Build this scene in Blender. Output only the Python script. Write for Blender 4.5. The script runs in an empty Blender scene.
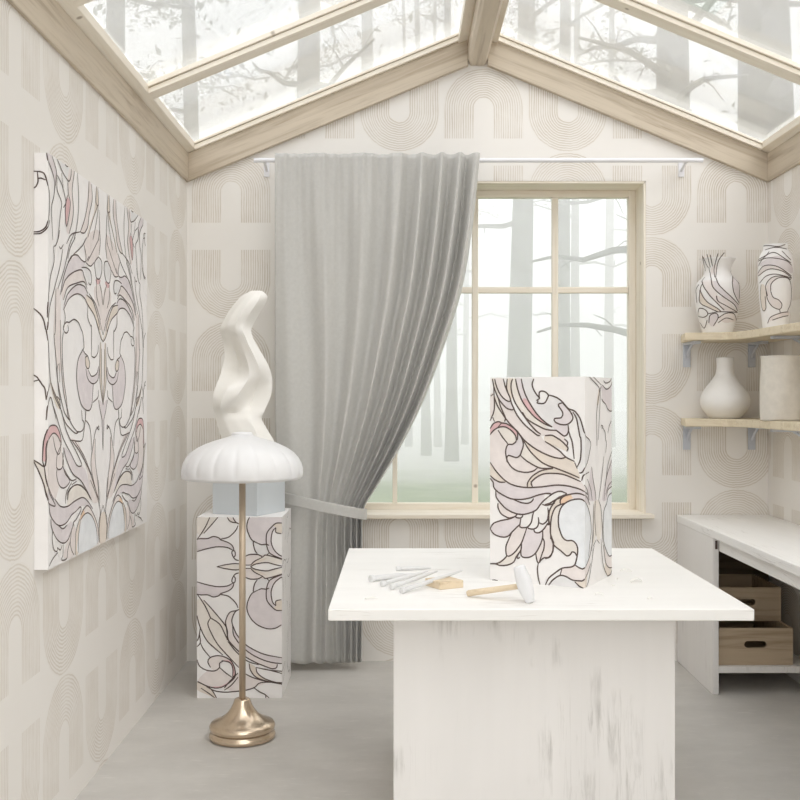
import bpy, bmesh, math, random
from mathutils import Vector, Matrix
random.seed(7)
S = bpy.context.scene
COL = S.collection
R = math.radians
FPX, CY, EYE = 1040.0, 397.5, 1.35      # focal length in pixels, horizon row, eye height

def lin(c):
    return tuple(((v/255)/12.92 if v/255 <= .04045 else ((v/255+.055)/1.055)**2.4) for v in c)+(1,)

def at(px, py, Y):
    return Vector(((px-400)*Y/FPX, Y, EYE-(py-CY)*Y/FPX))

# ------------------------------------------------------------------ camera, world, lights
cam = bpy.data.cameras.new('camera'); cam_o = bpy.data.objects.new('camera', cam); COL.objects.link(cam_o)
cam_o.location = (0, 0, EYE); cam_o.rotation_euler = (R(90), 0, 0)
cam.sensor_width = 36; cam.lens = FPX/800*36; cam.shift_y = (CY-400)/800; cam.clip_start = .05; cam.clip_end = 300
S.camera = cam_o
S.view_settings.view_transform = 'Standard'; S.view_settings.look = 'None'
S.view_settings.gamma = 1; S.view_settings.use_curve_mapping = False
S.view_settings.exposure = -0.24
S.cycles.use_denoising = True
S.cycles.max_bounces = 14; S.cycles.diffuse_bounces = 8; S.cycles.transparent_max_bounces = 24
S.cycles.volume_bounces = 4; S.cycles.volume_step_rate = 4
S.cycles.sample_clamp_indirect = 6

W = bpy.data.worlds.new('overcast_sky'); S.world = W; W.use_nodes = True
nt = W.node_tree; nt.nodes.clear()
def wn(t, **k):
    n = nt.nodes.new(t)
    for a, b in k.items(): setattr(n, a, b)
    return n
tc = wn('ShaderNodeTexCoord'); sep = wn('ShaderNodeSeparateXYZ'); nt.links.new(tc.outputs['Generated'], sep.inputs[0])
rampz = wn('ShaderNodeMapRange'); rampz.inputs[1].default_value = -.15; rampz.inputs[2].default_value = .9
rampz.inputs[3].default_value = 1.85; rampz.inputs[4].default_value = 2.3
nt.links.new(sep.outputs[2], rampz.inputs[0])
rampy = wn('ShaderNodeMapRange'); rampy.inputs[1].default_value = -.1; rampy.inputs[2].default_value = -1
rampy.inputs[3].default_value = 0; rampy.inputs[4].default_value = .65
nt.links.new(sep.outputs[1], rampy.inputs[0])
add = wn('ShaderNodeMath', operation='ADD'); nt.links.new(rampz.outputs[0], add.inputs[0]); nt.links.new(rampy.outputs[0], add.inputs[1])
bg = wn('ShaderNodeBackground'); bg.inputs[0].default_value = (.98,.99,1,1)
nt.links.new(add.outputs[0], bg.inputs[1])
wo = wn('ShaderNodeOutputWorld'); nt.links.new(bg.outputs[0], wo.inputs[0])
sun = bpy.data.lights.new('sun', 'SUN'); sun.energy = 1.6; sun.angle = R(50); sun.color = (1, .975, .94)
sun_o = bpy.data.objects.new('sun', sun); COL.objects.link(sun_o)
sun_o.rotation_euler = (R(40), R(34), 0)

# ------------------------------------------------------------------ materials
def newmat(name):
    m = bpy.data.materials.new(name); m.use_nodes = True
    t = m.node_tree; b = t.nodes['Principled BSDF']
    return m, t, b
def N(t, typ, **k):
    n = t.nodes.new(typ)
    for a, b in k.items(): setattr(n, a, b)
    return n
def mapped(t, scale):
    c = N(t, 'ShaderNodeTexCoord'); mp = N(t, 'ShaderNodeMapping'); mp.inputs['Scale'].default_value = scale
    t.links.new(c.outputs['Object'], mp.inputs[0]); return mp.outputs[0]
def noise(t, vec, scale, detail=4, rough=.55, dist=0):
    n = N(t, 'ShaderNodeTexNoise'); n.inputs['Scale'].default_value = scale; n.inputs['Detail'].default_value = detail
    n.inputs['Roughness'].default_value = rough; n.inputs['Distortion'].default_value = dist
    t.links.new(vec, n.inputs['Vector']); return n.outputs['Fac']
def ramp(t, fac, stops):
    r = N(t, 'ShaderNodeValToRGB'); e = r.color_ramp.elements
    while len(e) < len(stops): e.new(.5)
    for i, (p, c) in enumerate(stops): e[i].position = p; e[i].color = c
    t.links.new(fac, r.inputs[0]); return r.outputs[0]
def mix(t, fac, a, b, mode='MIX'):
    m = N(t, 'ShaderNodeMix', data_type='RGBA', blend_type=mode)
    for v, s in ((fac, m.inputs[0]), (a, m.inputs[6]), (b, m.inputs[7])):
        if isinstance(v, bpy.types.NodeSocket): t.links.new(v, s)
        else: s.default_value = v
    return m.outputs[2]
def math_(t, op, a, b=None, c=None):
    m = N(t, 'ShaderNodeMath', operation=op)
    for i, v in enumerate((a, b, c)):
        if v is None: continue
        if isinstance(v, bpy.types.NodeSocket): t.links.new(v, m.inputs[i])
        else: m.inputs[i].default_value = v
    return m.outputs[0]
def plain(name, c, rough=.6, var=.04, scale=14, metallic=0, spec=.4):
    m, t, b = newmat(name)
    a = lin(c); d = tuple(v*(1-var*2) for v in a[:3])+(1,)
    f = noise(t, mapped(t, (1, 1, 1)), scale, 5)
    t.links.new(ramp(t, f, [(.3, d), (.7, a)]), b.inputs['Base Color'])
    b.inputs['Roughness'].default_value = rough; b.inputs['Metallic'].default_value = metallic
    b.inputs['Specular IOR Level'].default_value = spec
    return m
def wood(name, light, dark, axis, rough=.6, knots=True, rot=0.0):
    m, t, b = newmat(name)
    c = N(t, 'ShaderNodeTexCoord'); mr = N(t, 'ShaderNodeMapping'); mr.inputs['Rotation'].default_value = (0, rot, 0)
    t.links.new(c.outputs['Object'], mr.inputs[0])
    mp = N(t, 'ShaderNodeMapping'); s = [26, 26, 26]; s[axis] = 1.3; mp.inputs['Scale'].default_value = s
    t.links.new(mr.outputs[0], mp.inputs[0])
    f = noise(t, mp.outputs[0], 1.0, 6, .62, .6)
    col = ramp(t, f, [(.3, lin(dark)), (.5, lin(light)), (.75, tuple(min(1, v*1.06) for v in lin(light)[:3])+(1,))])
    mp2 = N(t, 'ShaderNodeMapping'); s = [70, 70, 70]; s[axis] = 3; mp2.inputs['Scale'].default_value = s
    t.links.new(mr.outputs[0], mp2.inputs[0])
    f2 = noise(t, mp2.outputs[0], 1.0, 3)
    col = mix(t, math_(t, 'MULTIPLY', ramp(t, f2, [(.56, (0, 0, 0, 1)), (.72, (1, 1, 1, 1))]), .35), col, lin(dark))
    if knots:
        v = N(t, 'ShaderNodeTexVoronoi'); v.inputs['Scale'].default_value = 5.5; v.inputs['Randomness'].default_value = 1
        t.links.new(mr.outputs[0], v.inputs['Vector'])
        k = ramp(t, v.outputs['Distance'], [(.035, (1, 1, 1, 1)), (.075, (0, 0, 0, 1))])
        col = mix(t, math_(t, 'MULTIPLY', k, .6), col, lin((118, 92, 62)))
    t.links.new(col, b.inputs['Base Color'])
    b.inputs['Roughness'].default_value = rough; b.inputs['Specular IOR Level'].default_value = .3
    return m
def distressed(name, base, grey, axis, amount=.62, crack=.3):
    m, t, b = newmat(name)
    s = [24, 24, 24]; s[axis] = 2.2
    f = noise(t, mapped(t, s), 1.0, 8, .68, .3)
    big = noise(t, mapped(t, (2.6, 2.6, 2.6)), 1.0, 3)
    k = math_(t, 'MULTIPLY', ramp(t, f, [(amount-.06, (0, 0, 0, 1)), (amount+.06, (1, 1, 1, 1))]), ramp(t, big, [(.54, (0, 0, 0, 1)), (.66, (1, 1, 1, 1))]))
    soft = noise(t, mapped(t, tuple(v*.35 for v in s)), 1.0, 4)
    col = mix(t, soft, lin(tuple(v-14 for v in base)), lin(base))
    col = mix(t, math_(t, 'MULTIPLY', k, .8), col, lin(grey))
    s2 = [60, 60, 60]; s2[axis] = 1.6
    cr = math_(t, 'ABSOLUTE', math_(t, 'SUBTRACT', noise(t, mapped(t, s2), 1.0, 2, .5, .2), .5))
    cr = math_(t, 'MULTIPLY', ramp(t, cr, [(.004, (1, 1, 1, 1)), (.014, (0, 0, 0, 1))]), ramp(t, big, [(.53, (0, 0, 0, 1)), (.62, (1, 1, 1, 1))]))
    col = mix(t, math_(t, 'MULTIPLY', cr, crack), col, lin(grey))
    t.links.new(col, b.inputs['Base Color']); b.inputs['Roughness'].default_value = .55; b.inputs['Specular IOR Level'].default_value = .3
    return m
def wallpaper(name, axis, u0):
    m, t, b = newmat(name)
    p, Ro, rin, smax, z0 = .4315, .205, .05, .362, 2.608
    c = N(t, 'ShaderNodeTexCoord'); sp = N(t, 'ShaderNodeSeparateXYZ'); t.links.new(c.outputs['Object'], sp.inputs[0])
    a = math_(t, 'DIVIDE', math_(t, 'SUBTRACT', sp.outputs[axis], u0), p)
    k = math_(t, 'FLOOR', math_(t, 'ADD', a, .5))
    du = math_(t, 'MULTIPLY', math_(t, 'SUBTRACT', a, k), p)
    par = math_(t, 'FLOORED_MODULO', k, 2.0)
    tz = math_(t, 'SUBTRACT', math_(t, 'SUBTRACT', sp.outputs[2], z0), math_(t, 'MULTIPLY', par, p))
    tt = math_(t, 'SUBTRACT', math_(t, 'FLOORED_MODULO', math_(t, 'ADD', tz, p), 2*p), p)
    s = math_(t, 'ABSOLUTE', tt)
    dy = math_(t, 'MINIMUM', math_(t, 'SUBTRACT', s, Ro), 0.0)
    r = math_(t, 'SQRT', math_(t, 'ADD', math_(t, 'MULTIPLY', du, du), math_(t, 'MULTIPLY', dy, dy)))
    wob = noise(t, mapped(t, (34, 34, 34) if axis < 0 else ((30, 3, 5) if axis == 0 else (3, 30, 5))), 1.0, 3)
    ms = math_(t, 'MULTIPLY', math_(t, 'MULTIPLY', math_(t, 'GREATER_THAN', r, rin), math_(t, 'LESS_THAN', r, Ro)), math_(t, 'LESS_THAN', s, smax))
    ph = math_(t, 'ADD', math_(t, 'MULTIPLY', r, 2*math.pi/.0118), math_(t, 'MULTIPLY', wob, 7.0))
    line = math_(t, 'MULTIPLY_ADD', math_(t, 'SINE', ph), .5, .5)
    line = ramp(t, line, [(.35, (0, 0, 0, 1)), (.95, (1, 1, 1, 1))])
    patch = noise(t, mapped(t, (1, 1, 1)), 7, 4)
    st = math_(t, 'MULTIPLY', math_(t, 'MULTIPLY', ms, line), math_(t, 'MULTIPLY_ADD', patch, 1.5, .0))
    cloud = noise(t, mapped(t, (1, 1, 1)), 3, 4)
    base = mix(t, cloud, lin((231, 228, 223)), lin((236, 233, 229)))
    base = mix(t, math_(t, 'MULTIPLY', ms, math_(t, 'MULTIPLY', ramp(t, patch, [(.3, (0, 0, 0, 1)), (.65, (1, 1, 1, 1))]), .34)), base, lin((226, 221, 214)))
    col = mix(t, math_(t, 'MULTIPLY', st, .7 if u0 == 2.95 else 1.0), base, lin((203, 194, 181)))
    t.links.new(col, b.inputs['Base Color']); b.inputs['Roughness'].default_value = .8; b.inputs['Specular IOR Level'].default_value = .2
    bp = N(t, 'ShaderNodeBump'); bp.inputs['Strength'].default_value = .25; bp.inputs['Distance'].default_value = .002
    t.links.new(st, bp.inputs['Height']); t.links.new(bp.outputs[0], b.inputs['Normal'])
    return m
def glass(name, tint=(247, 247, 247), refl=.05):
    m = bpy.data.materials.new(name); m.use_nodes = True; t = m.node_tree; t.nodes.clear()
    tr = N(t, 'ShaderNodeBsdfTransparent'); tr.inputs[0].default_value = lin(tint)
    gl = N(t, 'ShaderNodeBsdfGlossy'); gl.inputs['Roughness'].default_value = .03; gl.inputs[0].default_value = (1, 1, 1, 1)
    fr = N(t, 'ShaderNodeFresnel'); fr.inputs[0].default_value = 1.3
    nz = noise(t, mapped(t, (1, 1, 1)), 2.0, 2)
    f = math_(t, 'MULTIPLY', fr.outputs[0], math_(t, 'MULTIPLY_ADD', nz, .3, .35))
    mx = N(t, 'ShaderNodeMixShader'); t.links.new(f, mx.inputs[0]); t.links.new(tr.outputs[0], mx.inputs[1]); t.links.new(gl.outputs[0], mx.inputs[2])
    o = N(t, 'ShaderNodeOutputMaterial'); t.links.new(mx.outputs[0], o.inputs[0])
    return m

M = {}
PINE_L, PINE_D = (239, 232, 219), (229, 219, 201)
SLOPE = math.atan(.413)
M['beam_y'] = wood('whitewashed_beam_y', (199, 187, 169), (167, 152, 132), 1, knots=False)
M['beam_l'] = wood('whitewashed_beam_left', (199, 187, 169), (167, 152, 132), 0, knots=False, rot=SLOPE)
M['beam_r'] = wood('whitewashed_beam_right', (199, 187, 169), (167, 152, 132), 0, knots=False, rot=-SLOPE)
M['pine_x'] = wood('pine_x', PINE_L, PINE_D, 0)
M['pine_y'] = wood('pine_y', PINE_L, PINE_D, 1)
M['pine_z'] = wood('pine_z', PINE_L, PINE_D, 2)
M['pine_l'] = wood('pine_slope_left', PINE_L, PINE_D, 0, rot=SLOPE)
M['pine_r'] = wood('pine_slope_right', PINE_L, PINE_D, 0, rot=-SLOPE)
M['paper_b'] = wallpaper('arch_wallpaper_back', 0, -.866)
M['paper_l'] = wallpaper('arch_wallpaper_left', 1, 2.95)
M['paper_r'] = wallpaper('arch_wallpaper_right', 1, 5.058+.4315)
M['glass'] = glass('clear_glass')
M['white_paint'] = distressed('white_distressed_paint_upright', (243, 241, 239), (176, 173, 168), 2, .59, .15)
M['white_top'] = distressed('white_distressed_paint_flat', (248, 247, 244), (150, 138, 122), 0, .64, .38)
M['bench_top'] = distressed('white_bench_paint', (251, 250, 248), (160, 152, 144), 1, .66, .3)
M['art_white'] = plain('painted_white_ground', (241, 239, 238), .55, .02)
M['plaster'] = plain('white_plaster', (240, 238, 233), .6, .02)
M['white_metal'] = plain('white_enamel', (232, 233, 235), .35, .02)
M['chisel_metal'] = plain('pale_grey_steel', (222, 222, 222), .35, .03)
M['rod_metal'] = plain('white_rod', (230, 230, 234), .3, .02)
M['bracket'] = plain('pale_blue_grey_metal', (196, 200, 208), .4, .02)
M['brass'] = plain('champagne_brass', (216, 197, 174), .22, .04, 20, .9)
M['brass_pole'] = plain('champagne_brass_pole', (206, 189, 167), .45, .04, 20, .55)
M['shelf_wood'] = wood('shelf_wood', (220, 208, 184), (200, 184, 156), 0)
M['crate_wood'] = wood('crate_wood', (186, 168, 144), (150, 130, 106), 0, knots=False)
M['shade_dark_wood'] = wood('shade_dark_back_wood', (112, 96, 80), (70, 58, 46), 0, knots=False)  # brown wood, its dark tone partly painted shade
M['handle_wood'] = wood('handle_wood', (222, 205, 178), (198, 176, 144), 0, knots=False)
M['ceramic'] = plain('matte_white_ceramic', (238, 236, 233), .5, .03)
M['rough_ceramic'] = plain('rough_stoneware', (222, 216, 206), .75, .06, 30)
M['line'] = plain('dark_brown_outline', (92, 78, 73), .6, .1)
M['line_warm'] = plain('warm_brown_outline', (124, 98, 86), .6, .1)
for k, c in dict(M=(226, 219, 221), P=(234, 226, 223), C=(234, 228, 221), T=(230, 220, 209), R=(222, 186, 188), O=(234, 204, 178), B=(234, 237, 240), G=(231, 230, 230), W=(241, 239, 237)).items():
    M['art_'+k] = plain('wash_'+dict(M='mauve', P='pink', C='cream', T='tan', R='rose', O='orange', B='pale_blue', G='pale_grey', W='white')[k], c, .6, .05, 26)
# plinth block of pale blue grey
M['plinth'] = plain('pale_blue_grey_plinth', (202, 208, 212), .4, .01)
# opal shade
m, t, b = newmat('opal_shade'); b.inputs['Base Color'].default_value = lin((242, 241, 241)); b.inputs['Roughness'].default_value = .35
f = noise(t, mapped(t, (1, 1, 1)), 8, 2); t.links.new(ramp(t, f, [(.3, lin((221, 221, 222))), (.7, lin((227, 227, 227)))]), b.inputs['Base Color'])
b.inputs['Subsurface Weight'].default_value = .25; b.inputs['Subsurface Radius'].default_value = (.05, .05, .05); b.inputs['Subsurface Scale'].default_value = .3
M['opal'] = m
# curtain
m, t, b = newmat('grey_curtain_cloth')
f = noise(t, mapped(t, (60, 60, 60)), 1.0, 3); col = ramp(t, f, [(.3, lin((187, 186, 182))), (.7, lin((193, 192, 188)))])
t.links.new(col, b.inputs['Base Color']); b.inputs['Roughness'].default_value = .42; b.inputs['Sheen Weight'].default_value = .2; b.inputs['Specular IOR Level'].default_value = .45
M['cloth'] = m
# floor
m, t, b = newmat('grey_concrete')
f1 = noise(t, mapped(t, (1, 1.6, 1)), 2.6, 8, .65); f2 = noise(t, mapped(t, (9, 34, 9)), 1.0, 6, .65)
col = ramp(t, f1, [(.3, lin((188, 185, 180))), (.7, lin((203, 200, 195)))])
col = mix(t, math_(t, 'MULTIPLY', ramp(t, f2, [(.58, (0, 0, 0, 1)), (.7, (1, 1, 1, 1))]), .35), col, lin((222, 219, 214)))
col = mix(t, math_(t, 'MULTIPLY', ramp(t, f2, [(.3, (1, 1, 1, 1)), (.4, (0, 0, 0, 1))]), .3), col, lin((184, 180, 174)))
t.links.new(col, b.inputs['Base Color']); b.inputs['Roughness'].default_value = .6; b.inputs['Specular IOR Level'].default_value = .3
M['floor'] = m
m, t, b = newmat('forest_ground')
sg = N(t, 'ShaderNodeSeparateXYZ'); t.links.new(mapped(t, (1, 1, 1)), sg.inputs[0])
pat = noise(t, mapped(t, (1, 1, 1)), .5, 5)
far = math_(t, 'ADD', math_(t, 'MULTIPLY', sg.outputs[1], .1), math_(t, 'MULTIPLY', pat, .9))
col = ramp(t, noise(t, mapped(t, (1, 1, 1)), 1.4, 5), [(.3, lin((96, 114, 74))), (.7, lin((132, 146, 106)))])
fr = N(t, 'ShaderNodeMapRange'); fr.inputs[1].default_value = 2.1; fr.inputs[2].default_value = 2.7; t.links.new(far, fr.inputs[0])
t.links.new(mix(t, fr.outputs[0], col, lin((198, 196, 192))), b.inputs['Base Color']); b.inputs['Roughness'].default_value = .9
M['grass'] = m
M['bark'] = plain('grey_bark', (122, 120, 117), .9, .2, 6)
M['leaf'] = plain('grey_green_leaf', (158, 160, 152), .8, .2, 3)
m = bpy.data.materials.new('mist'); m.use_nodes = True; m.node_tree.nodes.clear()
v = N(m.node_tree, 'ShaderNodeVolumeScatter'); v.inputs['Density'].default_value = .066; v.inputs['Color'].default_value = (1.0, .985, .975, 1); v.inputs['Anisotropy'].default_value = .0
o = N(m.node_tree, 'ShaderNodeOutputMaterial'); m.node_tree.links.new(v.outputs[0], o.inputs['Volume'])
M['mist'] = m

# ------------------------------------------------------------------ mesh helpers
def mats(ob, ms):
    for k in (ms if isinstance(ms, (list, tuple)) else [ms]): ob.data.materials.append(M[k])
def obj(name, bm, ms, parent=None, loc=None, smooth=False, bevel=0.0, recalc=True):
    if recalc: bmesh.ops.recalc_face_normals(bm, faces=bm.faces)
    me = bpy.data.meshes.new(name); bm.to_mesh(me); bm.free()
    if smooth:
        for p in me.polygons: p.use_smooth = True
    o = bpy.data.objects.new(name, me); COL.objects.link(o); mats(o, ms)
    if parent: o.parent = parent
    if loc: o.location = loc
    if bevel:
        bv = o.modifiers.new('bevel', 'BEVEL'); bv.width = bevel; bv.segments = 2; bv.limit_method = 'ANGLE'
    return o
def thing(name, label, cat, loc=(0, 0, 0), group=None):
    o = bpy.data.objects.new(name, None); COL.objects.link(o); o.location = loc; o.empty_display_size = .05
    return tag(o, label, cat, group)
def tag(o, label, cat, group=None, kind=None):
    o['label'] = label; o['category'] = cat
    if group: o['group'] = group
    if kind: o['kind'] = kind
    return o
def struct(o, label=None, cat=None):
    o['kind'] = 'structure'
    if label: o['label'] = label
    if cat: o['category'] = cat
    return o
def box(bm, x0, x1, y0, y1, z0, z1, mi=0, mat=None):
    vs = [bm.verts.new((x, y, z)) for x in (x0, x1) for y in (y0, y1) for z in (z0, z1)]
    if mat is not None:
        for q in vs: q.co = mat @ q.co
    for f in ((0, 1, 3, 2), (4, 6, 7, 5), (0, 4, 5, 1), (2, 3, 7, 6), (0, 2, 6, 4), (1, 5, 7, 3)):
        bm.faces.new([vs[i] for i in f]).material_index = mi
    return bm
def prism(bm, poly, y0, y1, axis=1, mi=0):
    def P(a, b, c): return (a, c, b) if axis == 1 else ((c, a, b) if axis == 0 else (a, b, c))
    A = [bm.verts.new(P(a, b, y0)) for a, b in poly]; B = [bm.verts.new(P(a, b, y1)) for a, b in poly]
    n = len(poly)
    for i in range(n): bm.faces.new((A[i], A[(i+1) % n], B[(i+1) % n], B[i])).material_index = mi
    bm.faces.new(A[::-1]).material_index = mi; bm.faces.new(B).material_index = mi
    return bm
def lathe(bm, prof, n=48, c=(0, 0, 0), rmod=None, cap=True, mi=0):
    rings = []
    for r, z in prof:
        ring = []
        for i in range(n):
            a = 2*math.pi*i/n; rr = r*(rmod(a, z) if rmod else 1)
            ring.append(bm.verts.new((c[0]+rr*math.sin(a), c[1]-rr*math.cos(a), c[2]+z)))
        rings.append(ring)
    for A, B in zip(rings, rings[1:]):
        for i in range(n): bm.faces.new((A[i], A[(i+1) % n], B[(i+1) % n], B[i])).material_index = mi
    if cap: bm.faces.new(rings[0][::-1]).material_index = mi; bm.faces.new(rings[-1]).material_index = mi
    return bm
def tube(bm, pts, rads, n=8, mi=0, flat=1.0):
    pts = [Vector(p) for p in pts]; rings = []
    up = Vector((0, 0, 1)); d0 = (pts[-1]-pts[0]).normalized()
    if abs(d0.z) > .9: up = Vector((1, 0, 0))
    for i, p in enumerate(pts):
        d = (pts[min(i+1, len(pts)-1)]-pts[max(i-1, 0)]).normalized()
        s = d.cross(up).normalized(); u = s.cross(d)
        rings.append([bm.verts.new(p+rads[i]*(s*math.cos(2*math.pi*k/n)+u*flat*math.sin(2*math.pi*k/n))) for k in range(n)])
    for A, B in zip(rings, rings[1:]):
        for i in range(n): bm.faces.new((A[i], A[(i+1) % n], B[(i+1) % n], B[i])).material_index = mi
    bm.faces.new(rings[0][::-1]).material_index = mi; bm.faces.new(rings[-1]).material_index = mi
    return bm
def lerp(xs, ys, x):
    if x <= xs[0]: return ys[0]
    for a, b, c, d in zip(xs, xs[1:], ys, ys[1:]):
        if x <= b: return c+(d-c)*(x-a)/(b-a)
    return ys[-1]
def smooth_lerp(xs, ys, x):
    if x <= xs[0]: return ys[0]
    if x >= xs[-1]: return ys[-1]
    n = len(xs)
    for i in range(n-1):
        if x <= xs[i+1]:
            h = xs[i+1]-xs[i]; t = (x-xs[i])/h
            def sl(j): return (ys[min(j+1, n-1)]-ys[max(j-1, 0)])/(xs[min(j+1, n-1)]-xs[max(j-1, 0)])
            m0, m1 = sl(i)*h, sl(i+1)*h
            return (2*t**3-3*t*t+1)*ys[i]+(t**3-2*t*t+t)*m0+(-2*t**3+3*t*t)*ys[i+1]+(t**3-t*t)*m1

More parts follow.
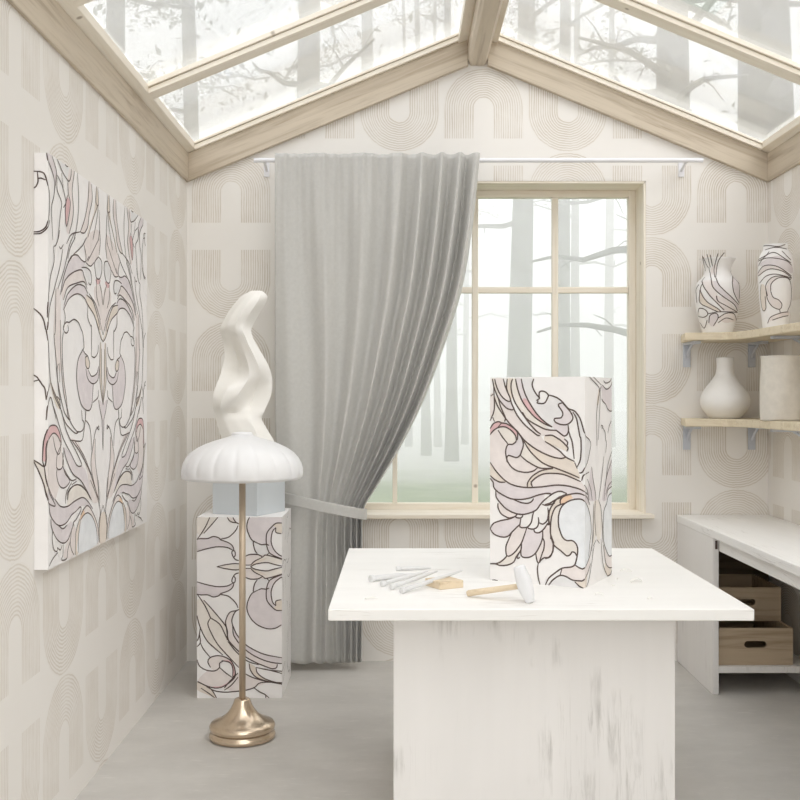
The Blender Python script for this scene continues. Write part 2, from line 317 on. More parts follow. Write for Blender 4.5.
# ------------------------------------------------------------------ painted ornament: outlines and washes laid on a face
CODES = 'MPCTROBGW'
ART_MATS = ['art_white', 'line']+['art_'+c for c in CODES]
ART = {
 'block_l': """
P 4 3049 35 3086 74 3054 83 2875 74 2787 30 2641 15 2608 4 2618 0 2675 0 2991
C 74 3021 102 3034 144 2992 173 2929 271 2679 275 2664 272 2633 260 2606 239 2590 178 2584 108 2591 82 2604 68 2629 61 2663 59 2733 82 2848 72 2976
C 43 3308 61 3322 85 3307 113 3193 148 3113 175 3063 252 2978 233 2981 194 2998 160 3020 115 3076 85 3134 75 3162 50 3256
P 85 3307 106 3316 176 3320 211 3316 237 3306 253 3285 267 3192 306 3099 341 3035 352 3006 348 2962 329 2935 307 2939 252 2978 213 3015 175 3063 135 3140 86 3258 79 3287
M 113 3064 135 3052 175 3020 252 2970 329 2935 354 2933 375 2921 403 2863 420 2807 406 2794 348 2805 316 2816 261 2853 175 2949 133 3016
T 306 3306 336 3314 376 3313 402 3305 394 3276 375 3234 372 3203 375 3134 390 3035 386 2986 375 2963 348 3011 304 3116 295 3149 296 3283
P 144 2992 149 2992 221 2877 250 2853 313 2821 387 2816 420 2807 437 2789 481 2708 528 2649 602 2568 669 2507 737 2456 871 2391 893 2370 928 2322 954 2298 1130 2197 1258 2101 1305 2055 1285 2035 1182 2024 1145 2030 1096 2045 859 2136 737 2212 589 2318 544 2360 481 2453 367 2556 288 2638 253 2682 221 2735 200 2785 162 2911
C 402 3305 427 3316 451 3304 486 3140 522 3037 572 2935 643 2833 702 2761 767 2696 909 2594 1014 2501 1034 2475 1025 2473 978 2487 829 2548 655 2647 615 2689 572 2765 466 2878 437 2928 405 3006 389 3059 375 3134 371 3171 375 3234 385 3276
M 451 3304 477 3318 517 3319 549 3304 559 3284 565 3257 579 3162 619 3049 674 2943 739 2841 808 2746 884 2666 945 2614 1078 2529 1040 2539 945 2579 840 2642 790 2677 745 2717 662 2808 572 2935 522 3037 494 3115 454 3256 447 3284
G 549 3304 570 3312 639 3317 716 3312 767 3302 773 3280 737 3217 748 3161 793 3075 812 3048 853 3005 864 2985 827 2922 858 2906 901 2901 932 2903 960 2922 998 3025 1012 3041 1038 3044 1117 3016 1116 3013 1231 2946 1247 2930 1235 2907 1202 2887 1181 2867 1191 2844 1232 2798 1248 2769 1254 2742 1248 2708 1225 2679 1201 2675 1139 2676 1116 2664 1106 2641 1098 2540 1086 2525 1070 2524 1028 2545 945 2614 814 2749 722 2865 651 2993 547 3237 538 3265 537 3287
R 572 2964 591 2989 632 2978 659 2942 722 2837 773 2772 827 2711 945 2600 931 2594 866 2625 791 2677 723 2737 682 2783 645 2833 590 2921
P 572 2765 611 2695 632 2667 681 2630 784 2571 914 2509 975 2488 1038 2480 1145 2477 1203 2436 1254 2409 1276 2388 1288 2364 1312 2277 1333 2234 1327 2222 1196 2332 1145 2364 1117 2374 1058 2384 898 2388 851 2405 781 2448 737 2485 703 2528
T 954 2389 976 2398 1043 2400 1095 2394 1114 2385 1241 2295 1312 2237 1327 2222 1346 2174 1319 2152 1278 2161 991 2274 954 2298 936 2330 938 2364
M 1116 2664 1131 2672 1199 2674 1225 2679 1248 2708 1254 2742 1248 2769 1181 2867 1182 2888 1218 2916 1247 2916 1263 2903 1377 2778 1407 2729 1418 2701 1420 2674 1412 2649 1396 2625 1356 2589 1332 2577 1273 2565 1237 2565 1203 2575 1146 2619 1123 2645
M 1123 2616 1146 2611 1203 2575 1238 2570 1329 2571 1341 2563 1349 2509 1341 2445 1327 2417 1304 2396 1276 2388 1253 2399 1110 2497 1086 2525 1090 2557 1104 2594
W 1420 2771 1434 2766 1450 2742 1485 2650 1531 2404 1535 2386 1549 2365 1553 2325 1555 2159 1542 2020 1532 1982 1505 1922 1492 1908 1478 1907 1465 1926 1440 2013 1349 2458 1355 2530 1377 2605 1404 2733
G 1449 2785 1458 2787 1475 2770 1535 2675 1554 2627 1617 2417 1617 1891 1591 1841 1578 1829 1554 1831 1527 1852 1504 1881 1492 1908 1496 1932 1529 1986 1542 2020 1555 2128 1555 2244 1523 2457 1457 2734
R 0 2464 4 2488 19 2521 41 2551 67 2575 94 2592 125 2602 160 2605 189 2603 252 2588 311 2567 364 2539 416 2504 465 2462 481 2438 488 2410 484 2325 476 2314 466 2316 461 2308 458 2310 459 2340 451 2381 397 2446 323 2499 267 2521 231 2524 194 2520 126 2499 67 2461 19 2400 4 2388 0 2401
P 4 2380 24 2423 53 2450 86 2464 118 2469 144 2468 163 2458 221 2355 290 2285 321 2242 317 2212 283 2156 279 2090 289 2023 299 1990 329 1932 367 1881 414 1842 496 1806 563 1793 632 1790 696 1798 752 1815 800 1853 827 1866 904 1868 938 1862 945 1849 913 1826 759 1745 707 1702 687 1676 662 1628 664 1586 655 1557 602 1550 496 1558 402 1579 318 1615 269 1645 200 1701 98 1807 34 1860 17 1888 0 1968 0 2358
C 167 2468 153 2497 160 2512 187 2520 227 2524 267 2521 323 2499 375 2465 437 2401 468 2348 466 2316 433 2273 390 2237 357 2224 321 2235 281 2275 221 2355 188 2416
M 481 2444 497 2436 540 2376 572 2314 582 2281 587 2248 584 2214 541 2087 526 2062 502 2038 473 2026 441 2028 329 2057 301 2052 283 2056 278 2083 283 2156 305 2215 321 2235 390 2237 424 2253 451 2274 461 2289 473 2426
P 329 2057 440 2028 473 2026 501 2047 534 2060 552 2050 647 1974 814 1892 827 1881 822 1855 790 1833 752 1815 726 1805 664 1792 563 1793 467 1816 414 1842 390 1860 346 1908 313 1957 299 1989 298 2014 308 2040
C 587 2241 604 2235 627 2216 760 2077 829 2015 901 1960 1008 1904 1019 1894 997 1873 945 1863 893 1864 862 1870 804 1890 751 1915 566 2026 534 2060 534 2089 564 2148 575 2222
T 587 2305 638 2278 827 2155 906 2115 1005 2077 1095 2050 1182 2033 1232 2032 1266 2048 1305 2055 1351 2037 1406 2007 1449 1976 1467 1955 1477 1934 1535 1757 1539 1731 1535 1717 1522 1715 1501 1724 1418 1774 1334 1810 1101 1882 1055 1880 1019 1894 980 1917 824 2024 730 2101 610 2251 583 2298
T 655 1557 648 1587 662 1628 714 1705 758 1748 832 1798 885 1825 943 1843 1003 1855 1093 1862 1154 1859 1215 1847 1332 1814 1416 1773 1503 1715 1549 1676 1392 1739 1247 1783 1130 1798 1042 1798 983 1793 924 1777 865 1750 812 1718 757 1675 722 1631 725 1601 741 1573 745 1554 719 1547 682 1548
P 745 1554 719 1571 714 1600 722 1631 736 1652 784 1698 860 1747 915 1771 973 1784 1034 1790 1156 1792 1247 1783 1474 1713 1527 1691 1549 1676 1569 1656 1617 1590 1617 1531 1554 1546 1463 1576 1388 1592 1305 1604 1189 1612 1101 1609 823 1559
T 0 1923 4 1934 17 1930 98 1807 200 1701 249 1662 344 1602 275 1620 175 1617 112 1640 24 1685 4 1718 0 1740
M 4 1675 34 1673 175 1617 344 1602 464 1565 582 1548 703 1548 844 1560 1055 1592 1122 1604 1130 1611 1242 1609 1333 1601 1496 1568 1578 1540 1617 1520 1617 1457 1592 1470 1529 1487 1492 1489 1397 1469 1363 1467 1334 1473 1244 1504 1218 1510 1180 1507 1116 1484 1027 1425 1063 1461 1013 1469 975 1467 857 1439 707 1383 617 1360 496 1347 403 1349 342 1360 312 1371 163 1435 113 1470 97 1493 85 1519 59 1597
M 105 1484 144 1468 252 1397 313 1370 375 1353 433 1347 557 1351 647 1366 707 1383 827 1430 950 1464 975 1467 1027 1461 1048 1440 1034 1423 945 1358 924 1338 871 1277 834 1222 812 1197 790 1181 737 1154 655 1124 599 1111 538 1106 470 1113 379 1139 298 1178 251 1213 167 1296 127 1344 113 1369 95 1438 95 1469
G 420 1341 436 1345 526 1348 677 1374 742 1380 760 1377 761 1363 717 1316 677 1296 651 1292 557 1297 458 1324
P 144 1271 161 1282 190 1273 298 1178 386 1139 481 1109 475 1092 451 1072 419 1059 344 1038 312 1042 225 1081 198 1101 181 1123 153 1175 144 1199 138 1241
M 4 847 14 878 37 909 67 937 123 965 220 995 344 1024 426 1065 451 1072 486 1073 519 1065 542 1049 547 1026 546 995 534 942 521 930 496 919 390 813 341 756 313 737 286 727 222 720 190 722 125 737 67 764 37 789 14 817
W 542 1035 551 1072 579 1100 632 1129 699 1156 727 1162 745 1158 752 1142 752 1115 739 1046 722 988 705 954 662 914 633 900 560 892 526 906 523 931 527 967
W 745 1102 792 1174 882 1270 908 1286 974 1301 1006 1298 1026 1285 1032 1267 1029 1215 1005 1097 986 1039 975 1016 948 991 916 971 842 896 805 886 735 884 677 887 660 896 662 914 722 988
W 954 1463 977 1474 1042 1460 1183 1505 1218 1510 1280 1500 1307 1491 1319 1479 1311 1465 1260 1428 1207 1402 1130 1373 1042 1314 977 1281 954 1288 948 1308 944 1411
P 390 813 462 889 514 931 534 942 563 937 602 896 662 914 638 862 571 683 524 598 466 519 419 469 375 435 332 414 298 422 290 441 281 501 283 564 290 594 359 759
M 662 900 683 899 708 886 782 837 823 827 856 830 916 873 921 826 916 761 899 695 873 632 827 544 789 491 740 450 709 433 677 421 602 414 572 420 549 440 541 505 548 596 566 686 602 769 633 861 646 886
P 908 774 918 766 939 709 945 678 941 610 930 550 923 541 876 395 856 354 831 362 801 433 793 465 797 504 821 553 886 661
P 997 990 1024 991 1041 964 1048 825 1100 689 1100 675 1093 664 1090 581 1085 552 1065 495 1034 451 1006 441 945 437 908 404 886 391 923 541 945 675 945 696 936 726 920 748 908 774 905 837 908 871 916 901 932 928 954 955
C 98 275 164 325 283 396 317 408 342 410 375 432 515 616 542 642 551 635 545 569 526 499 512 473 458 409 437 353 420 328 399 311 373 295 313 270 242 256 175 253 116 255
T 1042 964 1030 989 1020 1033 1018 1106 1027 1187 1052 1243 1151 1384 1174 1403 1239 1441 1305 1470 1319 1472 1313 1461 1218 1364 1218 1301 1160 1271 1130 1248 1116 1228 1091 1176 1072 1119 1050 965 1046 950
O 1210 1308 1202 1330 1210 1363 1239 1408 1261 1428 1307 1450 1363 1467 1435 1484 1492 1489 1502 1469 1478 1438 1334 1369 1290 1325 1233 1307
M 1392 1466 1413 1479 1492 1489 1562 1480 1617 1460 1617 1360 1575 1388 1549 1400 1480 1390 1449 1391 1421 1412 1397 1441
C 1050 741 1048 908 1054 1022 1066 1096 1091 1176 1116 1228 1130 1248 1157 1272 1253 1317 1288 1331 1305 1333 1246 1280 1225 1253 1203 1201 1187 1141 1178 1083 1176 1028 1181 972 1196 916 1219 861 1247 812 1283 768 1319 738 1349 733 1406 740 1438 727 1463 703 1479 681 1492 654 1499 622 1496 552 1485 497 1456 550 1431 562 1406 561 1377 517 1353 497 1319 492 1302 501 1218 568 1148 612 1108 645 1092 671 1064 746 1054 736
B 1319 738 1283 768 1232 836 1196 916 1181 972 1176 1028 1178 1083 1194 1171 1213 1228 1242 1278 1260 1298 1305 1333 1360 1364 1420 1387 1488 1399 1549 1400 1578 1392 1617 1364 1617 330 1599 313 1573 301 1521 320 1481 330 1456 357 1462 401 1487 487 1497 543 1501 598 1491 653 1463 703 1438 727 1406 740 1349 733
R 1247 292 1273 303 1377 316 1427 348 1449 356 1473 349 1521 320 1599 313 1602 290 1578 270 1464 280 1435 279 1403 272 1253 203 1232 201 1225 225 1230 262
P 1240 285 1261 296 1290 303 1377 316 1428 348 1449 356 1473 349 1521 320 1574 304 1599 313 1617 331 1617 145 1564 112 1440 112 1406 118 1381 128 1305 165 1233 168 1210 178 1206 200 1210 231 1222 261
T 1449 94 1468 106 1565 115 1592 127 1617 158 1617 8 1592 3 1570 6 1546 17 1492 51 1463 75
G 1004 0 983 12 1005 38 1086 92 1155 146 1203 171 1238 177 1305 165 1355 147 1429 102 1521 31 1617 9 1545 0
L 43 3308 67 3193 92 3115 140 3005 175 2949 239 2875 283 2835 316 2816 375 2800 400 2801 420 2807
L 85 3307 104 3222 123 3167 161 3087 193 3038 232 2995 279 2958 329 2935 348 2937 362 2946
L 237 3306 267 3192 306 3099 352 3006 375 2921 384 2897 446 2767 481 2708 528 2648 583 2586 624 2547 672 2507 808 2405 827 2395 852 2389 871 2391
L 306 3306 294 3184 295 3149 321 3077
L 402 3305 387 3271 375 3234 371 3171 375 3134 389 3059 405 3006 425 2956 450 2905 498 2832 659 2619 697 2574 797 2471 821 2452 886 2410
L 451 3304 467 3220 486 3140 522 3037 544 2986 572 2935 605 2884 662 2808 745 2717 790 2677 840 2642 945 2579 1000 2555 1078 2529
L 549 3304 579 3162 619 3049 674 2943 739 2841 808 2746 884 2666 971 2595 1078 2529
L 572 2765 614 2689 632 2667 681 2630 784 2571 914 2509 975 2488 1038 2480 1145 2477 1253 2399 1276 2388 1304 2396 1327 2417 1341 2445 1348 2480 1348 2506 1341 2563
L 767 3302 743 3246 737 3217 740 3189 748 3161 775 3104 793 3075 812 3048 854 3003 864 2985 839 2968 812 2957 842 2943 827 2929 819 2915 840 2908 901 2901 933 2905 960 2922 977 2947 1014 3026 1012 3041 990 3067 960 3090 930 3101 901 3104 877 3099 859 3083 855 3053 856 3020 864 2985
L 1012 3041 1097 3020 1158 2997 1216 2958 1247 2930 1334 2833 1364 2814 1419 2800 1449 2785 1465 2770 1501 2728 1535 2675 1554 2627 1602 2463 1617 2435
L 1617 1897 1578 1829 1548 1812 1521 1813
L 1247 2916 1196 2902 1182 2888 1181 2867 1232 2798 1248 2769 1254 2742 1248 2708 1225 2679 1201 2673 1137 2669 1116 2664 1107 2642 1123 2616 1143 2600 1172 2586 1203 2575 1237 2569 1272 2567 1305 2569 1332 2577 1356 2589 1377 2605 1396 2625 1412 2649 1420 2674 1418 2701 1407 2729 1377 2778 1247 2916
L 1420 2771 1465 2702 1485 2650 1531 2404 1535 2386 1549 2365 1553 2325 1556 2187 1546 2044 1532 1987 1492 1908
L 1348 2480 1377 2383 1397 2337 1406 2307 1418 2234 1442 2031
L 59 3056 12 3021
L 67 3193 82 2901 79 2816 74 2787 59 2733 4 2618
L 74 3021 115 2906 141 2853 187 2783 271 2667 344 2579 481 2453 572 2341 611 2303 653 2268 749 2201 827 2155 926 2108 1035 2067 1122 2043 1208 2032 1232 2032 1271 2042 1305 2055
L 144 2992 190 2849 268 2688 275 2664 270 2635 260 2606
L 51 2676 82 2604
L 4 2488 44 2551 67 2575 97 2591 131 2601 160 2605 184 2597 206 2584 283 2578 363 2539 416 2504 465 2462 481 2438 488 2410 489 2377 484 2325 476 2314 466 2316
L 4 2388 44 2438 67 2461 126 2499 160 2512 194 2520 231 2524 267 2521 295 2512 350 2483 397 2446 419 2424 451 2381 461 2345 463 2310
L 206 2584 144 2512
L 144 2468 221 2355 321 2242
L 466 2316 461 2295 451 2274 424 2253 390 2237 354 2239 321 2235 305 2215 291 2187 283 2156 279 2124 279 2090 289 2023 299 1990 313 1957 347 1905 390 1860 439 1828 496 1806 528 1799 599 1790 664 1792 726 1806 752 1815 780 1830 827 1866
L 481 2444 541 2371 557 2346 572 2314 582 2281 587 2248 584 2214 575 2181 541 2087 526 2062 502 2038 473 2026 441 2028 364 2051 329 2057 308 2040 298 2014 298 1985 306 1957 336 1922
L 534 2063 597 2010 647 1974 751 1915 827 1881 860 1870 915 1864 973 1864 1093 1875
L 587 2305 661 2187 717 2118 760 2076 829 2014 901 1960 961 1930 1019 1908 1121 1880 1194 1856 1392 1788 1521 1737
L 954 2298 1072 2233 1174 2168 1218 2136 1279 2075 1305 2055 1349 2032 1449 1990
L 954 2389 1045 2399 1072 2398 1099 2390 1203 2331 1256 2291 1337 2210 1341 2195 1333 2171 1319 2146
L 1276 2346 1320 2310 1334 2291 1331 2261 1319 2229
L 1449 1976 1492 1881
L 655 1557 654 1591 662 1628 675 1652 714 1705 737 1730 782 1766 856 1811 916 1835 1004 1856 1093 1868
L 745 1554 721 1604 722 1631 736 1652 757 1675 812 1718 860 1747 915 1771 973 1784 1034 1790 1156 1792 1247 1783 1303 1769 1392 1739 1549 1676
L 715 1651 745 1554
L 4 1934 98 1807 158 1742 221 1683 269 1645 318 1615 372 1590 432 1571 496 1558 553 1551 613 1547 703 1548 901 1567 1122 1604 1186 1608 1276 1606 1361 1597 1496 1568 1552 1551 1617 1517
L 4 1718 82 1656 143 1626 175 1617 208 1615 275 1620
L 4 1675 44 1628 59 1605 67 1534 81 1510 101 1487 149 1450 226 1409 311 1371 375 1353 433 1347 496 1347 557 1351 617 1360 707 1383 797 1419 857 1439 920 1456 975 1467 1013 1469 1045 1467 1063 1461 1045 1439 1027 1425 1081 1463 1116 1484 1149 1497 1183 1507 1218 1510 1243 1506 1319 1479
L 105 1484 106 1397 113 1369 127 1344 167 1296 251 1213 298 1178 379 1139 470 1113 538 1106 599 1111 655 1124 737 1154 790 1181 812 1197 834 1222 871 1277 924 1338 969 1378 1048 1440
L 420 1341 503 1312 557 1297 621 1291 651 1292 677 1296 717 1316 745 1342 755 1360 760 1377
L 144 1271 141 1236 144 1199 153 1175 181 1123 198 1101 225 1081 312 1042 344 1038 376 1045 451 1072
L 4 847 41 910 67 937 93 952 190 987 316 1016 376 1035 451 1072 481 1109 514 1111 554 1108 579 1100 571 1074 542 1049 502 1046 466 1052 454 1061 451 1072
L 4 847 41 789 67 764 93 750 125 737 190 722 255 722 286 727 313 737 341 756 390 813 479 902 519 935 534 942
L 542 1035 524 930 526 906 560 892 633 900 662 914 684 933 705 958 722 988 730 1015 745 1102 767 1167
L 662 914 665 899 677 887 703 883 737 882 767 885 801 900 827 924 842 957 849 995 849 1022 842 1079
L 908 1286 959 1276 990 1276 1039 1289 1122 1317
L 1004 1242 1012 1157 1012 1130 1002 1061 990 1031 969 1005 942 983 916 971 882 978 849 995
L 767 878 771 855 782 837 815 826 856 830 878 842 902 860 945 903 965 931 997 990
L 390 813 301 623 290 594 283 564 281 501 290 441 298 422 332 414 375 435 419 469 466 519 524 598 557 653 571 683 647 899
L 557 653 542 504 542 482 549 440 572 420 602 414 640 415 677 421 709 433 740 450 767 470 789 491 808 515 842 571 886 661 909 727 916 761 918 788 916 873
L 908 774 940 705 945 678 941 610 930 550 923 541 856 354
L 797 504 812 407 825 363 842 338 862 358 886 391 913 417 945 437 1006 441 1034 451 1050 470 1065 495 1085 552 1090 581 1093 664 1100 675 1100 689 1057 796 1048 825 1045 854 1044 944 1041 964 1021 984 997 990
L 997 990 1009 961 1019 963 1019 1117 1026 1173 1035 1201 1061 1255 1122 1359
L 4 268 68 275 98 275 175 253 242 256 313 270 373 295 399 311 420 328 436 352 458 409 529 505 542 528 552 563 557 629
L 98 275 160 296 190 311 241 354 283 396 295 415 298 426
L 526 499 481 425 480 401 489 390 506 398 526 414
L 842 338 829 275 827 239 830 184 842 100 870 0
L 961 0 1001 87 1019 114 1061 156 1189 257 1217 277 1247 292 1279 301 1377 316 1407 327 1430 339 1449 356 1462 382 1486 475 1499 566 1499 622 1491 653 1479 680 1463 703 1438 727 1406 740 1379 740 1348 734 1319 735 1293 745 1268 762 1247 786 1222 838 1186 943 1178 1023 1181 1111 1194 1171 1213 1228 1242 1278 1282 1316 1331 1349 1390 1377 1453 1394 1521 1402 1549 1400 1578 1392 1617 1364
L 1016 0 1065 69 1086 92 1155 146 1203 171 1238 177 1272 173 1305 165 1330 155 1381 128 1406 118 1440 112 1566 114 1592 127 1617 153
L 1240 285 1210 178
L 1050 741 1055 750 1064 746 1092 671 1108 645 1148 612 1218 568 1302 501 1319 492 1353 497 1377 517 1406 561 1431 561 1456 550 1472 526 1485 497
L 1108 644 1089 551 1079 524 1059 491 1036 463 1013 442 983 429 954 424
L 1456 357 1488 337 1521 320 1574 304 1599 313 1617 331
L 1449 94 1521 31 1545 19 1592 3
L 1042 964 1029 993 1020 1033 1018 1106 1022 1162 1027 1187 1052 1243 1117 1341 1151 1384 1174 1403 1198 1418 1319 1472
L 1050 741 1048 914 1054 1022 1066 1096 1091 1176 1116 1228 1130 1248 1158 1272 1218 1301 1290 1325
L 1218 1301 1210 1332 1210 1363 1221 1386 1238 1408 1261 1428 1307 1450 1394 1475 1461 1487 1492 1489 1529 1487 1563 1480 1617 1460
L 954 1288 1013 1303 1042 1314 1130 1373 1232 1413 1319 1472
L 954 1463 1042 1460
L 37 0 82 5 141 0
L 1617 1795 1592 1774 1578 1748 1564 1690
L 1606 1623 1617 1612
""",
 'block_r': """
G 0 2417 3 2409 34 2386 215 2332 265 2300 283 2258 279 2235 252 2180 149 2024 102 1975 0 1891
P 0 1590 57 1537 0 1531
M 0 1520 147 1460 152 1428 102 1415 29 1441 0 1457
M 0 1460 102 1415 147 1384 230 1311 238 1292 189 1299 0 1360
B 0 1364 91 1298 128 1266 192 1199 232 1146 261 1092 283 1036 303 958 309 904 306 852 300 825 249 724 238 693 222 528 206 475 192 453 167 427 136 402 100 379 0 330
P 0 331 73 370 147 417 182 447 272 541 283 538 281 486 271 429 233 302 207 250 192 231 157 202 115 180 0 145
T 0 158 31 188 74 213 102 216 108 202 103 146 70 50 57 30 0 8
C 445 1287 485 1332 621 1342 706 1327 741 1305 774 1273 827 1195 847 1144 867 1059 885 923 886 869 875 816 849 756 790 666 754 630 704 632 658 670 598 749 563 766 536 749 472 671 443 643 422 642 416 653 406 689 399 770 400 980 417 1151 430 1229
B 1460 1415 1417 1462 1328 1408 1249 1346 1181 1307 1125 1257 1036 1160 999 1107 974 1036 959 908 959 787 966 705 986 619 1003 586 1046 534 1174 416 1259 355 1300 334 1402 257 1460 313
P 974 563 987 505 1022 407 1067 306 1098 256 1160 200 1231 164 1300 140 1402 112 1460 119 1460 311 1388 325 1274 334 1211 365 1098 446 986 563
T 1098 256 1154 231 1228 180 1300 140 1460 122 1460 79 1425 43 1377 18 1292 5 1198 15 1154 40 1109 75 1071 113 1048 147 1043 181 1051 217 1070 245
M 329 1893 343 1888 353 1868 387 1725 399 1692 578 1383 582 1358 563 1341 492 1334 384 1338 274 1352 192 1373 159 1393 135 1419 118 1448 103 1508 102 1533 107 1557 192 1651 287 1840 317 1885
M 1460 1965 1430 1956 1358 1901 1206 1748 1048 1531 924 1377 899 1329 900 1312 1008 1277 1148 1290 1172 1308 1188 1334 1226 1431 1249 1457 1290 1477 1397 1499 1446 1520 1460 1536
M 851 3193 925 3183 1039 3154 1148 3138 1242 3148 1332 3171 1402 3199 1444 3254 1460 3296 1460 2762 1425 2738 1351 2770 1273 2788 1198 2816 1098 2890 1020 2907 949 2934 933 2957 922 2986 900 3078 839 3177
T 706 3135 753 3134 778 3078 776 3056 759 2998 719 2911 706 2892 648 2858 610 2878 613 2897 654 3027 683 3093
L 0 2435 5 2409 34 2386 192 2337 233 2315 267 2290 283 2258 281 2235 270 2209 184 2074 149 2024 102 1975 0 1897
L 0 1517 17 1507 147 1460
L 0 1364 91 1298 128 1266 162 1232 213 1172 248 1119 273 1065 291 1011 303 958 309 878 300 825 238 693 169 480
L 0 153 17 168 132 236 283 357
L 0 331 73 370 179 439 233 483 283 538 348 635 399 733 409 765 415 793 422 871
L 0 1460 102 1415 139 1388 238 1292
L 215 3326 612 3208 725 3164 751 3143 754 3106 749 3084 739 3059 634 2878
L 420 3330 851 3207
L 851 3193 749 3078 706 3020 689 2992 654 2909 601 2748 589 2688 587 2605 610 2310 610 2217
L 802 3164 789 2974 775 2854 682 2308
L 974 3281 1028 3256 1098 3239 1225 3248 1351 3272 1412 3307 1436 3330
L 900 3208 1064 3152 1148 3138 1239 3146 1330 3170 1402 3199 1442 3230 1460 3266
L 875 2977 907 2956 949 2934 1098 2890 1198 2816 1273 2788 1351 2770 1417 2770 1460 2774
L 851 2503 845 2529 851 2546 904 2535 949 2515 923 2501 875 2488
L 949 2500 1039 2442 1073 2410 1085 2381 1092 2318 1098 2293 1127 2268 1148 2239 1139 2194 1098 2081
L 1428 2607 1339 2552 1300 2521 1277 2494 1224 2405
L 192 1818 0 1795
L 329 1893 386 1721 414 1663 516 1486 540 1424 563 1341
L 0 1612 14 1598 60 1569 102 1533 135 1485 192 1373
L 102 1713 231 1593 283 1533 302 1503 315 1474 352 1359
L 998 2027 921 1800 878 1691 778 1465 706 1329
L 1460 2090 1359 2008 1301 1957 1249 1897 1219 1851 1165 1746 1086 1556 998 1303
L 1460 1943 1282 1799 1198 1725 1146 1666 1048 1531
L 1460 1582 1301 1538 1249 1516 1214 1493 1183 1467 1098 1382
L 1460 1496 1316 1476 1249 1457 1215 1435 1190 1407 1148 1348
L 1460 1390 1316 1368 1249 1346 1220 1325 1199 1299 1166 1244 1148 1223 1048 1174 1013 1137 997 1113 983 1081 974 1036 965 940 961 820 964 732 974 660 986 619 1003 586 1023 559 1046 534 1174 416 1259 355 1300 334 1391 324 1460 330
L 445 1287 422 1092 409 899 399 814 381 732 329 542
L 539 1335 499 1173 492 1116 492 1085 497 1036 507 984 563 766
L 706 1327 801 1232 827 1195 846 1144 875 1003 913 887 924 825 921 747 900 612
L 422 614 563 696
L 469 612 422 559 399 523 354 406 329 350 257 216 208 140 165 91 138 69 57 16
L 610 694 754 612
L 827 682 869 497 892 411 935 290 962 236 998 183 1032 148 1071 114 1198 15
L 974 563 1036 383 1071 301 1098 256 1160 200 1231 164 1300 140 1391 124 1460 122
L 1198 15 1293 13 1377 18 1422 42 1454 73
""",
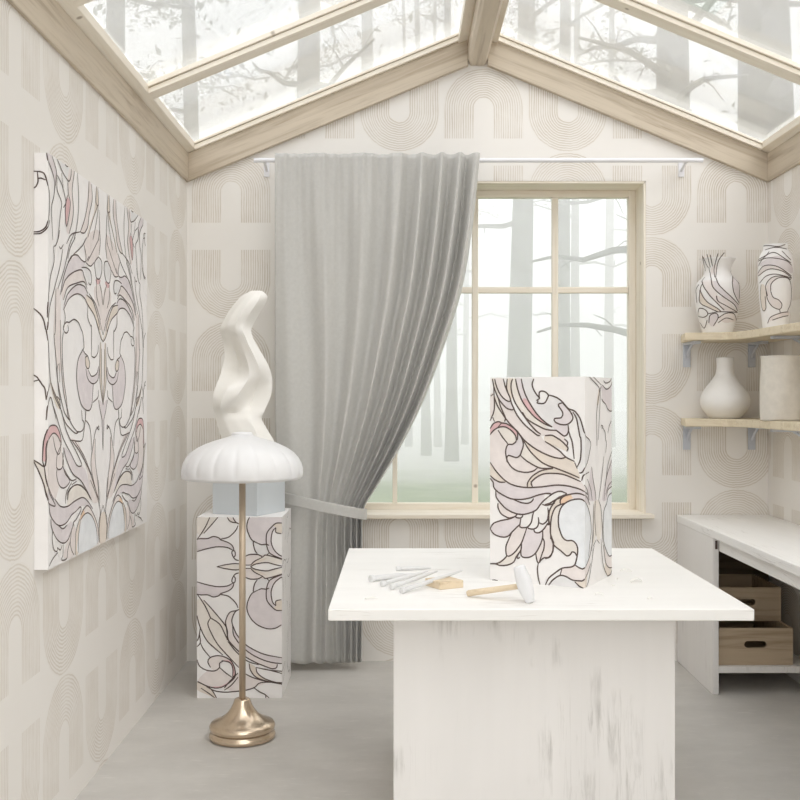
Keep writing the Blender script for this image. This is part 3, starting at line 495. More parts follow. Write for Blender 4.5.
 'ped_f': """
M 0 2611 21 2619 52 2614 214 2548 380 2512 461 2502 575 2502 677 2517 724 2536 831 2595 843 2571 822 2511 747 2435 708 2409 538 2348 433 2293 368 2270 328 2278 293 2299 245 2317 66 2309 26 2315 0 2331
M 0 3569 26 3585 66 3591 245 3583 293 3601 328 3622 368 3629 399 3621 538 3552 708 3490 747 3465 822 3389 843 3328 831 3305 724 3364 677 3382 575 3398 461 3398 380 3387 214 3351 52 3286 21 3280 0 3289
M 1140 2162 1189 2281 1233 2348 1263 2376 1333 2412 1409 2434 1494 2445 1557 2446 1568 2443 1557 2409 1559 2267 1573 2193 1591 2157 1644 2091 1728 2007 1757 1985 1789 1970 1832 1977 1879 1991 1910 1971 1910 1642 1885 1607 1847 1587 1723 1561 1650 1553 1612 1554 1538 1567 1463 1592 1389 1626 1326 1667 1271 1717 1223 1772 1180 1835 1145 1910 1125 1985 1120 2030 1122 2074
M 1129 3782 1120 3870 1125 3914 1145 3989 1178 4060 1910 4060 1910 3928 1879 3908 1832 3923 1789 3930 1757 3915 1728 3893 1644 3808 1591 3743 1573 3706 1559 3632 1557 3490 1568 3457 1557 3453 1494 3455 1409 3466 1333 3488 1263 3524 1233 3552 1189 3619 1153 3699
G 1356 2656 1393 2670 1440 2679 1575 2694 1604 2672 1623 2596 1629 2547 1629 2502 1619 2471 1590 2455 1449 2456 1309 2407 1279 2409 1269 2435 1272 2478 1295 2564 1308 2601 1326 2632
G 1326 3267 1308 3298 1295 3336 1272 3422 1269 3464 1279 3490 1309 3492 1449 3444 1590 3445 1619 3429 1629 3397 1629 3353 1623 3304 1604 3228 1575 3206 1393 3230 1356 3243
P 1078 2718 1108 2690 1152 2678 1236 2670 1526 2687 1645 2706 1765 2738 1910 2784 1910 2889 1836 2900 1758 2903 1720 2898 1613 2863 1573 2857 1534 2858 1401 2875 1326 2888 1202 2919 1110 2930 1078 2913 1069 2883 1064 2794 1069 2751
P 1069 3149 1064 3105 1069 3016 1078 2987 1110 2969 1202 2981 1326 3012 1401 3025 1534 3042 1573 3042 1613 3037 1720 3002 1758 2996 1836 3000 1910 3010 1910 3115 1728 3173 1603 3202 1479 3216 1274 3228 1202 3228 1152 3222 1108 3210 1078 3181
C 1202 2919 1223 2918 1326 2888 1534 2858 1573 2857 1613 2863 1720 2898 1758 2903 1837 2900 1910 2890 1910 2795 1767 2741 1646 2704 1560 2686 1526 2687 1497 2706 1477 2736 1449 2764 1295 2826 1251 2859 1215 2896
C 1215 3004 1251 3040 1295 3073 1449 3135 1477 3164 1497 3194 1526 3212 1560 3214 1646 3196 1767 3159 1910 3105 1910 3010 1880 3005 1758 2996 1720 3002 1613 3037 1573 3042 1490 3038 1401 3025 1326 3012 1223 2982 1202 2981
T 1202 2950 1256 2928 1387 2857 1555 2777 1573 2764 1555 2755 1504 2756 1449 2764 1370 2788 1330 2805 1295 2826 1261 2858 1204 2933
T 1204 2967 1261 3042 1295 3073 1330 3095 1370 3112 1449 3135 1504 3143 1555 3144 1573 3135 1521 3105 1387 3042 1221 2954 1202 2950
C 445 2950 439 2942 485 2932 724 2891 831 2879 962 2881 986 2888 1012 2919 955 2950 932 2952 688 2956
C 462 2948 688 2943 932 2948 955 2950 1012 2980 986 3012 962 3019 831 3021 724 3008 485 2968 439 2957 445 2950
M 1910 2776 1759 2717 1696 2687 1650 2659 1624 2632 1604 2595 1579 2529 1562 2450 1555 2374 1554 2299 1563 2226 1573 2193 1591 2155 1616 2118 1645 2084 1696 2039 1747 2039 1773 2070 1757 2091 1724 2120 1696 2162 1687 2191 1672 2265 1665 2343 1671 2418 1680 2458 1709 2531 1754 2601 1785 2634 1851 2687 1910 2711
M 1910 3188 1851 3212 1785 3265 1754 3299 1709 3368 1680 3442 1671 3481 1665 3557 1672 3635 1687 3708 1696 3737 1724 3780 1757 3808 1773 3830 1747 3861 1696 3861 1645 3815 1616 3782 1591 3744 1573 3706 1563 3674 1554 3600 1555 3525 1562 3450 1579 3371 1604 3305 1624 3268 1650 3241 1696 3212 1799 3165 1910 3123
T 1696 2023 1773 2070 1775 2104 1767 2145 1773 2178 1809 2203 1859 2221 1897 2209 1910 2165 1910 1976 1875 1960 1724 2006
T 1724 3893 1875 3940 1910 3924 1910 3734 1897 3691 1859 3679 1809 3696 1773 3722 1767 3755 1775 3796 1773 3830 1696 3876
C 13 2202 29 2201 50 2180 152 2016 254 1888 295 1826 306 1800 297 1754 264 1719 245 1677 248 1645 256 1611 286 1535 374 1356 438 1247 485 1182 661 993 677 966 665 966 640 976 518 1043 433 1097 338 1169 285 1218 237 1274 194 1336 155 1403 104 1512 49 1652 17 1753 2 1824 0 2163
C 5 3713 0 3737 0 4060 287 4060 254 4012 152 3883 50 3720 29 3698 13 3698
C 13 2202 35 2226 87 2229 152 2202 172 2185 268 2084 607 1674 662 1584 678 1535 689 1482 695 1379 686 1313 677 1306 658 1337 560 1580 523 1646 494 1677 463 1701 365 1757 306 1800 257 1858 152 2016 38 2155 20 2182
C 20 3718 152 3883 272 4060 471 4060 242 3786 194 3735 152 3698 87 3671 35 3674 13 3698
P 924 1970 813 1953 772 1942 739 1924 713 1895 690 1858 656 1776 642 1700 645 1667 662 1584 691 1360 708 1306 727 1303 749 1329 770 1374 785 1429 789 1494 782 1738 795 1816 825 1887 862 1939 902 1971 970 2001 966 1992
P 966 3907 970 3899 902 3929 862 3961 825 4013 804 4060 681 4060 713 4005 739 3976 772 3958 813 3947 924 3930
C 306 1800 359 1781 426 1737 494 1678 523 1646 559 1587 638 1406 677 1337 747 1249 903 1084 1005 960 1048 900 1078 843 1091 800 1097 756 1097 714 1091 680 1078 657 1053 644 1017 644 973 658 903 706 830 783 677 966 527 1130 461 1213 416 1283 355 1392 286 1535 256 1611 245 1677 250 1733 270 1782
P 306 688 256 771 245 812 255 863 291 904 319 921 354 934 430 951 506 951 545 945 584 935 679 897 720 874 739 858 718 850 615 843 535 805 507 781 507 688 478 656 438 625 399 611 366 624 334 653
R 553 843 627 853 679 854 723 843 753 822 781 793 807 760 847 688 866 613 868 536 862 503 849 468 828 437 770 379 683 312 584 256 512 232 438 224 399 225 328 238 217 274 140 306 13 379 134 308 214 271 252 261 326 253 437 260 549 287 619 323 685 376 779 462 801 503 812 576 812 618 796 696 761 770 739 796 699 815 615 827
P 13 379 20 402 37 429 91 492 156 553 214 596 253 610 293 613 367 607 399 611 440 640 472 675 507 688 533 676 560 652 646 565 765 504 793 482 801 457 789 434 765 408 655 327 584 287 546 271 474 257 328 259 217 277 94 313 52 330 22 352
T 0 348 13 364 37 365 71 352 280 229 337 179 367 142 427 52 444 15 445 5 385 5 245 71 87 135 19 174 0 192
M 801 1646 808 1636 871 1471 914 1398 963 1334 1018 1270 1106 1191 1167 1148 1262 1092 1360 1042 1460 1000 1608 958 1821 929 1889 914 1910 905 1910 774 1889 769 1856 769 1776 781 1625 812 1518 844 1411 888 1302 941 1200 1003 1106 1071 1046 1123 965 1208 888 1302 847 1367 816 1445 805 1498 796 1598
P 708 1306 719 1279 767 1217 951 1038 1078 935 1223 848 1405 762 1592 688 1666 663 1696 657 1753 664 1789 688 1823 724 1804 765 1757 779 1606 802 1521 825 1421 874 1291 957 1162 1052 1047 1149 959 1244 798 1439 734 1381 712 1345
T 1171 781 1192 779 1225 763 1300 713 1326 688 1340 649 1342 607 1356 565 1406 513 1474 463 1543 425 1615 398 1727 364 1910 322 1693 355 1573 379 1416 426 1326 472 1291 499 1263 529 1239 562 1202 626 1169 719 1164 760
P 615 225 615 251 636 281 850 491 909 534 951 553 993 566 1035 570 1078 565 1113 552 1219 479 1264 457 1532 388 1560 376 1573 364 1566 349 1506 317 1254 230 1112 187 935 148 862 148 739 169 660 194 631 209
L 445 2950 615 2910 798 2881 874 2878 986 2888
L 986 3012 874 3021 798 3018 615 2990 445 2950
L 955 2913 1202 2913
L 1202 2987 955 2987
L 939 2811 900 2802 862 2786 828 2749 801 2703 785 2652 785 2610 814 2591 847 2595 860 2637 862 2687 850 2713 831 2734
L 831 3166 850 3186 862 3212 860 3262 847 3305 814 3309 785 3290 785 3247 801 3197 828 3151 862 3113 900 3097 939 3089
L 0 2609 176 2558 295 2529 421 2506 499 2500 611 2505 677 2517 720 2532 831 2595
L 831 3305 720 3367 677 3382 611 3394 499 3399 421 3394 295 3370 176 3342 0 3290
L 0 2332 90 2317 207 2320 245 2317 288 2302 328 2282 368 2270 412 2274 456 2287 492 2301 538 2348 677 2396 708 2409 747 2433 777 2459 801 2487 820 2532 831 2579
L 831 3320 820 3368 801 3413 777 3441 747 3466 708 3490 677 3504 538 3552 492 3598 456 3613 412 3625 368 3629 328 3618 288 3598 245 3583 207 3580 90 3583 0 3568
L 507 2332 631 2311 671 2301 708 2286 743 2264 809 2206 862 2147 890 2104 924 2023
L 924 3876 890 3795 862 3753 809 3694 743 3636 708 3614 671 3599 631 3589 507 3567
L 0 2344 126 2162 183 2070 239 1956 306 1800 301 1793 306 1800 423 1731 493 1677 523 1646 560 1586 659 1368 703 1300 788 1200 900 1081 955 1028
L 289 4060 221 3904 183 3830 126 3738 0 3556
L 0 1852 41 1688 75 1584 137 1439 194 1336 238 1274 290 1218 430 1093 584 966
L 3 4060 0 4047
L 152 2202 324 2012 531 1770 607 1674 647 1613 662 1584 677 1541 684 1500 685 1460 677 1345 677 1306
L 471 4060 324 3888 152 3698
L 306 1800 256 1722 245 1677 248 1645 256 1611 286 1535 337 1427 394 1319 461 1213 527 1130 727 913 939 688
L 75 1568 57 1440 44 1368 22 1315 0 1279
L 75 1244 127 1130 152 1090 198 1030 306 904
L 0 1154 56 1206 75 1244 78 1275 75 1312 59 1429
L 0 866 37 753 59 719 84 695 145 655 214 626 250 617 329 607 366 607 399 611 445 629 482 658 507 688 507 781 535 804 615 843
L 306 688 257 773 245 812 255 863 291 904 319 921 354 934 430 951 467 953 545 945 624 922 665 904 704 883 739 858 768 829 793 795 814 759 831 719 843 683 860 601 862 534 837 495 801 472
L 847 688 864 573 866 536 862 503 849 468 828 437 770 379 683 312 616 271 548 242 475 226 438 224 399 225 328 238 253 260 146 303 13 379
L 553 843 673 821 709 811 739 796 766 769 785 735 798 696 807 657 810 617 801 487
L 507 688 646 565 801 457
L 13 364 116 320 183 287 248 249 310 206 337 179 362 146 439 5
L 90 225 275 101 400 5
L 214 256 360 178 433 154 540 137 615 132 695 133 1032 165 1109 179 1189 199 1261 225 1295 240 1322 261 1364 311 1397 333 1449 348 1506 354 1576 356 1910 349
L 615 225 685 315 739 379 924 565
L 924 472 821 343 770 287 708 238 615 179
L 1372 2425 1264 2374 1233 2348 1210 2317 1189 2281 1170 2241 1140 2162 1129 2118 1122 2074 1120 2030 1125 1985 1133 1948 1161 1872 1202 1800 1245 1744 1271 1717 1326 1667 1356 1646 1389 1626 1463 1592 1538 1567 1573 1559 1612 1554 1651 1553 1689 1555 1758 1568 1796 1583 1897 1646
L 1178 4060 1145 3989 1125 3914 1120 3870 1122 3826 1129 3782 1140 3737 1170 3659 1189 3619 1210 3582 1233 3552 1264 3525 1372 3475
L 1372 2425 1409 2443 1449 2456 1557 2446 1591 2457 1619 2471
L 1619 3429 1591 3443 1557 3453 1449 3444 1409 3457 1372 3475
L 1356 2656 1313 2599 1295 2564 1273 2483 1264 2409 1275 2383 1295 2372
L 1295 3527 1275 3516 1264 3490 1273 3417 1295 3336 1313 3300 1356 3243
L 1573 2681 1634 2626
L 1634 3274 1573 3218
L 1078 2718 1156 2683 1202 2672 1276 2669 1355 2676 1387 2681 1480 2734 1498 2712 1526 2687 1558 2688 1597 2694 1696 2718 1910 2789
L 1910 3111 1696 3181 1597 3206 1558 3211 1526 3212 1498 3188 1480 3166 1387 3218 1355 3224 1276 3230 1202 3228 1156 3216 1078 3181
L 1202 2919 1261 2855 1295 2826 1336 2802 1480 2734
L 1480 3166 1336 3097 1295 3073 1261 3045 1202 2981
L 1202 2950 1275 2906 1326 2888 1445 2866 1534 2857 1573 2857 1613 2861 1758 2903 1910 2936
L 1910 2963 1758 2996 1613 3038 1573 3042 1534 3042 1445 3034 1326 3012 1275 2993 1202 2950
L 1910 2772 1722 2700 1650 2659 1624 2632 1590 2564 1569 2490 1557 2409 1554 2337 1557 2262 1563 2226 1573 2193 1591 2157 1616 2123 1644 2091 1728 2007 1757 1985 1789 1970 1828 1965 1910 1970
L 1910 3930 1828 3935 1789 3930 1757 3915 1728 3893 1644 3808 1616 3777 1591 3743 1573 3706 1563 3674 1557 3638 1554 3562 1557 3490 1569 3409 1590 3336 1624 3268 1650 3241 1722 3200 1910 3128
L 1910 2714 1892 2708 1851 2687 1785 2634 1754 2601 1727 2564 1709 2531 1680 2458 1671 2418 1665 2378 1667 2304 1672 2265 1687 2191 1696 2162 1718 2122 1773 2070
L 1773 3830 1718 3777 1696 3737 1687 3708 1672 3635 1667 3596 1665 3521 1671 3481 1680 3442 1709 3368 1727 3336 1754 3299 1785 3265 1851 3212 1892 3191 1910 3186
L 1773 2070 1764 2147 1773 2178 1805 2194 1897 2209
L 1897 3691 1805 3706 1773 3722 1764 3752 1773 3830
L 801 1646 841 1538 872 1465 893 1429 938 1366 990 1302 1048 1241 1106 1191 1167 1148 1262 1092 1360 1042 1427 1013 1495 989 1573 966 1642 950 1910 905
L 801 1615 810 1473 817 1436 831 1399 847 1369 912 1272 991 1179 1046 1123 1136 1047 1233 982 1302 941 1411 888 1518 844 1590 821 1696 796 1768 786 1910 775
L 970 2001 896 1968 862 1939 843 1912 808 1841 785 1769 782 1729 801 1615
L 807 4060 825 4021 862 3961 896 3932 970 3899
L 924 1970 806 1952 770 1942 739 1924 713 1895 690 1858 671 1817 646 1738 642 1700 645 1667 662 1584 686 1382 695 1342 708 1306 727 1270 749 1237 802 1179 920 1066 1047 959 1114 911 1187 868 1368 777 1592 688 1666 663 1696 657 1753 664 1789 688 1801 724 1804 765
L 681 4060 713 4005 739 3976 770 3958 806 3947 924 3930
L 692 1275 814 1117 866 1057 952 972 1046 891 1109 846 1176 810 1246 785 1387 750
L 1171 781 1188 665 1202 626 1239 562 1263 529 1291 499 1326 472 1353 455 1416 427 1530 391 1675 355 1910 309
L 1326 688 1337 606 1356 565 1406 513 1474 463 1543 425 1653 386 1763 354 1910 324
L 1078 549 1181 494 1264 457 1371 422 1573 364
L 1511 657 1696 611 1910 550
L 1326 688 1521 647 1634 626 1716 617 1910 602
L 1264 240 1418 132 1511 91 1542 71 1549 33 1544 5
L 1542 71 1620 5
""",
 'can_s': """
M 213 6215 213 6098 188 6215
R 130 1639 131 1753 149 1918 170 2003 204 2086 213 2096 213 1932 197 1883 186 1825 186 1639 157 1609
P 186 1639 186 1825 197 1883 213 1932 213 1292 204 1318 176 1489 174 1552
C 158 1536 173 1493 186 1340 213 1242 213 1009 213 1039 204 1080 140 1309 74 1471 0 1622 0 1639 11 1639 58 1618 115 1580
M 204 1191 213 1190 213 1076 201 1163
L 0 5942 87 5938 134 5924 151 5912 167 5886 182 5847 213 5727
L 213 5206 201 5161 186 5122 171 5100 153 5083 133 5068 93 5048 62 5040 0 5038
L 0 5007 85 5012 111 5020 132 5032 173 5065 190 5084 213 5117
L 55 5933 65 5817 65 5793 58 5762 37 5718 19 5702 0 5691
L 55 5830 83 5837 111 5840 176 5812
L 0 3898 57 3852 93 3818 125 3775 137 3751 156 3700 176 3595 186 3576 213 3419
L 0 2905 26 2891 55 2868 130 2756 152 2732 167 2700 171 2682 186 2533
L 0 2812 74 2831
L 0 1638 74 1592 141 1542 158 1536 174 1561 182 1601
L 0 1619 62 1498 123 1355 156 1259 186 1117 198 1085 213 1064
L 192 6215 204 6138 213 6098
L 213 3994 213 3939 209 3913 204 3762
L 213 3699 213 3649 208 3625 204 3576
L 186 2533 213 2665
L 186 2235 197 2370 204 2421 213 2453
L 130 1639 139 1825 149 1918 170 2003 204 2086 213 2096
L 130 1639 151 1547 158 1536 165 1545 174 1569 181 1602 187 1661 184 1773 186 1825 197 1883 213 1932
L 158 1536 181 1364 198 1291 213 1242
L 130 1340 200 1097 213 1034
L 213 1236 204 1285
""",
 'can_f': """
M 0 6215 169 6215 254 6130 324 6072 360 6029 369 6003 365 5949 267 5664 254 5637 282 5770 285 5804 282 5833 274 5857 247 5901 169 5979 143 5999 26 6071 2 6092
M 5725 6215 5698 6092 5674 6071 5557 5999 5531 5979 5453 5901 5426 5857 5418 5833 5415 5804 5418 5770 5446 5637 5433 5664 5335 5949 5331 6003 5340 6029 5376 6072 5446 6130 5531 6215
G 1089 6215 1071 6119 1042 6049 1017 6012 967 5994 875 6005 759 6036 662 6067 595 6098 514 6150 370 6215
G 5330 6215 5186 6150 5105 6098 5038 6067 4941 6036 4825 6005 4733 5994 4683 6012 4658 6049 4629 6119 4611 6215
R 905 5725 951 5723 1001 5705 1030 5669 1031 5647 1008 5557 952 5427 896 5320 859 5270 844 5261 831 5266 819 5281 792 5367 783 5427 786 5517 805 5605 838 5674 870 5708
R 4830 5708 4862 5674 4887 5629 4909 5548 4917 5485 4917 5427 4901 5335 4881 5281 4869 5266 4856 5261 4841 5270 4804 5320 4748 5427 4692 5557 4669 5647 4670 5669 4699 5705 4749 5723 4795 5725
P 1252 6215 1228 6141 1151 5977 1129 5915 1124 5887 1123 5858 1131 5802 1186 5622 1182 5533 1165 5475 1091 5325 1049 5257 1006 5198 967 5163 927 5153 884 5162 852 5191 844 5242 848 5260 879 5333 994 5555 1018 5616 1030 5669 1029 5699 1015 5753 987 5803 926 5894 908 5938 908 5994 925 6064 954 6133 1009 6215
P 4691 6215 4728 6165 4762 6099 4786 6029 4795 5962 4792 5938 4774 5894 4713 5803 4685 5753 4671 5699 4674 5644 4706 5555 4834 5306 4856 5242 4848 5191 4816 5162 4773 5153 4733 5163 4714 5176 4672 5225 4591 5358 4547 5446 4526 5503 4514 5564 4514 5622 4569 5802 4577 5858 4576 5887 4571 5915 4549 5977 4472 6141 4448 6215
P 2154 6215 2167 6201 2185 6163 2205 6083 2212 5991 2203 5932 2192 5900 2155 5834 2062 5703 2025 5645 2002 5580 1982 5496 1955 5444 1913 5400 1860 5358 1803 5322 1748 5296 1613 5255 1546 5285 1586 5343 1756 5527 1816 5599 1886 5704 1910 5762 1940 5860 1992 6125 2016 6215
P 3684 6215 3708 6125 3760 5860 3790 5762 3814 5704 3884 5599 3944 5527 4114 5343 4154 5285 4087 5255 3952 5296 3897 5322 3840 5358 3787 5400 3745 5444 3728 5470 3718 5496 3689 5612 3675 5645 3524 5867 3497 5932 3488 6022 3500 6111 3524 6184 3546 6215
T 2456 6215 2474 6215 2501 6189 2534 6132 2562 6058 2577 5981 2576 5946 2570 5915 2554 5883 2532 5852 2470 5791 2314 5665 2239 5598 1939 5277 1898 5234 1879 5222 1928 5304 2025 5435 2270 5682 2326 5752 2348 5788 2386 5888 2403 5966 2438 6173
T 3244 6215 3262 6173 3297 5966 3314 5888 3352 5788 3374 5752 3430 5682 3675 5435 3772 5304 3821 5222 3802 5234 3761 5277 3461 5598 3386 5665 3230 5791 3168 5852 3146 5883 3130 5915 3124 5946 3123 5981 3138 6058 3166 6132 3199 6189 3226 6215
P 1748 5099 1767 5137 1800 5174 1941 5286 2005 5324 2096 5362 2282 5424 2391 5455 2493 5476 2570 5480 2607 5469 2635 5448 2654 5419 2667 5385 2683 5280 2681 5215 2675 5181 2651 5113 2607 5051 2560 5012 2500 4975 2167 4809 2096 4791 2009 4789 1918 4801 1851 4822 1829 4845 1817 4943 1757 5047 1748 5073
P 3952 5073 3943 5047 3883 4943 3871 4845 3849 4822 3782 4801 3691 4789 3604 4791 3533 4809 3200 4975 3140 5012 3093 5051 3049 5113 3025 5181 3019 5215 3017 5280 3033 5385 3046 5419 3065 5448 3093 5469 3130 5480 3207 5476 3309 5455 3521 5390 3695 5324 3759 5286 3900 5174 3933 5137 3952 5099
M 1381 4883 1209 4828 1076 4772 955 4711 905 4680 840 4627 758 4538 662 4396 642 4360 612 4283 602 4249 597 4202 603 4196 612 4203 691 4315 750 4383 783 4410 889 4470 1018 4524 1156 4572 1245 4594 1536 4646 1613 4668 1677 4698 1733 4735 1777 4772 1806 4805 1817 4828 1742 4837 1613 4833 1563 4848 1515 4871 1458 4888
M 4242 4888 4185 4871 4137 4848 4087 4833 3958 4837 3883 4828 3894 4805 3923 4772 3967 4735 4023 4698 4087 4668 4164 4646 4455 4594 4544 4572 4682 4524 4811 4470 4917 4410 4950 4383 5009 4315 5088 4203 5097 4196 5103 4202 5098 4249 5088 4283 5058 4360 5038 4396 4942 4538 4890 4598 4829 4654 4745 4711 4688 4742 4491 4828 4319 4883
P 603 4196 642 4270 690 4328 750 4385 833 4440 952 4498 1087 4549 1246 4598 1448 4646 1540 4661 1613 4668 1670 4660 1700 4639 1720 4610 1748 4581 1874 4496 1907 4470 1921 4454 1871 4467 1748 4488 1665 4479 1457 4445 1037 4354 966 4331 905 4305 867 4281 804 4217 732 4122 711 4100 692 4088 655 4090 623 4115 603 4154
P 5097 4154 5077 4115 5045 4090 5008 4088 4989 4100 4968 4122 4896 4217 4833 4281 4795 4305 4734 4331 4586 4373 4243 4445 4035 4479 3952 4488 3829 4467 3779 4454 3793 4470 3826 4496 3952 4581 3980 4610 4000 4639 4030 4660 4087 4668 4160 4661 4353 4624 4544 4572 4682 4524 4811 4470 4917 4410 4982 4357 5058 4270 5097 4196
M 722 4013 801 4118 865 4178 905 4207 1013 4265 1147 4324 1285 4374 1349 4393 1456 4413 1563 4422 1663 4422 1748 4415 1806 4404 1855 4387 1897 4365 1930 4340 1955 4311 1968 4286 1977 4255 1981 4187 1977 4157 1968 4135 1955 4123 1930 4126 1804 4208 1748 4228 1578 4256 1480 4260 1381 4254 1212 4220 1041 4165 967 4134 870 4073 692 3932 675 3934 690 3967
M 5010 3967 5025 3934 5008 3932 4830 4073 4733 4134 4576 4194 4401 4240 4319 4254 4220 4260 4122 4256 4031 4244 3952 4228 3896 4208 3770 4126 3745 4123 3732 4135 3723 4157 3719 4187 3723 4255 3732 4286 3745 4311 3770 4340 3803 4365 3845 4387 3894 4404 3952 4415 4037 4422 4137 4422 4244 4413 4351 4393 4415 4374 4553 4324 4687 4265 4795 4207 4835 4178 4899 4118
G 1613 4709 1708 4734 1851 4739 1939 4737 2027 4727 2096 4706 2124 4684 2144 4656 2158 4624 2167 4566 2158 4529 2133 4497 2096 4473 2014 4450 1921 4454 1885 4471 1850 4495 1748 4581 1639 4665 1616 4690
G 4084 4690 4061 4665 3952 4581 3850 4495 3815 4471 3779 4454 3686 4450 3604 4473 3567 4497 3542 4529 3533 4566 3535 4593 3556 4656 3576 4684 3604 4706 3673 4727 3761 4737 3849 4739 3992 4734 4087 4709
G 2570 5013 2510 4994 2444 4962 2386 4924 2348 4887 2338 4858 2342 4828 2412 4676 2431 4649 2458 4631 2548 4621 2645 4642 2685 4668 2722 4705 2753 4746 2774 4788 2786 4849 2786 4881 2773 4940 2759 4962 2710 4995 2642 5014
G 3058 5014 2990 4995 2941 4962 2927 4940 2914 4881 2914 4849 2926 4788 2947 4746 2978 4705 3015 4668 3055 4642 3152 4621 3242 4631 3269 4649 3288 4676 3345 4798 3358 4828 3362 4858 3352 4887 3314 4924 3256 4962 3190 4994 3130 5013
R 2421 4606 2544 4629 2683 4635 2709 4614 2683 4581 2614 4542 2532 4521 2479 4540 2429 4576
R 3271 4576 3221 4540 3168 4521 3086 4542 3017 4581 2991 4614 3017 4635 3156 4629 3279 4606
T 1886 4284 1930 4287 1998 4280 2081 4265 2165 4241 2239 4212 2304 4172 2398 4093 2532 3957 2586 3894 2683 3750 2830 3593 2851 3563 2833 3565 2744 3612 2645 3682 2596 3735 2479 3887 2415 3942 2269 3999 2041 4080 1955 4123 1923 4151 1896 4183 1877 4216 1868 4246 1870 4270
T 3830 4270 3832 4246 3823 4216 3804 4183 3777 4151 3745 4123 3659 4080 3431 3999 3285 3942 3221 3887 3104 3735 3055 3682 2956 3612 2867 3565 2849 3563 2870 3593 3017 3750 3114 3894 3168 3957 3302 4093 3396 4172 3461 4212 3535 4241 3619 4265 3702 4280 3770 4287 3814 4284
P 2312 4411 2350 4462 2426 4502 2519 4528 2611 4540 2683 4537 2711 4528 2737 4513 2781 4469 2799 4440 2829 4372 2851 4290 2863 4212 2871 4079 2871 3939 2863 3820 2851 3761 2776 3734 2634 3828 2587 3876 2436 4110 2364 4235 2335 4294 2316 4348 2309 4393
P 3391 4393 3376 4322 3336 4235 3264 4110 3113 3876 3066 3828 2924 3734 2849 3761 2834 3846 2828 3973 2830 4114 2841 4241 2859 4332 2885 4408 2919 4469 2940 4493 2989 4528 3017 4537 3089 4540 3181 4528 3274 4502 3350 4462 3388 4411
P 340 4226 405 4266 484 4247 544 4190 561 4132 568 4052 573 3806 596 3695 603 3615 613 3339 614 3137 610 3044 603 2996 536 2943 456 2992 437 3008 402 3052 370 3111 332 3200 301 3296 273 3401 254 3498 245 3570 244 3632 271 3896 301 4104 319 4176
P 5368 4213 5387 4154 5409 4047 5450 3710 5457 3611 5446 3498 5427 3401 5399 3296 5368 3200 5330 3111 5298 3052 5263 3008 5244 2992 5164 2943 5097 2996 5090 3044 5086 3137 5087 3339 5097 3615 5104 3695 5127 3806 5132 4052 5139 4132 5156 4190 5216 4247 5295 4266 5360 4226
M 1680 3355 1645 3346 1604 3327 1518 3269 1447 3201 1398 3127 1374 3070 1357 3012 1348 2929 1357 2850 1390 2744 1430 2663 1465 2604 1531 2517 1584 2467 1613 2447 1674 2415 1745 2389 1820 2369 1955 2350 2041 2353 2112 2376 2167 2421 2180 2441 2208 2525 2239 2698 2267 2747 2291 2778 2275 2805 2214 2825 2028 2860 1955 2885 1925 2907 1903 2933 1886 2961 1851 3050 1839 3103 1832 3187 1817 3236 1761 3317 1724 3346
M 3976 3346 3939 3317 3883 3236 3868 3187 3861 3103 3849 3050 3814 2961 3797 2933 3775 2907 3745 2885 3672 2860 3486 2825 3425 2805 3409 2778 3433 2747 3461 2698 3492 2525 3520 2441 3533 2421 3588 2376 3659 2353 3745 2350 3880 2369 3955 2389 4026 2415 4087 2447 4116 2467 4169 2517 4235 2604 4270 2663 4310 2744 4343 2850 4352 2929 4343 3012 4326 3070 4302 3127 4253 3201 4221 3235 4139 3301 4055 3346 4020 3355
T 1817 3236 1858 3265 1921 3261 1958 3240 2001 3208 2039 3171 2061 3140 2055 3104 2027 3072 1990 3054 1918 3058 1851 3091 1836 3115 1823 3147 1813 3213
T 3887 3213 3877 3147 3864 3115 3849 3091 3782 3058 3710 3054 3673 3072 3645 3104 3639 3140 3661 3171 3699 3208 3742 3240 3779 3261 3842 3265 3883 3236
M 1851 3050 1861 3005 1877 2973 1925 2909 1955 2885 2013 2855 2085 2830 2163 2812 2239 2805 2343 2811 2447 2834 2532 2873 2560 2899 2602 2967 2630 3041 2645 3093 2634 3126 2592 3114 2505 3011 2458 2980 2368 2952 2261 2933 2167 2931 2114 2948 2029 3010 1990 3032 1903 3058
M 3797 3058 3710 3032 3671 3010 3586 2948 3533 2931 3439 2933 3332 2952 3242 2980 3195 3011 3108 3114 3066 3126 3055 3093 3070 3041 3098 2967 3140 2899 3168 2873 3253 2834 3357 2811 3461 2805 3537 2812 3615 2830 3687 2855 3745 2885 3775 2909 3801 2940 3823 2973 3847 3032 3849 3050
T 2683 3532 2665 3426 2649 3193 2645 3012 2653 2899 2683 2789 2754 2606 2821 2468 2844 2437 2851 2438 2855 2458 2850 2525 2797 2944 2785 3313 2777 3408 2755 3493 2729 3540 2703 3556
T 2997 3556 2971 3540 2945 3493 2923 3408 2915 3313 2903 2944 2850 2525 2845 2458 2849 2438 2856 2437 2866 2448 2894 2495 2963 2647 3028 2820 3051 2923 3054 3100 3040 3364 3021 3518 3017 3532
M 2570 2527 2618 2527 2702 2510 2790 2479 2851 2438 2863 2417 2872 2372 2851 2173 2855 1758 2851 1644 2845 1673 2813 1994 2787 2124 2750 2221 2683 2351 2659 2389 2578 2491 2566 2514
M 3134 2514 3122 2491 3041 2389 3017 2351 2963 2250 2924 2159 2903 2086 2892 2029 2855 1673 2849 1644 2845 1758 2849 2173 2828 2372 2837 2417 2849 2438 2910 2479 2998 2510 3082 2527 3130 2527
T 85 2832 145 2789 369 2589 432 2559 479 2549 514 2532 531 2507 552 2442 553 2413 544 2396 468 2397 369 2436 292 2498 219 2579 161 2663 91 2790 80 2827
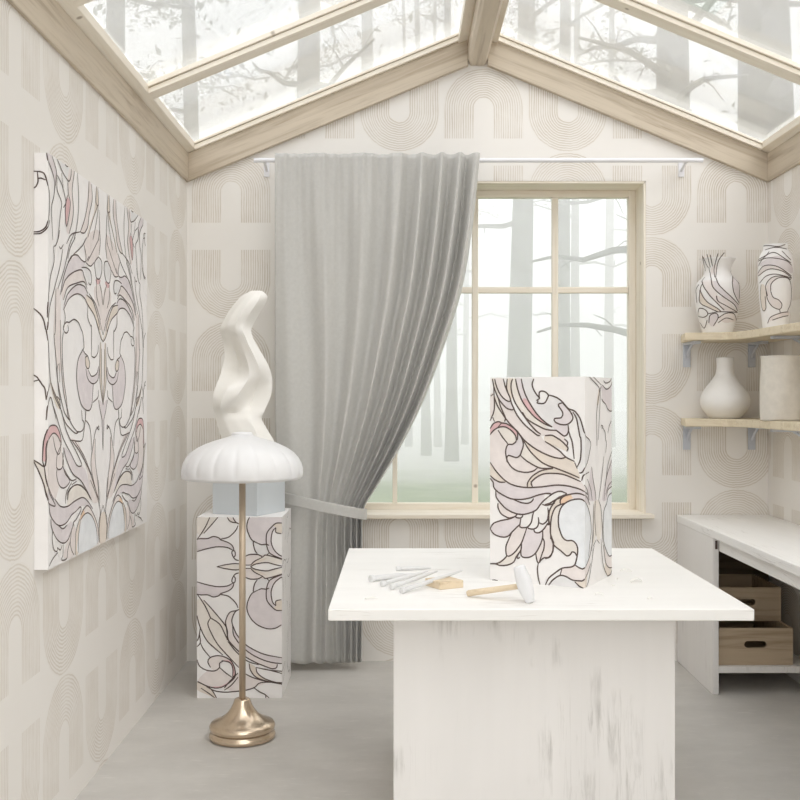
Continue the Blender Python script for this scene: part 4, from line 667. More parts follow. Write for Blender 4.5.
T 5620 2827 5595 2762 5520 2633 5458 2551 5408 2498 5331 2436 5232 2397 5156 2396 5147 2413 5148 2442 5169 2507 5186 2532 5221 2549 5268 2559 5331 2589 5582 2811 5615 2832
P 615 2957 630 2969 674 2900 795 2609 973 2307 980 2293 965 2264 905 2314 893 2330 831 2427 764 2549 691 2717 642 2861
P 5082 2945 5009 2717 4936 2549 4869 2427 4807 2330 4795 2314 4735 2264 4720 2293 4727 2307 4905 2609 5026 2900 5070 2969 5085 2957
P 1093 1892 1123 1920 1267 1902 1414 1858 1507 1805 1599 1730 1826 1526 2361 1027 2574 847 2597 822 2608 802 2607 785 2546 758 2426 747 2287 766 2167 829 2135 865 2093 936 1965 1253 1918 1350 1862 1437 1817 1488 1735 1554 1578 1649 1463 1708 1166 1848
P 4591 1880 4122 1649 3965 1554 3883 1488 3838 1437 3782 1350 3735 1253 3607 936 3565 865 3533 829 3413 766 3274 747 3154 758 3093 785 3092 802 3103 822 3126 847 3339 1027 3874 1526 4101 1730 4193 1805 4286 1858 4433 1902 4577 1920 4607 1892
M 692 1792 687 1781 707 1739 784 1648 933 1507 1078 1396 1156 1349 1217 1321 1483 1242 1546 1218 1649 1167 1886 1024 1943 983 2122 839 2158 819 2167 829 2148 877 2107 959 2005 1132 1909 1266 1862 1321 1817 1363 1743 1404 1663 1427 1419 1456 1349 1476 1260 1527 1108 1647 1030 1696 955 1728 792 1781 728 1794
M 4972 1794 4908 1781 4828 1757 4670 1696 4592 1647 4440 1527 4351 1476 4281 1456 4037 1427 3957 1404 3883 1363 3838 1321 3791 1266 3695 1132 3593 959 3552 877 3533 829 3542 819 3578 839 3757 983 3814 1024 4051 1167 4154 1218 4217 1242 4483 1321 4544 1349 4622 1396 4697 1450 4799 1535 4946 1680 4993 1739 5013 1781 5008 1792
R 0 2096 18 2117 59 2137 113 2148 192 2153 285 2149 369 2131 411 2111 450 2084 486 2053 544 1992 584 1925 598 1892 604 1866 603 1854 529 1926 485 1955 359 2005 289 2024 226 2031 170 2024 118 2005 71 1980 0 1932
R 5756 1609 5727 1639 5727 1825 5709 1909 5699 1933 5629 1980 5582 2005 5530 2024 5474 2031 5411 2024 5341 2005 5215 1955 5171 1926 5097 1854 5096 1866 5102 1892 5134 1960 5156 1992 5214 2053 5289 2111 5331 2131 5415 2149 5508 2153 5587 2148 5641 2137 5682 2117 5709 2086 5734 2027 5758 1949 5768 1896 5782 1753 5784 1654 5783 1639
P 0 1932 72 1980 122 2004 174 2022 226 2031 293 2025 361 2005 426 1977 506 1933 577 1881 603 1854 618 1828 632 1717 690 1583 695 1559 692 1539 670 1509 632 1486 587 1470 544 1461 369 1502 354 1485 350 1457 369 1387 384 1364 463 1284 481 1255 485 1225 463 1171 419 1110 365 1058 337 1040 311 1031 269 1030 223 1044 175 1068 129 1103 85 1146 54 1186 5 1263 0 1292
P 5729 1614 5739 1552 5737 1489 5714 1346 5695 1263 5630 1165 5571 1103 5525 1068 5477 1044 5431 1030 5389 1031 5363 1040 5307 1082 5281 1110 5237 1171 5215 1225 5219 1255 5237 1284 5316 1364 5331 1387 5350 1457 5346 1485 5331 1502 5156 1461 5113 1470 5068 1486 5030 1509 5008 1539 5005 1559 5020 1610 5068 1717 5082 1828 5097 1854 5123 1881 5156 1907 5234 1957 5339 2005 5407 2025 5474 2031 5526 2022 5578 2004 5628 1980 5699 1933 5716 1883 5727 1825
M 397 1490 463 1481 544 1461 621 1475 692 1480 716 1463 753 1406 783 1376 963 1287 998 1261 995 1232 957 1209 905 1190 843 1173 767 1160 692 1159 619 1170 547 1192 485 1225 459 1247 412 1304 378 1363 369 1387 363 1420 367 1451 379 1475
M 5321 1475 5333 1451 5337 1420 5331 1387 5307 1334 5266 1274 5241 1247 5215 1225 5153 1192 5081 1170 5008 1159 4933 1160 4857 1173 4795 1190 4743 1209 4705 1232 4702 1261 4737 1287 4917 1376 4947 1406 4984 1463 5008 1480 5079 1475 5156 1461 5237 1481 5303 1490
C 0 1242 85 1146 120 1115 227 1040 294 979 322 944 311 926 258 929 91 963 30 983 0 1009
C 5773 1558 5826 1601 5881 1632 5914 1639 5915 1629 5839 1471 5773 1309 5709 1080 5700 1039 5700 1009 5670 983 5609 963 5442 929 5389 926 5378 944 5406 979 5473 1040 5580 1115 5615 1146 5700 1242 5731 1365 5740 1493 5755 1536
P 2239 1717 2301 1806 2335 1845 2364 1866 2385 1861 2389 1849 2391 1786 2378 1590 2385 1495 2421 1379 2523 1146 2574 979 2605 850 2607 785 2551 746 2458 800 2429 839 2346 988 2148 1387 2134 1440 2132 1468 2140 1526 2177 1614
P 3476 1694 3523 1614 3560 1526 3568 1468 3566 1440 3552 1387 3354 988 3271 839 3242 800 3149 746 3093 785 3095 850 3126 979 3177 1146 3279 1379 3315 1495 3322 1590 3309 1786 3311 1849 3315 1861 3336 1866 3365 1845 3399 1806
M 0 1190 108 1136 435 941 486 914 544 892 626 874 717 861 905 855 980 860 1207 896 1364 912 1529 922 1680 918 1781 898 1868 867 2095 760 2218 690 2239 672 2191 685 2080 723 1955 755 1746 774 1546 777 1457 766 1316 731 1169 711 1093 695 898 619 844 606 771 595 615 589 544 593 461 607 386 629 263 684 163 744 119 777 85 809 57 856 30 983 7 1042 0 1076
M 5712 1182 5707 1108 5693 1042 5670 983 5650 880 5632 832 5615 809 5581 777 5537 744 5437 684 5314 629 5239 607 5156 593 5085 589 4929 595 4856 606 4802 619 4607 695 4531 711 4384 731 4243 766 4154 777 3954 774 3745 755 3620 723 3509 685 3461 672 3482 690 3605 760 3832 867 3919 898 4020 918 4171 922 4336 912 4493 896 4720 860 4795 855 4983 861 5074 874 5156 892 5214 914 5649 1167 5695 1188 5709 1191
M 113 750 161 736 311 660 544 593 605 556 662 530 726 534 1035 597 1093 596 1110 579 1118 552 1117 520 1108 486 1093 456 1046 406 979 358 905 322 830 304 749 298 662 307 591 323 514 347 438 378 369 415 256 498 162 589 119 649 105 684 99 715 101 738
M 5599 738 5601 715 5595 684 5581 649 5559 615 5479 529 5407 467 5331 415 5262 378 5186 347 5109 323 5038 307 4951 298 4870 304 4795 322 4758 337 4686 381 4627 432 4607 456 4592 486 4583 520 4582 552 4590 579 4607 596 4665 597 4974 534 5038 530 5095 556 5156 593 5389 660 5539 736 5587 750
C 905 953 926 1036 942 1063 967 1086 1017 1109 1081 1128 1220 1153 1303 1159 1387 1156 1542 1127 1677 1086 1747 1059 1873 1003 2075 900 2161 843 2167 829 2121 830 1784 902 1680 918 1595 923 1437 918 1284 906 956 856 905 855 876 875
C 4813 912 4824 875 4795 855 4744 856 4499 895 4339 912 4185 922 4020 918 3916 902 3579 830 3533 829 3539 843 3625 900 3827 1003 3953 1059 4023 1086 4158 1127 4313 1156 4397 1159 4549 1143 4683 1109 4733 1086 4758 1063 4774 1036 4795 953
O 1513 546 1517 567 1543 604 1580 640 1664 694 1711 716 1748 725 1788 706 1816 668 1817 634 1776 617 1647 592 1565 560
O 4135 560 4053 592 3924 617 3883 634 3884 668 3912 706 3952 725 3989 716 4083 666 4120 640 4157 604 4183 567 4187 546
P 1748 725 1794 746 1870 760 1955 755 2007 739 2121 685 2181 649 2308 557 2450 435 2532 338 2565 276 2587 208 2606 113 2607 45 2558 9 2495 39 2485 83 2479 215 2458 282 2392 379 2334 443 2271 499 2239 523 2169 563 2092 595 2017 619 1955 636 1817 634 1779 660 1748 696
P 3952 696 3921 660 3883 634 3745 636 3683 619 3608 595 3531 563 3461 523 3429 499 3366 443 3308 379 3242 282 3221 215 3215 83 3205 39 3142 9 3093 45 3094 113 3113 208 3135 276 3168 338 3219 402 3284 467 3428 584 3579 685 3693 739 3745 755 3830 760 3906 746 3952 725
W 197 570 220 558 324 448 369 415 440 386 606 338 662 307 679 283 688 256 686 197 662 122 632 85 590 62 544 63 516 83 427 193 397 220 254 260 235 280 201 335 169 423 165 484 167 516 173 544 183 563
W 5517 563 5527 544 5533 516 5535 484 5531 423 5499 335 5465 280 5446 260 5303 220 5273 193 5184 83 5156 63 5110 62 5068 85 5038 122 5014 197 5012 256 5021 283 5038 307 5094 338 5260 386 5331 415 5376 448 5480 558 5503 570
P 905 322 1035 421 1160 494 1220 500 1258 488 1300 466 1335 432 1349 383 1343 318 1325 232 1306 173 1283 118 1254 71 1220 38 1156 14 1075 9 908 26 764 53 708 79 692 118 715 156 763 204
P 4819 302 4937 204 4985 156 5008 118 4992 79 4936 53 4792 26 4625 9 4544 14 4480 38 4446 71 4417 118 4394 173 4375 232 4357 318 4351 383 4365 432 4400 466 4442 488 4480 500 4540 494 4665 421
T 1343 5 1284 28 1277 61 1275 135 1281 225 1295 314 1309 366 1334 421 1357 454 1414 512 1513 587 1548 591 1546 542 1540 524 1477 396 1447 309 1443 254 1456 107 1453 61 1447 44 1377 5
T 4357 5 4323 5 4253 44 4247 61 4244 107 4257 254 4253 309 4223 396 4160 524 4154 542 4152 591 4187 587 4286 512 4343 454 4366 421 4391 366 4405 314 4419 225 4425 135 4423 61 4416 28
T 2721 533 2862 559 2991 503 3006 462 3017 404 3030 261 3025 116 3015 55 2999 5 2707 5 2645 40 2631 60 2611 112 2600 177 2597 280 2607 394 2618 438 2634 473 2657 500 2686 520
T 3014 520 3043 500 3066 473 3082 438 3096 371 3103 280 3100 177 3089 112 3069 60 3055 40 2993 5 2701 5 2685 55 2675 116 2670 261 2683 404 2694 462 2709 503 2838 559 2979 533
B 1447 44 1419 59 1400 78 1389 100 1384 125 1386 151 1393 180 1418 240 1532 434 1554 464 1607 520 1695 589 1748 621 1849 649 1955 636 2022 620 2096 595 2171 563 2239 523 2303 472 2392 379 2480 250 2560 146 2574 113 2571 83 2547 58 2495 39 2439 30 2273 15 2006 5 1741 7 1563 20 1496 31
B 4204 31 4054 13 3869 5 3637 6 3427 15 3261 30 3205 39 3153 58 3129 83 3126 113 3140 146 3220 250 3308 379 3397 472 3461 523 3529 563 3604 595 3678 620 3745 636 3851 649 3952 621 4035 568 4093 520 4146 464 4168 434 4266 270 4307 180 4316 125 4311 100 4300 78 4281 59 4253 44
L 0 5727 36 5659 50 5615 57 5562 58 5514 54 5430 42 5345 30 5295 0 5206
L 5914 5038 5851 5040 5820 5048 5780 5068 5760 5083 5742 5100 5727 5122 5712 5161 5664 5319 5649 5401 5642 5514 5645 5590 5656 5638 5674 5679 5698 5719 5731 5847 5746 5886 5762 5912 5779 5924 5826 5938 5914 5942
L 0 5117 28 5162 57 5225
L 5643 5225 5672 5162 5709 5104 5723 5084 5760 5047 5802 5020 5828 5012 5914 5007
L 5914 5690 5894 5702 5876 5718 5855 5762 5848 5793 5848 5817 5858 5933
L 5737 5812 5802 5840 5830 5837 5858 5830
L 0 3419 2 3390 15 3317 27 3191 47 3033 78 2875 97 2822 113 2795 152 2748 228 2677 375 2558 544 2435
L 5156 2435 5325 2558 5472 2677 5548 2748 5587 2795 5603 2822 5622 2875 5648 3008 5673 3191 5685 3317 5698 3390 5700 3419 5727 3576 5737 3595 5757 3700 5776 3751 5803 3796 5837 3836 5917 3902
L 5727 2533 5742 2682 5746 2700 5761 2732 5783 2756 5858 2868 5887 2891 5914 2905
L 5839 2831 5914 2812
L 5731 1601 5739 1561 5755 1536 5772 1542 5839 1592 5914 1639
L 0 1064 30 1039
L 5670 1039 5700 1064 5715 1085 5732 1136 5757 1259 5781 1331 5839 1471 5914 1620
L 0 6098 2 6092 26 6071 143 5999 189 5960 247 5901 274 5857 282 5833 287 5807 285 5753 272 5696 254 5637 241 5609 165 5494 150 5462 141 5427 138 5406 138 5357 143 5305 197 4947
L 5503 4947 5557 5305 5562 5357 5562 5406 5559 5427 5550 5462 5535 5494 5459 5609 5446 5637 5428 5696 5415 5753 5413 5807 5418 5833 5426 5857 5453 5901 5511 5960 5557 5999 5647 6053 5674 6071 5698 6092 5709 6138 5721 6215
L 153 6215 324 6072 344 6051 360 6029 369 6003 369 5978 356 5919 321 5828 254 5637
L 5446 5637 5379 5828 5344 5919 5331 5978 5331 6003 5340 6029 5356 6051 5376 6072 5547 6215
L 391 6215 514 6150 603 6097 662 6067 755 6033 911 5991 967 5994 1003 6016 1035 6051 1061 6093 1070 6117 1086 6215
L 4614 6215 4630 6117 4639 6093 4665 6051 4697 6016 4733 5994 4789 5991 4945 6033 5038 6067 5097 6097 5186 6150 5309 6215
L 766 6215 844 6204 924 6215
L 4776 6215 4856 6204 4934 6215
L 397 5971 573 5896 633 5859 681 5815 763 5722 800 5673 811 5650 813 5629 789 5592 692 5528
L 5008 5528 4911 5592 4887 5629 4889 5650 4900 5673 4937 5722 5019 5815 5067 5859 5127 5896 5303 5971
L 397 5933 383 5821 383 5793 387 5767 397 5742 415 5721 440 5702 565 5630 588 5611 603 5589 609 5564 607 5540 599 5516 557 5425 544 5385 426 4982
L 5274 4982 5156 5385 5143 5425 5101 5516 5093 5540 5091 5564 5097 5589 5112 5611 5135 5630 5260 5702 5285 5721 5303 5742 5313 5767 5317 5793 5317 5821 5303 5933
L 603 6044 692 5840
L 5008 5840 5097 6044
L 905 5962 923 5835 936 5790 953 5764 1000 5722 1020 5698 1030 5669 1030 5644 1025 5615 1007 5553 981 5490 935 5391 896 5320 876 5291 859 5270 844 5261 831 5266 819 5281 809 5305 792 5367 783 5427 782 5455 786 5515 798 5575 813 5629 832 5667 905 5764
L 4795 5764 4868 5667 4887 5629 4902 5575 4914 5515 4918 5455 4917 5427 4908 5367 4891 5305 4881 5281 4869 5266 4856 5261 4841 5270 4824 5291 4804 5320 4765 5391 4719 5490 4693 5553 4675 5615 4670 5644 4670 5669 4680 5698 4700 5722 4747 5764 4764 5790 4777 5835 4795 5962
L 1244 6215 1152 5998 1134 5941 1124 5887 1123 5858 1131 5802 1174 5670 1186 5622 1186 5564 1174 5503 1153 5446 1109 5360 1072 5304 967 5163
L 4733 5163 4628 5304 4591 5360 4547 5446 4526 5503 4514 5564 4514 5622 4526 5670 4569 5802 4577 5858 4576 5887 4566 5941 4548 5998 4456 6215
L 1392 6215 1435 6030 1450 5924 1455 5843 1457 5760 1453 5678 1447 5625 1435 5568 1411 5482 1349 5324 1314 5255 1220 5102
L 4480 5102 4386 5255 4351 5324 4289 5482 4265 5568 4253 5625 4247 5678 4243 5760 4245 5843 4250 5924 4265 6030 4308 6215
L 2023 6215 2009 6049 1997 5961 1979 5897 1937 5798 1851 5643 1814 5583 1772 5523 1695 5433 1546 5285
L 4154 5285 4005 5433 3928 5523 3886 5583 3849 5643 3763 5798 3721 5897 3703 5961 3691 6049 3677 6215
L 2167 6201 2199 6068 2208 6014 2208 5960 2203 5932 2192 5900 2155 5834 2062 5703 2025 5645 2011 5612 2002 5580 1982 5496 1972 5470 1955 5444 1913 5400 1860 5358 1803 5322 1748 5296 1647 5282 1546 5285
L 4154 5285 4053 5282 3952 5296 3897 5322 3840 5358 3787 5400 3745 5444 3728 5470 3718 5496 3698 5580 3689 5612 3675 5645 3638 5703 3545 5834 3508 5900 3497 5932 3492 5960 3492 6014 3501 6068 3533 6201
L 2458 6215 2423 6025 2417 5970 2418 5948 2421 5930 2495 5885 2570 5915 2573 5931 2570 6006 2535 6215
L 3165 6215 3130 6006 3127 5931 3130 5915 3205 5885 3279 5930 3282 5948 3283 5970 3277 6025 3242 6215
L 2532 5908 2336 5703 2239 5598 1955 5255
L 3745 5255 3461 5598 3364 5703 3168 5908
L 2570 5915 2500 5708 2458 5613 2386 5487 2239 5256
L 3461 5256 3314 5487 3242 5613 3200 5708 3130 5915
L 2607 5835 2642 5621 2645 5536 2632 5465 2570 5307
L 3130 5307 3068 5465 3055 5536 3058 5621 3093 5835
L 1546 5285 1318 5236 1220 5213 1116 5183 1030 5143 992 5117 844 4986
L 4856 4986 4708 5117 4670 5143 4584 5183 4480 5213 4382 5236 4154 5285
L 254 4861 295 4871 340 4893 399 4953 456 5025 474 5056 514 5149
L 5186 5149 5226 5056 5244 5025 5301 4953 5360 4893 5405 4871 5446 4861
L 485 4895 527 4875 573 4869 610 4889 692 4954
L 5008 4954 5090 4889 5127 4869 5173 4875 5215 4895
L 226 4857 259 4712 260 4661 254 4634 245 4609 215 4559 116 4427 99 4398 76 4346 47 4248 19 4118 2 4023 0 3939
L 5709 3762 5698 4023 5665 4196 5639 4298 5624 4346 5601 4398 5565 4455 5469 4585 5446 4634 5440 4661 5441 4712 5474 4857
L 662 4882 583 4693 558 4640 526 4585 487 4526 369 4363 254 4198 124 4028 71 3945 40 3871 20 3799 0 3699 0 3649
L 5709 3576 5705 3625 5700 3649 5700 3699 5686 3774 5660 3871 5629 3945 5576 4028 5446 4198 5331 4363 5213 4526 5174 4585 5142 4640 5117 4693 5038 4882
L 1220 5203 1052 5052 967 4965 925 4903 864 4783 844 4751 770 4639 708 4551 613 4436 426 4235
L 5274 4235 5087 4436 4992 4551 4930 4639 4856 4751 4836 4783 4775 4903 4733 4965 4648 5052 4480 5203
L 1284 5152 1104 5020 1030 4954 985 4898 905 4759
L 4795 4759 4715 4898 4670 4954 4596 5020 4416 5152
L 1220 4881 1414 4959 1616 5054 1680 5089 1726 5119 1886 5245
L 3814 5245 3974 5119 4020 5089 4084 5054 4286 4959 4480 4881
L 905 4700 1039 4797 1093 4824 1183 4852 1285 4874 1381 4883 1444 4877 1558 4845 1613 4833 1727 4820 1817 4828 1841 4849 1853 4878 1856 4912 1851 4947 1842 4971 1827 4996 1748 5099
L 3952 5099 3873 4996 3858 4971 3849 4947 3844 4912 3847 4878 3859 4849 3883 4828 3973 4820 4087 4833 4142 4845 4256 4877 4319 4883 4415 4874 4517 4852 4607 4824 4661 4797 4795 4700
L 544 4151 614 4312 644 4367 724 4481 823 4599 878 4655 946 4713 1034 4771 1220 4881
L 4480 4881 4666 4771 4754 4713 4822 4655 4877 4599 4976 4481 5056 4367 5086 4312 5156 4151
L 603 4196 681 4306 725 4360 752 4385 783 4410 833 4440 952 4498 1087 4549 1246 4598 1448 4646 1540 4661 1613 4668 1670 4660 1700 4639 1720 4610 1748 4581 1921 4454
L 3779 4454 3952 4581 3980 4610 4000 4639 4030 4660 4087 4668 4160 4661 4252 4646 4454 4598 4613 4549 4748 4498 4867 4440 4917 4410 4948 4385 4975 4360 5019 4306 5097 4196
L 692 4088 809 4231 837 4258 868 4283 905 4305 966 4331 1037 4354 1114 4373 1565 4469 1665 4484 1748 4488 1808 4475 1849 4450 1883 4420 1921 4392
L 3779 4392 3817 4420 3851 4450 3892 4475 3952 4488 4035 4484 4135 4469 4586 4373 4663 4354 4734 4331 4795 4305 4832 4283 4863 4258 4891 4231 5008 4088
L 722 4013 809 4124 835 4152 866 4179 905 4207 1013 4265 1147 4324 1285 4374 1349 4393 1456 4413 1563 4422 1663 4422 1748 4415 1803 4403 1845 4383 1955 4311
L 3745 4311 3855 4383 3897 4403 3952 4415 4037 4422 4137 4422 4244 4413 4351 4393 4415 4374 4553 4324 4687 4265 4795 4207 4834 4179 4865 4152 4891 4124 4978 4013
L 692 3932 879 4082 921 4109 967 4134 1041 4165 1124 4194 1212 4220 1299 4240 1381 4254 1480 4260 1578 4256 1669 4244 1748 4228 1798 4213 1836 4193 1907 4147 1955 4123 2155 4051 2262 4008 2312 3983 2381 3937 2447 3885 2607 3745
L 3093 3745 3253 3885 3319 3937 3388 3983 3438 4008 3545 4051 3745 4123 3793 4147 3864 4193 3902 4213 3952 4228 4031 4244 4122 4256 4220 4260 4319 4254 4401 4240 4488 4220 4576 4194 4659 4165 4733 4134 4779 4109 4821 4082 5008 3932
L 1886 4284 2101 4253 2172 4238 2239 4212 2304 4172 2398 4093 2457 4036 2562 3925 2607 3865 2683 3750
L 3017 3750 3093 3865 3138 3925 3243 4036 3302 4093 3396 4172 3461 4212 3528 4238 3599 4253 3814 4284
L 2025 4318 2286 4230 2336 4208 2385 4182 2417 4161 2478 4114 2683 3925
L 3017 3925 3222 4114 3283 4161 3315 4182 3364 4208 3414 4230 3675 4318
L 1613 4709 1731 4728 1851 4739 1939 4737 2027 4727 2096 4706 2124 4684 2144 4656 2158 4624 2165 4593 2167 4566 2155 4527 2128 4493 2096 4473 2045 4481 1990 4504
L 3710 4504 3655 4481 3604 4473 3572 4493 3545 4527 3533 4566 3535 4593 3542 4624 3556 4656 3576 4684 3604 4706 3673 4727 3761 4737 3849 4739 3969 4728 4087 4709
L 1851 4822 2016 4792 2096 4791 2170 4812 2312 4882
L 3388 4882 3530 4812 3604 4791 3684 4792 3849 4822
L 2570 5013 2442 4951 2385 4920 2348 4887 2338 4858 2342 4828 2412 4676 2431 4649 2458 4631 2548 4621 2645 4642 2685 4668 2722 4705 2753 4746 2774 4788 2782 4817 2786 4849 2786 4881 2782 4912 2773 4940 2759 4962 2708 4988 2570 5013
L 3130 5013 2992 4988 2941 4962 2927 4940 2918 4912 2914 4881 2914 4849 2918 4817 2926 4788 2947 4746 2978 4705 3015 4668 3055 4642 3152 4621 3242 4631 3269 4649 3288 4676 3358 4828 3362 4858 3352 4887 3315 4920 3258 4951 3130 5013
L 2025 4950 1886 4848
L 3814 4848 3675 4950
L 2607 5334 1955 4857
L 3745 4857 3093 5334
L 2645 5492 2680 5342 2683 5280 2669 5216 2607 5051
L 3093 5051 3031 5216 3017 5280 3020 5342 3055 5492
L 2458 4599 2447 4420 2452 4365 2458 4340 2472 4310 2490 4283 2607 4159
L 3093 4159 3210 4283 3228 4310 3242 4340 3248 4365 3253 4420 3242 4599
L 2607 4594 2721 4468 2759 4413 2786 4355 2835 4201
L 2865 4201 2914 4355 2941 4413 2979 4468 3093 4594
L 722 3935 762 3884 778 3857 783 3823 768 3771 692 3621
L 5008 3621 4932 3771 4917 3823 4922 3857 4938 3884 4978 3935
L 722 3701 783 3733 844 3758 967 3758 1132 3808 1220 3826 1301 3825 1379 3812 1447 3792 1488 3773 1580 3699 1650 3659 1680 3623 1692 3601 1716 3542 1737 3477 1748 3420 1748 3399 1708 3365 1647 3353
L 4053 3353 3992 3365 3952 3399 3952 3420 3963 3477 3984 3542 4008 3601 4020 3623 4050 3659 4120 3699 4212 3773 4253 3792 4321 3812 4399 3825 4480 3826 4568 3808 4733 3758 4856 3758 4917 3733 4978 3701
L 692 3699 706 3630 722 3603 779 3583 844 3582 900 3603 936 3637 935 3661 905 3714
L 4795 3714 4765 3661 4764 3637 4800 3603 4856 3582 4921 3583 4978 3603 4994 3630 5008 3699
L 1955 4123 1943 3967 1946 3939 1955 3913 1981 3879 2020 3847 2062 3819 2132 3778 2161 3802 2167 3780 2170 3648 2167 3271
L 3533 3271 3530 3648 3533 3780 3539 3802 3568 3778 3638 3819 3680 3847 3719 3879 3745 3913 3754 3939 3757 3967 3745 4123
L 340 4226 322 3758 311 3596 289 3532 263 3527 254 3498 271 3415 340 3179 371 2997 389 2921 430 2816 484 2710 610 2500 645 2447 682 2399 722 2356 759 2325 840 2278 967 2214
L 4733 2214 4860 2278 4941 2325 4978 2356 5018 2399 5055 2447 5090 2500 5216 2710 5270 2816 5311 2921 5329 2997 5360 3179 5429 3415 5446 3498 5437 3527 5411 3532 5389 3596 5378 3758 5360 4226
L 544 3766 540 3457 544 3380 553 3277 568 3175 586 3073 631 2867 659 2764 686 2687 709 2635 736 2585 768 2536 843 2437 1030 2212
L 4670 2212 4857 2437 4932 2536 4964 2585 4991 2635 5014 2687 5041 2764 5069 2867 5114 3073 5132 3175 5147 3277 5156 3380 5160 3457 5156 3766
L 692 3582 650 3489 641 3461 635 3427 633 3366 637 3275 648 3168 663 3055 682 2948 701 2871 743 2755 816 2599 844 2531 860 2468 875 2364 891 2317 905 2294 931 2264 963 2235 999 2208 1078 2155 1207 2083 1414 2001
L 4286 2001 4493 2083 4622 2155 4701 2208 4737 2235 4769 2264 4795 2294 4809 2317 4825 2364 4840 2468 4856 2531 4884 2599 4957 2755 4999 2871 5018 2948 5037 3055 5052 3168 5063 3275 5067 3366 5065 3427 5059 3461 5050 3489 5008 3582
L 456 3088 408 3037 397 2990 404 2923 427 2808 456 2704 478 2647 544 2531
L 5156 2531 5222 2647 5244 2704 5273 2808 5296 2923 5303 2990 5292 3037 5244 3088
L 514 3099 514 2801
L 5186 2801 5186 3099
L 85 2832 212 2654 254 2608 285 2579 357 2524 485 2436 531 2397 544 2396 544 2442 539 2475 529 2507 514 2532 474 2556 369 2589
L 5331 2589 5226 2556 5186 2532 5171 2507 5161 2475 5156 2442 5156 2396 5169 2397 5215 2436 5343 2524 5415 2579 5446 2608 5488 2654 5615 2832
L 0 2665 2 2674 30 2719 85 2795
L 5615 2795 5648 2753 5698 2674 5727 2533
L 0 2453 11 2491 33 2527 57 2556 84 2573 113 2570 143 2547 176 2506 340 2246
L 5360 2246 5489 2453 5541 2528 5573 2561 5587 2570 5616 2573 5643 2556 5667 2527 5689 2491 5709 2421 5713 2396 5727 2235
L 1680 3355 1514 3259 1478 3232 1447 3201 1413 3153 1385 3099 1364 3041 1352 2983 1348 2929 1352 2877 1363 2823 1390 2744 1430 2663 1465 2604 1508 2545 1557 2491 1613 2447 1674 2415 1745 2389 1820 2369 1892 2356 1955 2350 2041 2353 2112 2376 2167 2421 2180 2441 2191 2466 2208 2525 2239 2698 2275 2805
L 3425 2805 3461 2698 3492 2525 3509 2466 3520 2441 3533 2421 3588 2376 3659 2353 3745 2350 3808 2356 3880 2369 3955 2389 4026 2415 4087 2447 4143 2491 4192 2545 4235 2604 4270 2663 4310 2744 4337 2823 4348 2877 4352 2929 4348 2983 4336 3041 4315 3099 4287 3153 4253 3201 4222 3232 4186 3259 4020 3355
L 1680 3355 1817 3298 1888 3284 1955 3262 1988 3237 2021 3204 2047 3170 2061 3140 2053 3104 2025 3072 1990 3054 1918 3058 1851 3091 1836 3115 1823 3147 1816 3182 1813 3213 1817 3236 1860 3256 1921 3261
L 3779 3261 3840 3256 3883 3236 3887 3213 3884 3182 3877 3147 3864 3115 3849 3091 3782 3058 3710 3054 3675 3072 3647 3104 3639 3140 3653 3170 3679 3204 3712 3237 3745 3262 3812 3284 3883 3298 4020 3355
L 1851 3050 1908 2933 1928 2907 1955 2885 2013 2855 2085 2830 2163 2812 2239 2805 2343 2811 2447 2834 2532 2873 2558 2897 2578 2925 2594 2957 2645 3093
L 3055 3093 3106 2957 3122 2925 3142 2897 3168 2873 3253 2834 3357 2811 3461 2805 3537 2812 3615 2830 3687 2855 3745 2885 3772 2907 3792 2933 3849 3050
L 1990 3032 2072 2973 2115 2946 2167 2931 2261 2933 2368 2952 2458 2980 2503 3007 2535 3041 2592 3114
L 3108 3114 3165 3041 3197 3007 3242 2980 3332 2952 3439 2933 3533 2931 3585 2946 3628 2973 3710 3032
L 2167 3271 2257 3257 2348 3256 2415 3278 2481 3312 2532 3350 2552 3381 2560 3414 2570 3482
L 3130 3482 3140 3414 3148 3381 3168 3350 3219 3312 3285 3278 3352 3256 3443 3257 3533 3271
L 2239 2485 2476 2545 2532 2570 2560 2600 2567 2632 2567 2667 2570 2700
L 3130 2700 3133 2667 3133 2632 3140 2600 3168 2570 3224 2545 3461 2485
L 2421 3905 2611 3708 2683 3641 2746 3598 2851 3552
L 2849 3552 2954 3598 3017 3641 3089 3708 3279 3905
L 2645 3922 2851 3673
L 2849 3673 3055 3922
L 2683 3532 2647 3121 2646 2979 2653 2899 2672 2820 2703 2736 2743 2649 2851 2438
L 2849 2438 2957 2649 2997 2736 3028 2820 3047 2899 3054 2979 3053 3121 3017 3532
L 2759 3426 2752 3112 2753 3027 2759 2943 2781 2798 2851 2482
L 2849 2482 2919 2798 2941 2943 2947 3027 2948 3112 2941 3426
L 2570 2527 2683 2330 2781 2200 2797 2174 2804 2153 2797 2139 2797 2086 2851 1644
L 2849 1644 2903 2086 2903 2139 2896 2153 2903 2174 2919 2200 3017 2330 3130 2527
L 1817 2341 1817 2195
L 3883 2195 3883 2341
L 1613 2364 1647 2199 1643 2191 1647 2199 1700 2184 1748 2155 1752 2123 1741 2085 1714 2053 1640 2022 1546 2007 1449 2011 1349 2023
L 4351 2023 4251 2011 4154 2007 4060 2022 3986 2053 3959 2085 3948 2123 3952 2155 4000 2184 4053 2199 4057 2191 4053 2199 4087 2364
L 1851 2361 1825 2223 1808 2168 1787 2113 1708 1940 1692 1912 1672 1887 1647 1869 1548 1852 1328 1864 1030 1895
L 4670 1895 4372 1864 4152 1852 4053 1869 4028 1887 4008 1912 3992 1940 3913 2113 3892 2168 3875 2223 3849 2361
L 544 2416 667 2278 721 2226 783 2179 830 2152 884 2127 1058 2062 1156 2029 1270 1997 1349 1987 1404 1994 1447 2010
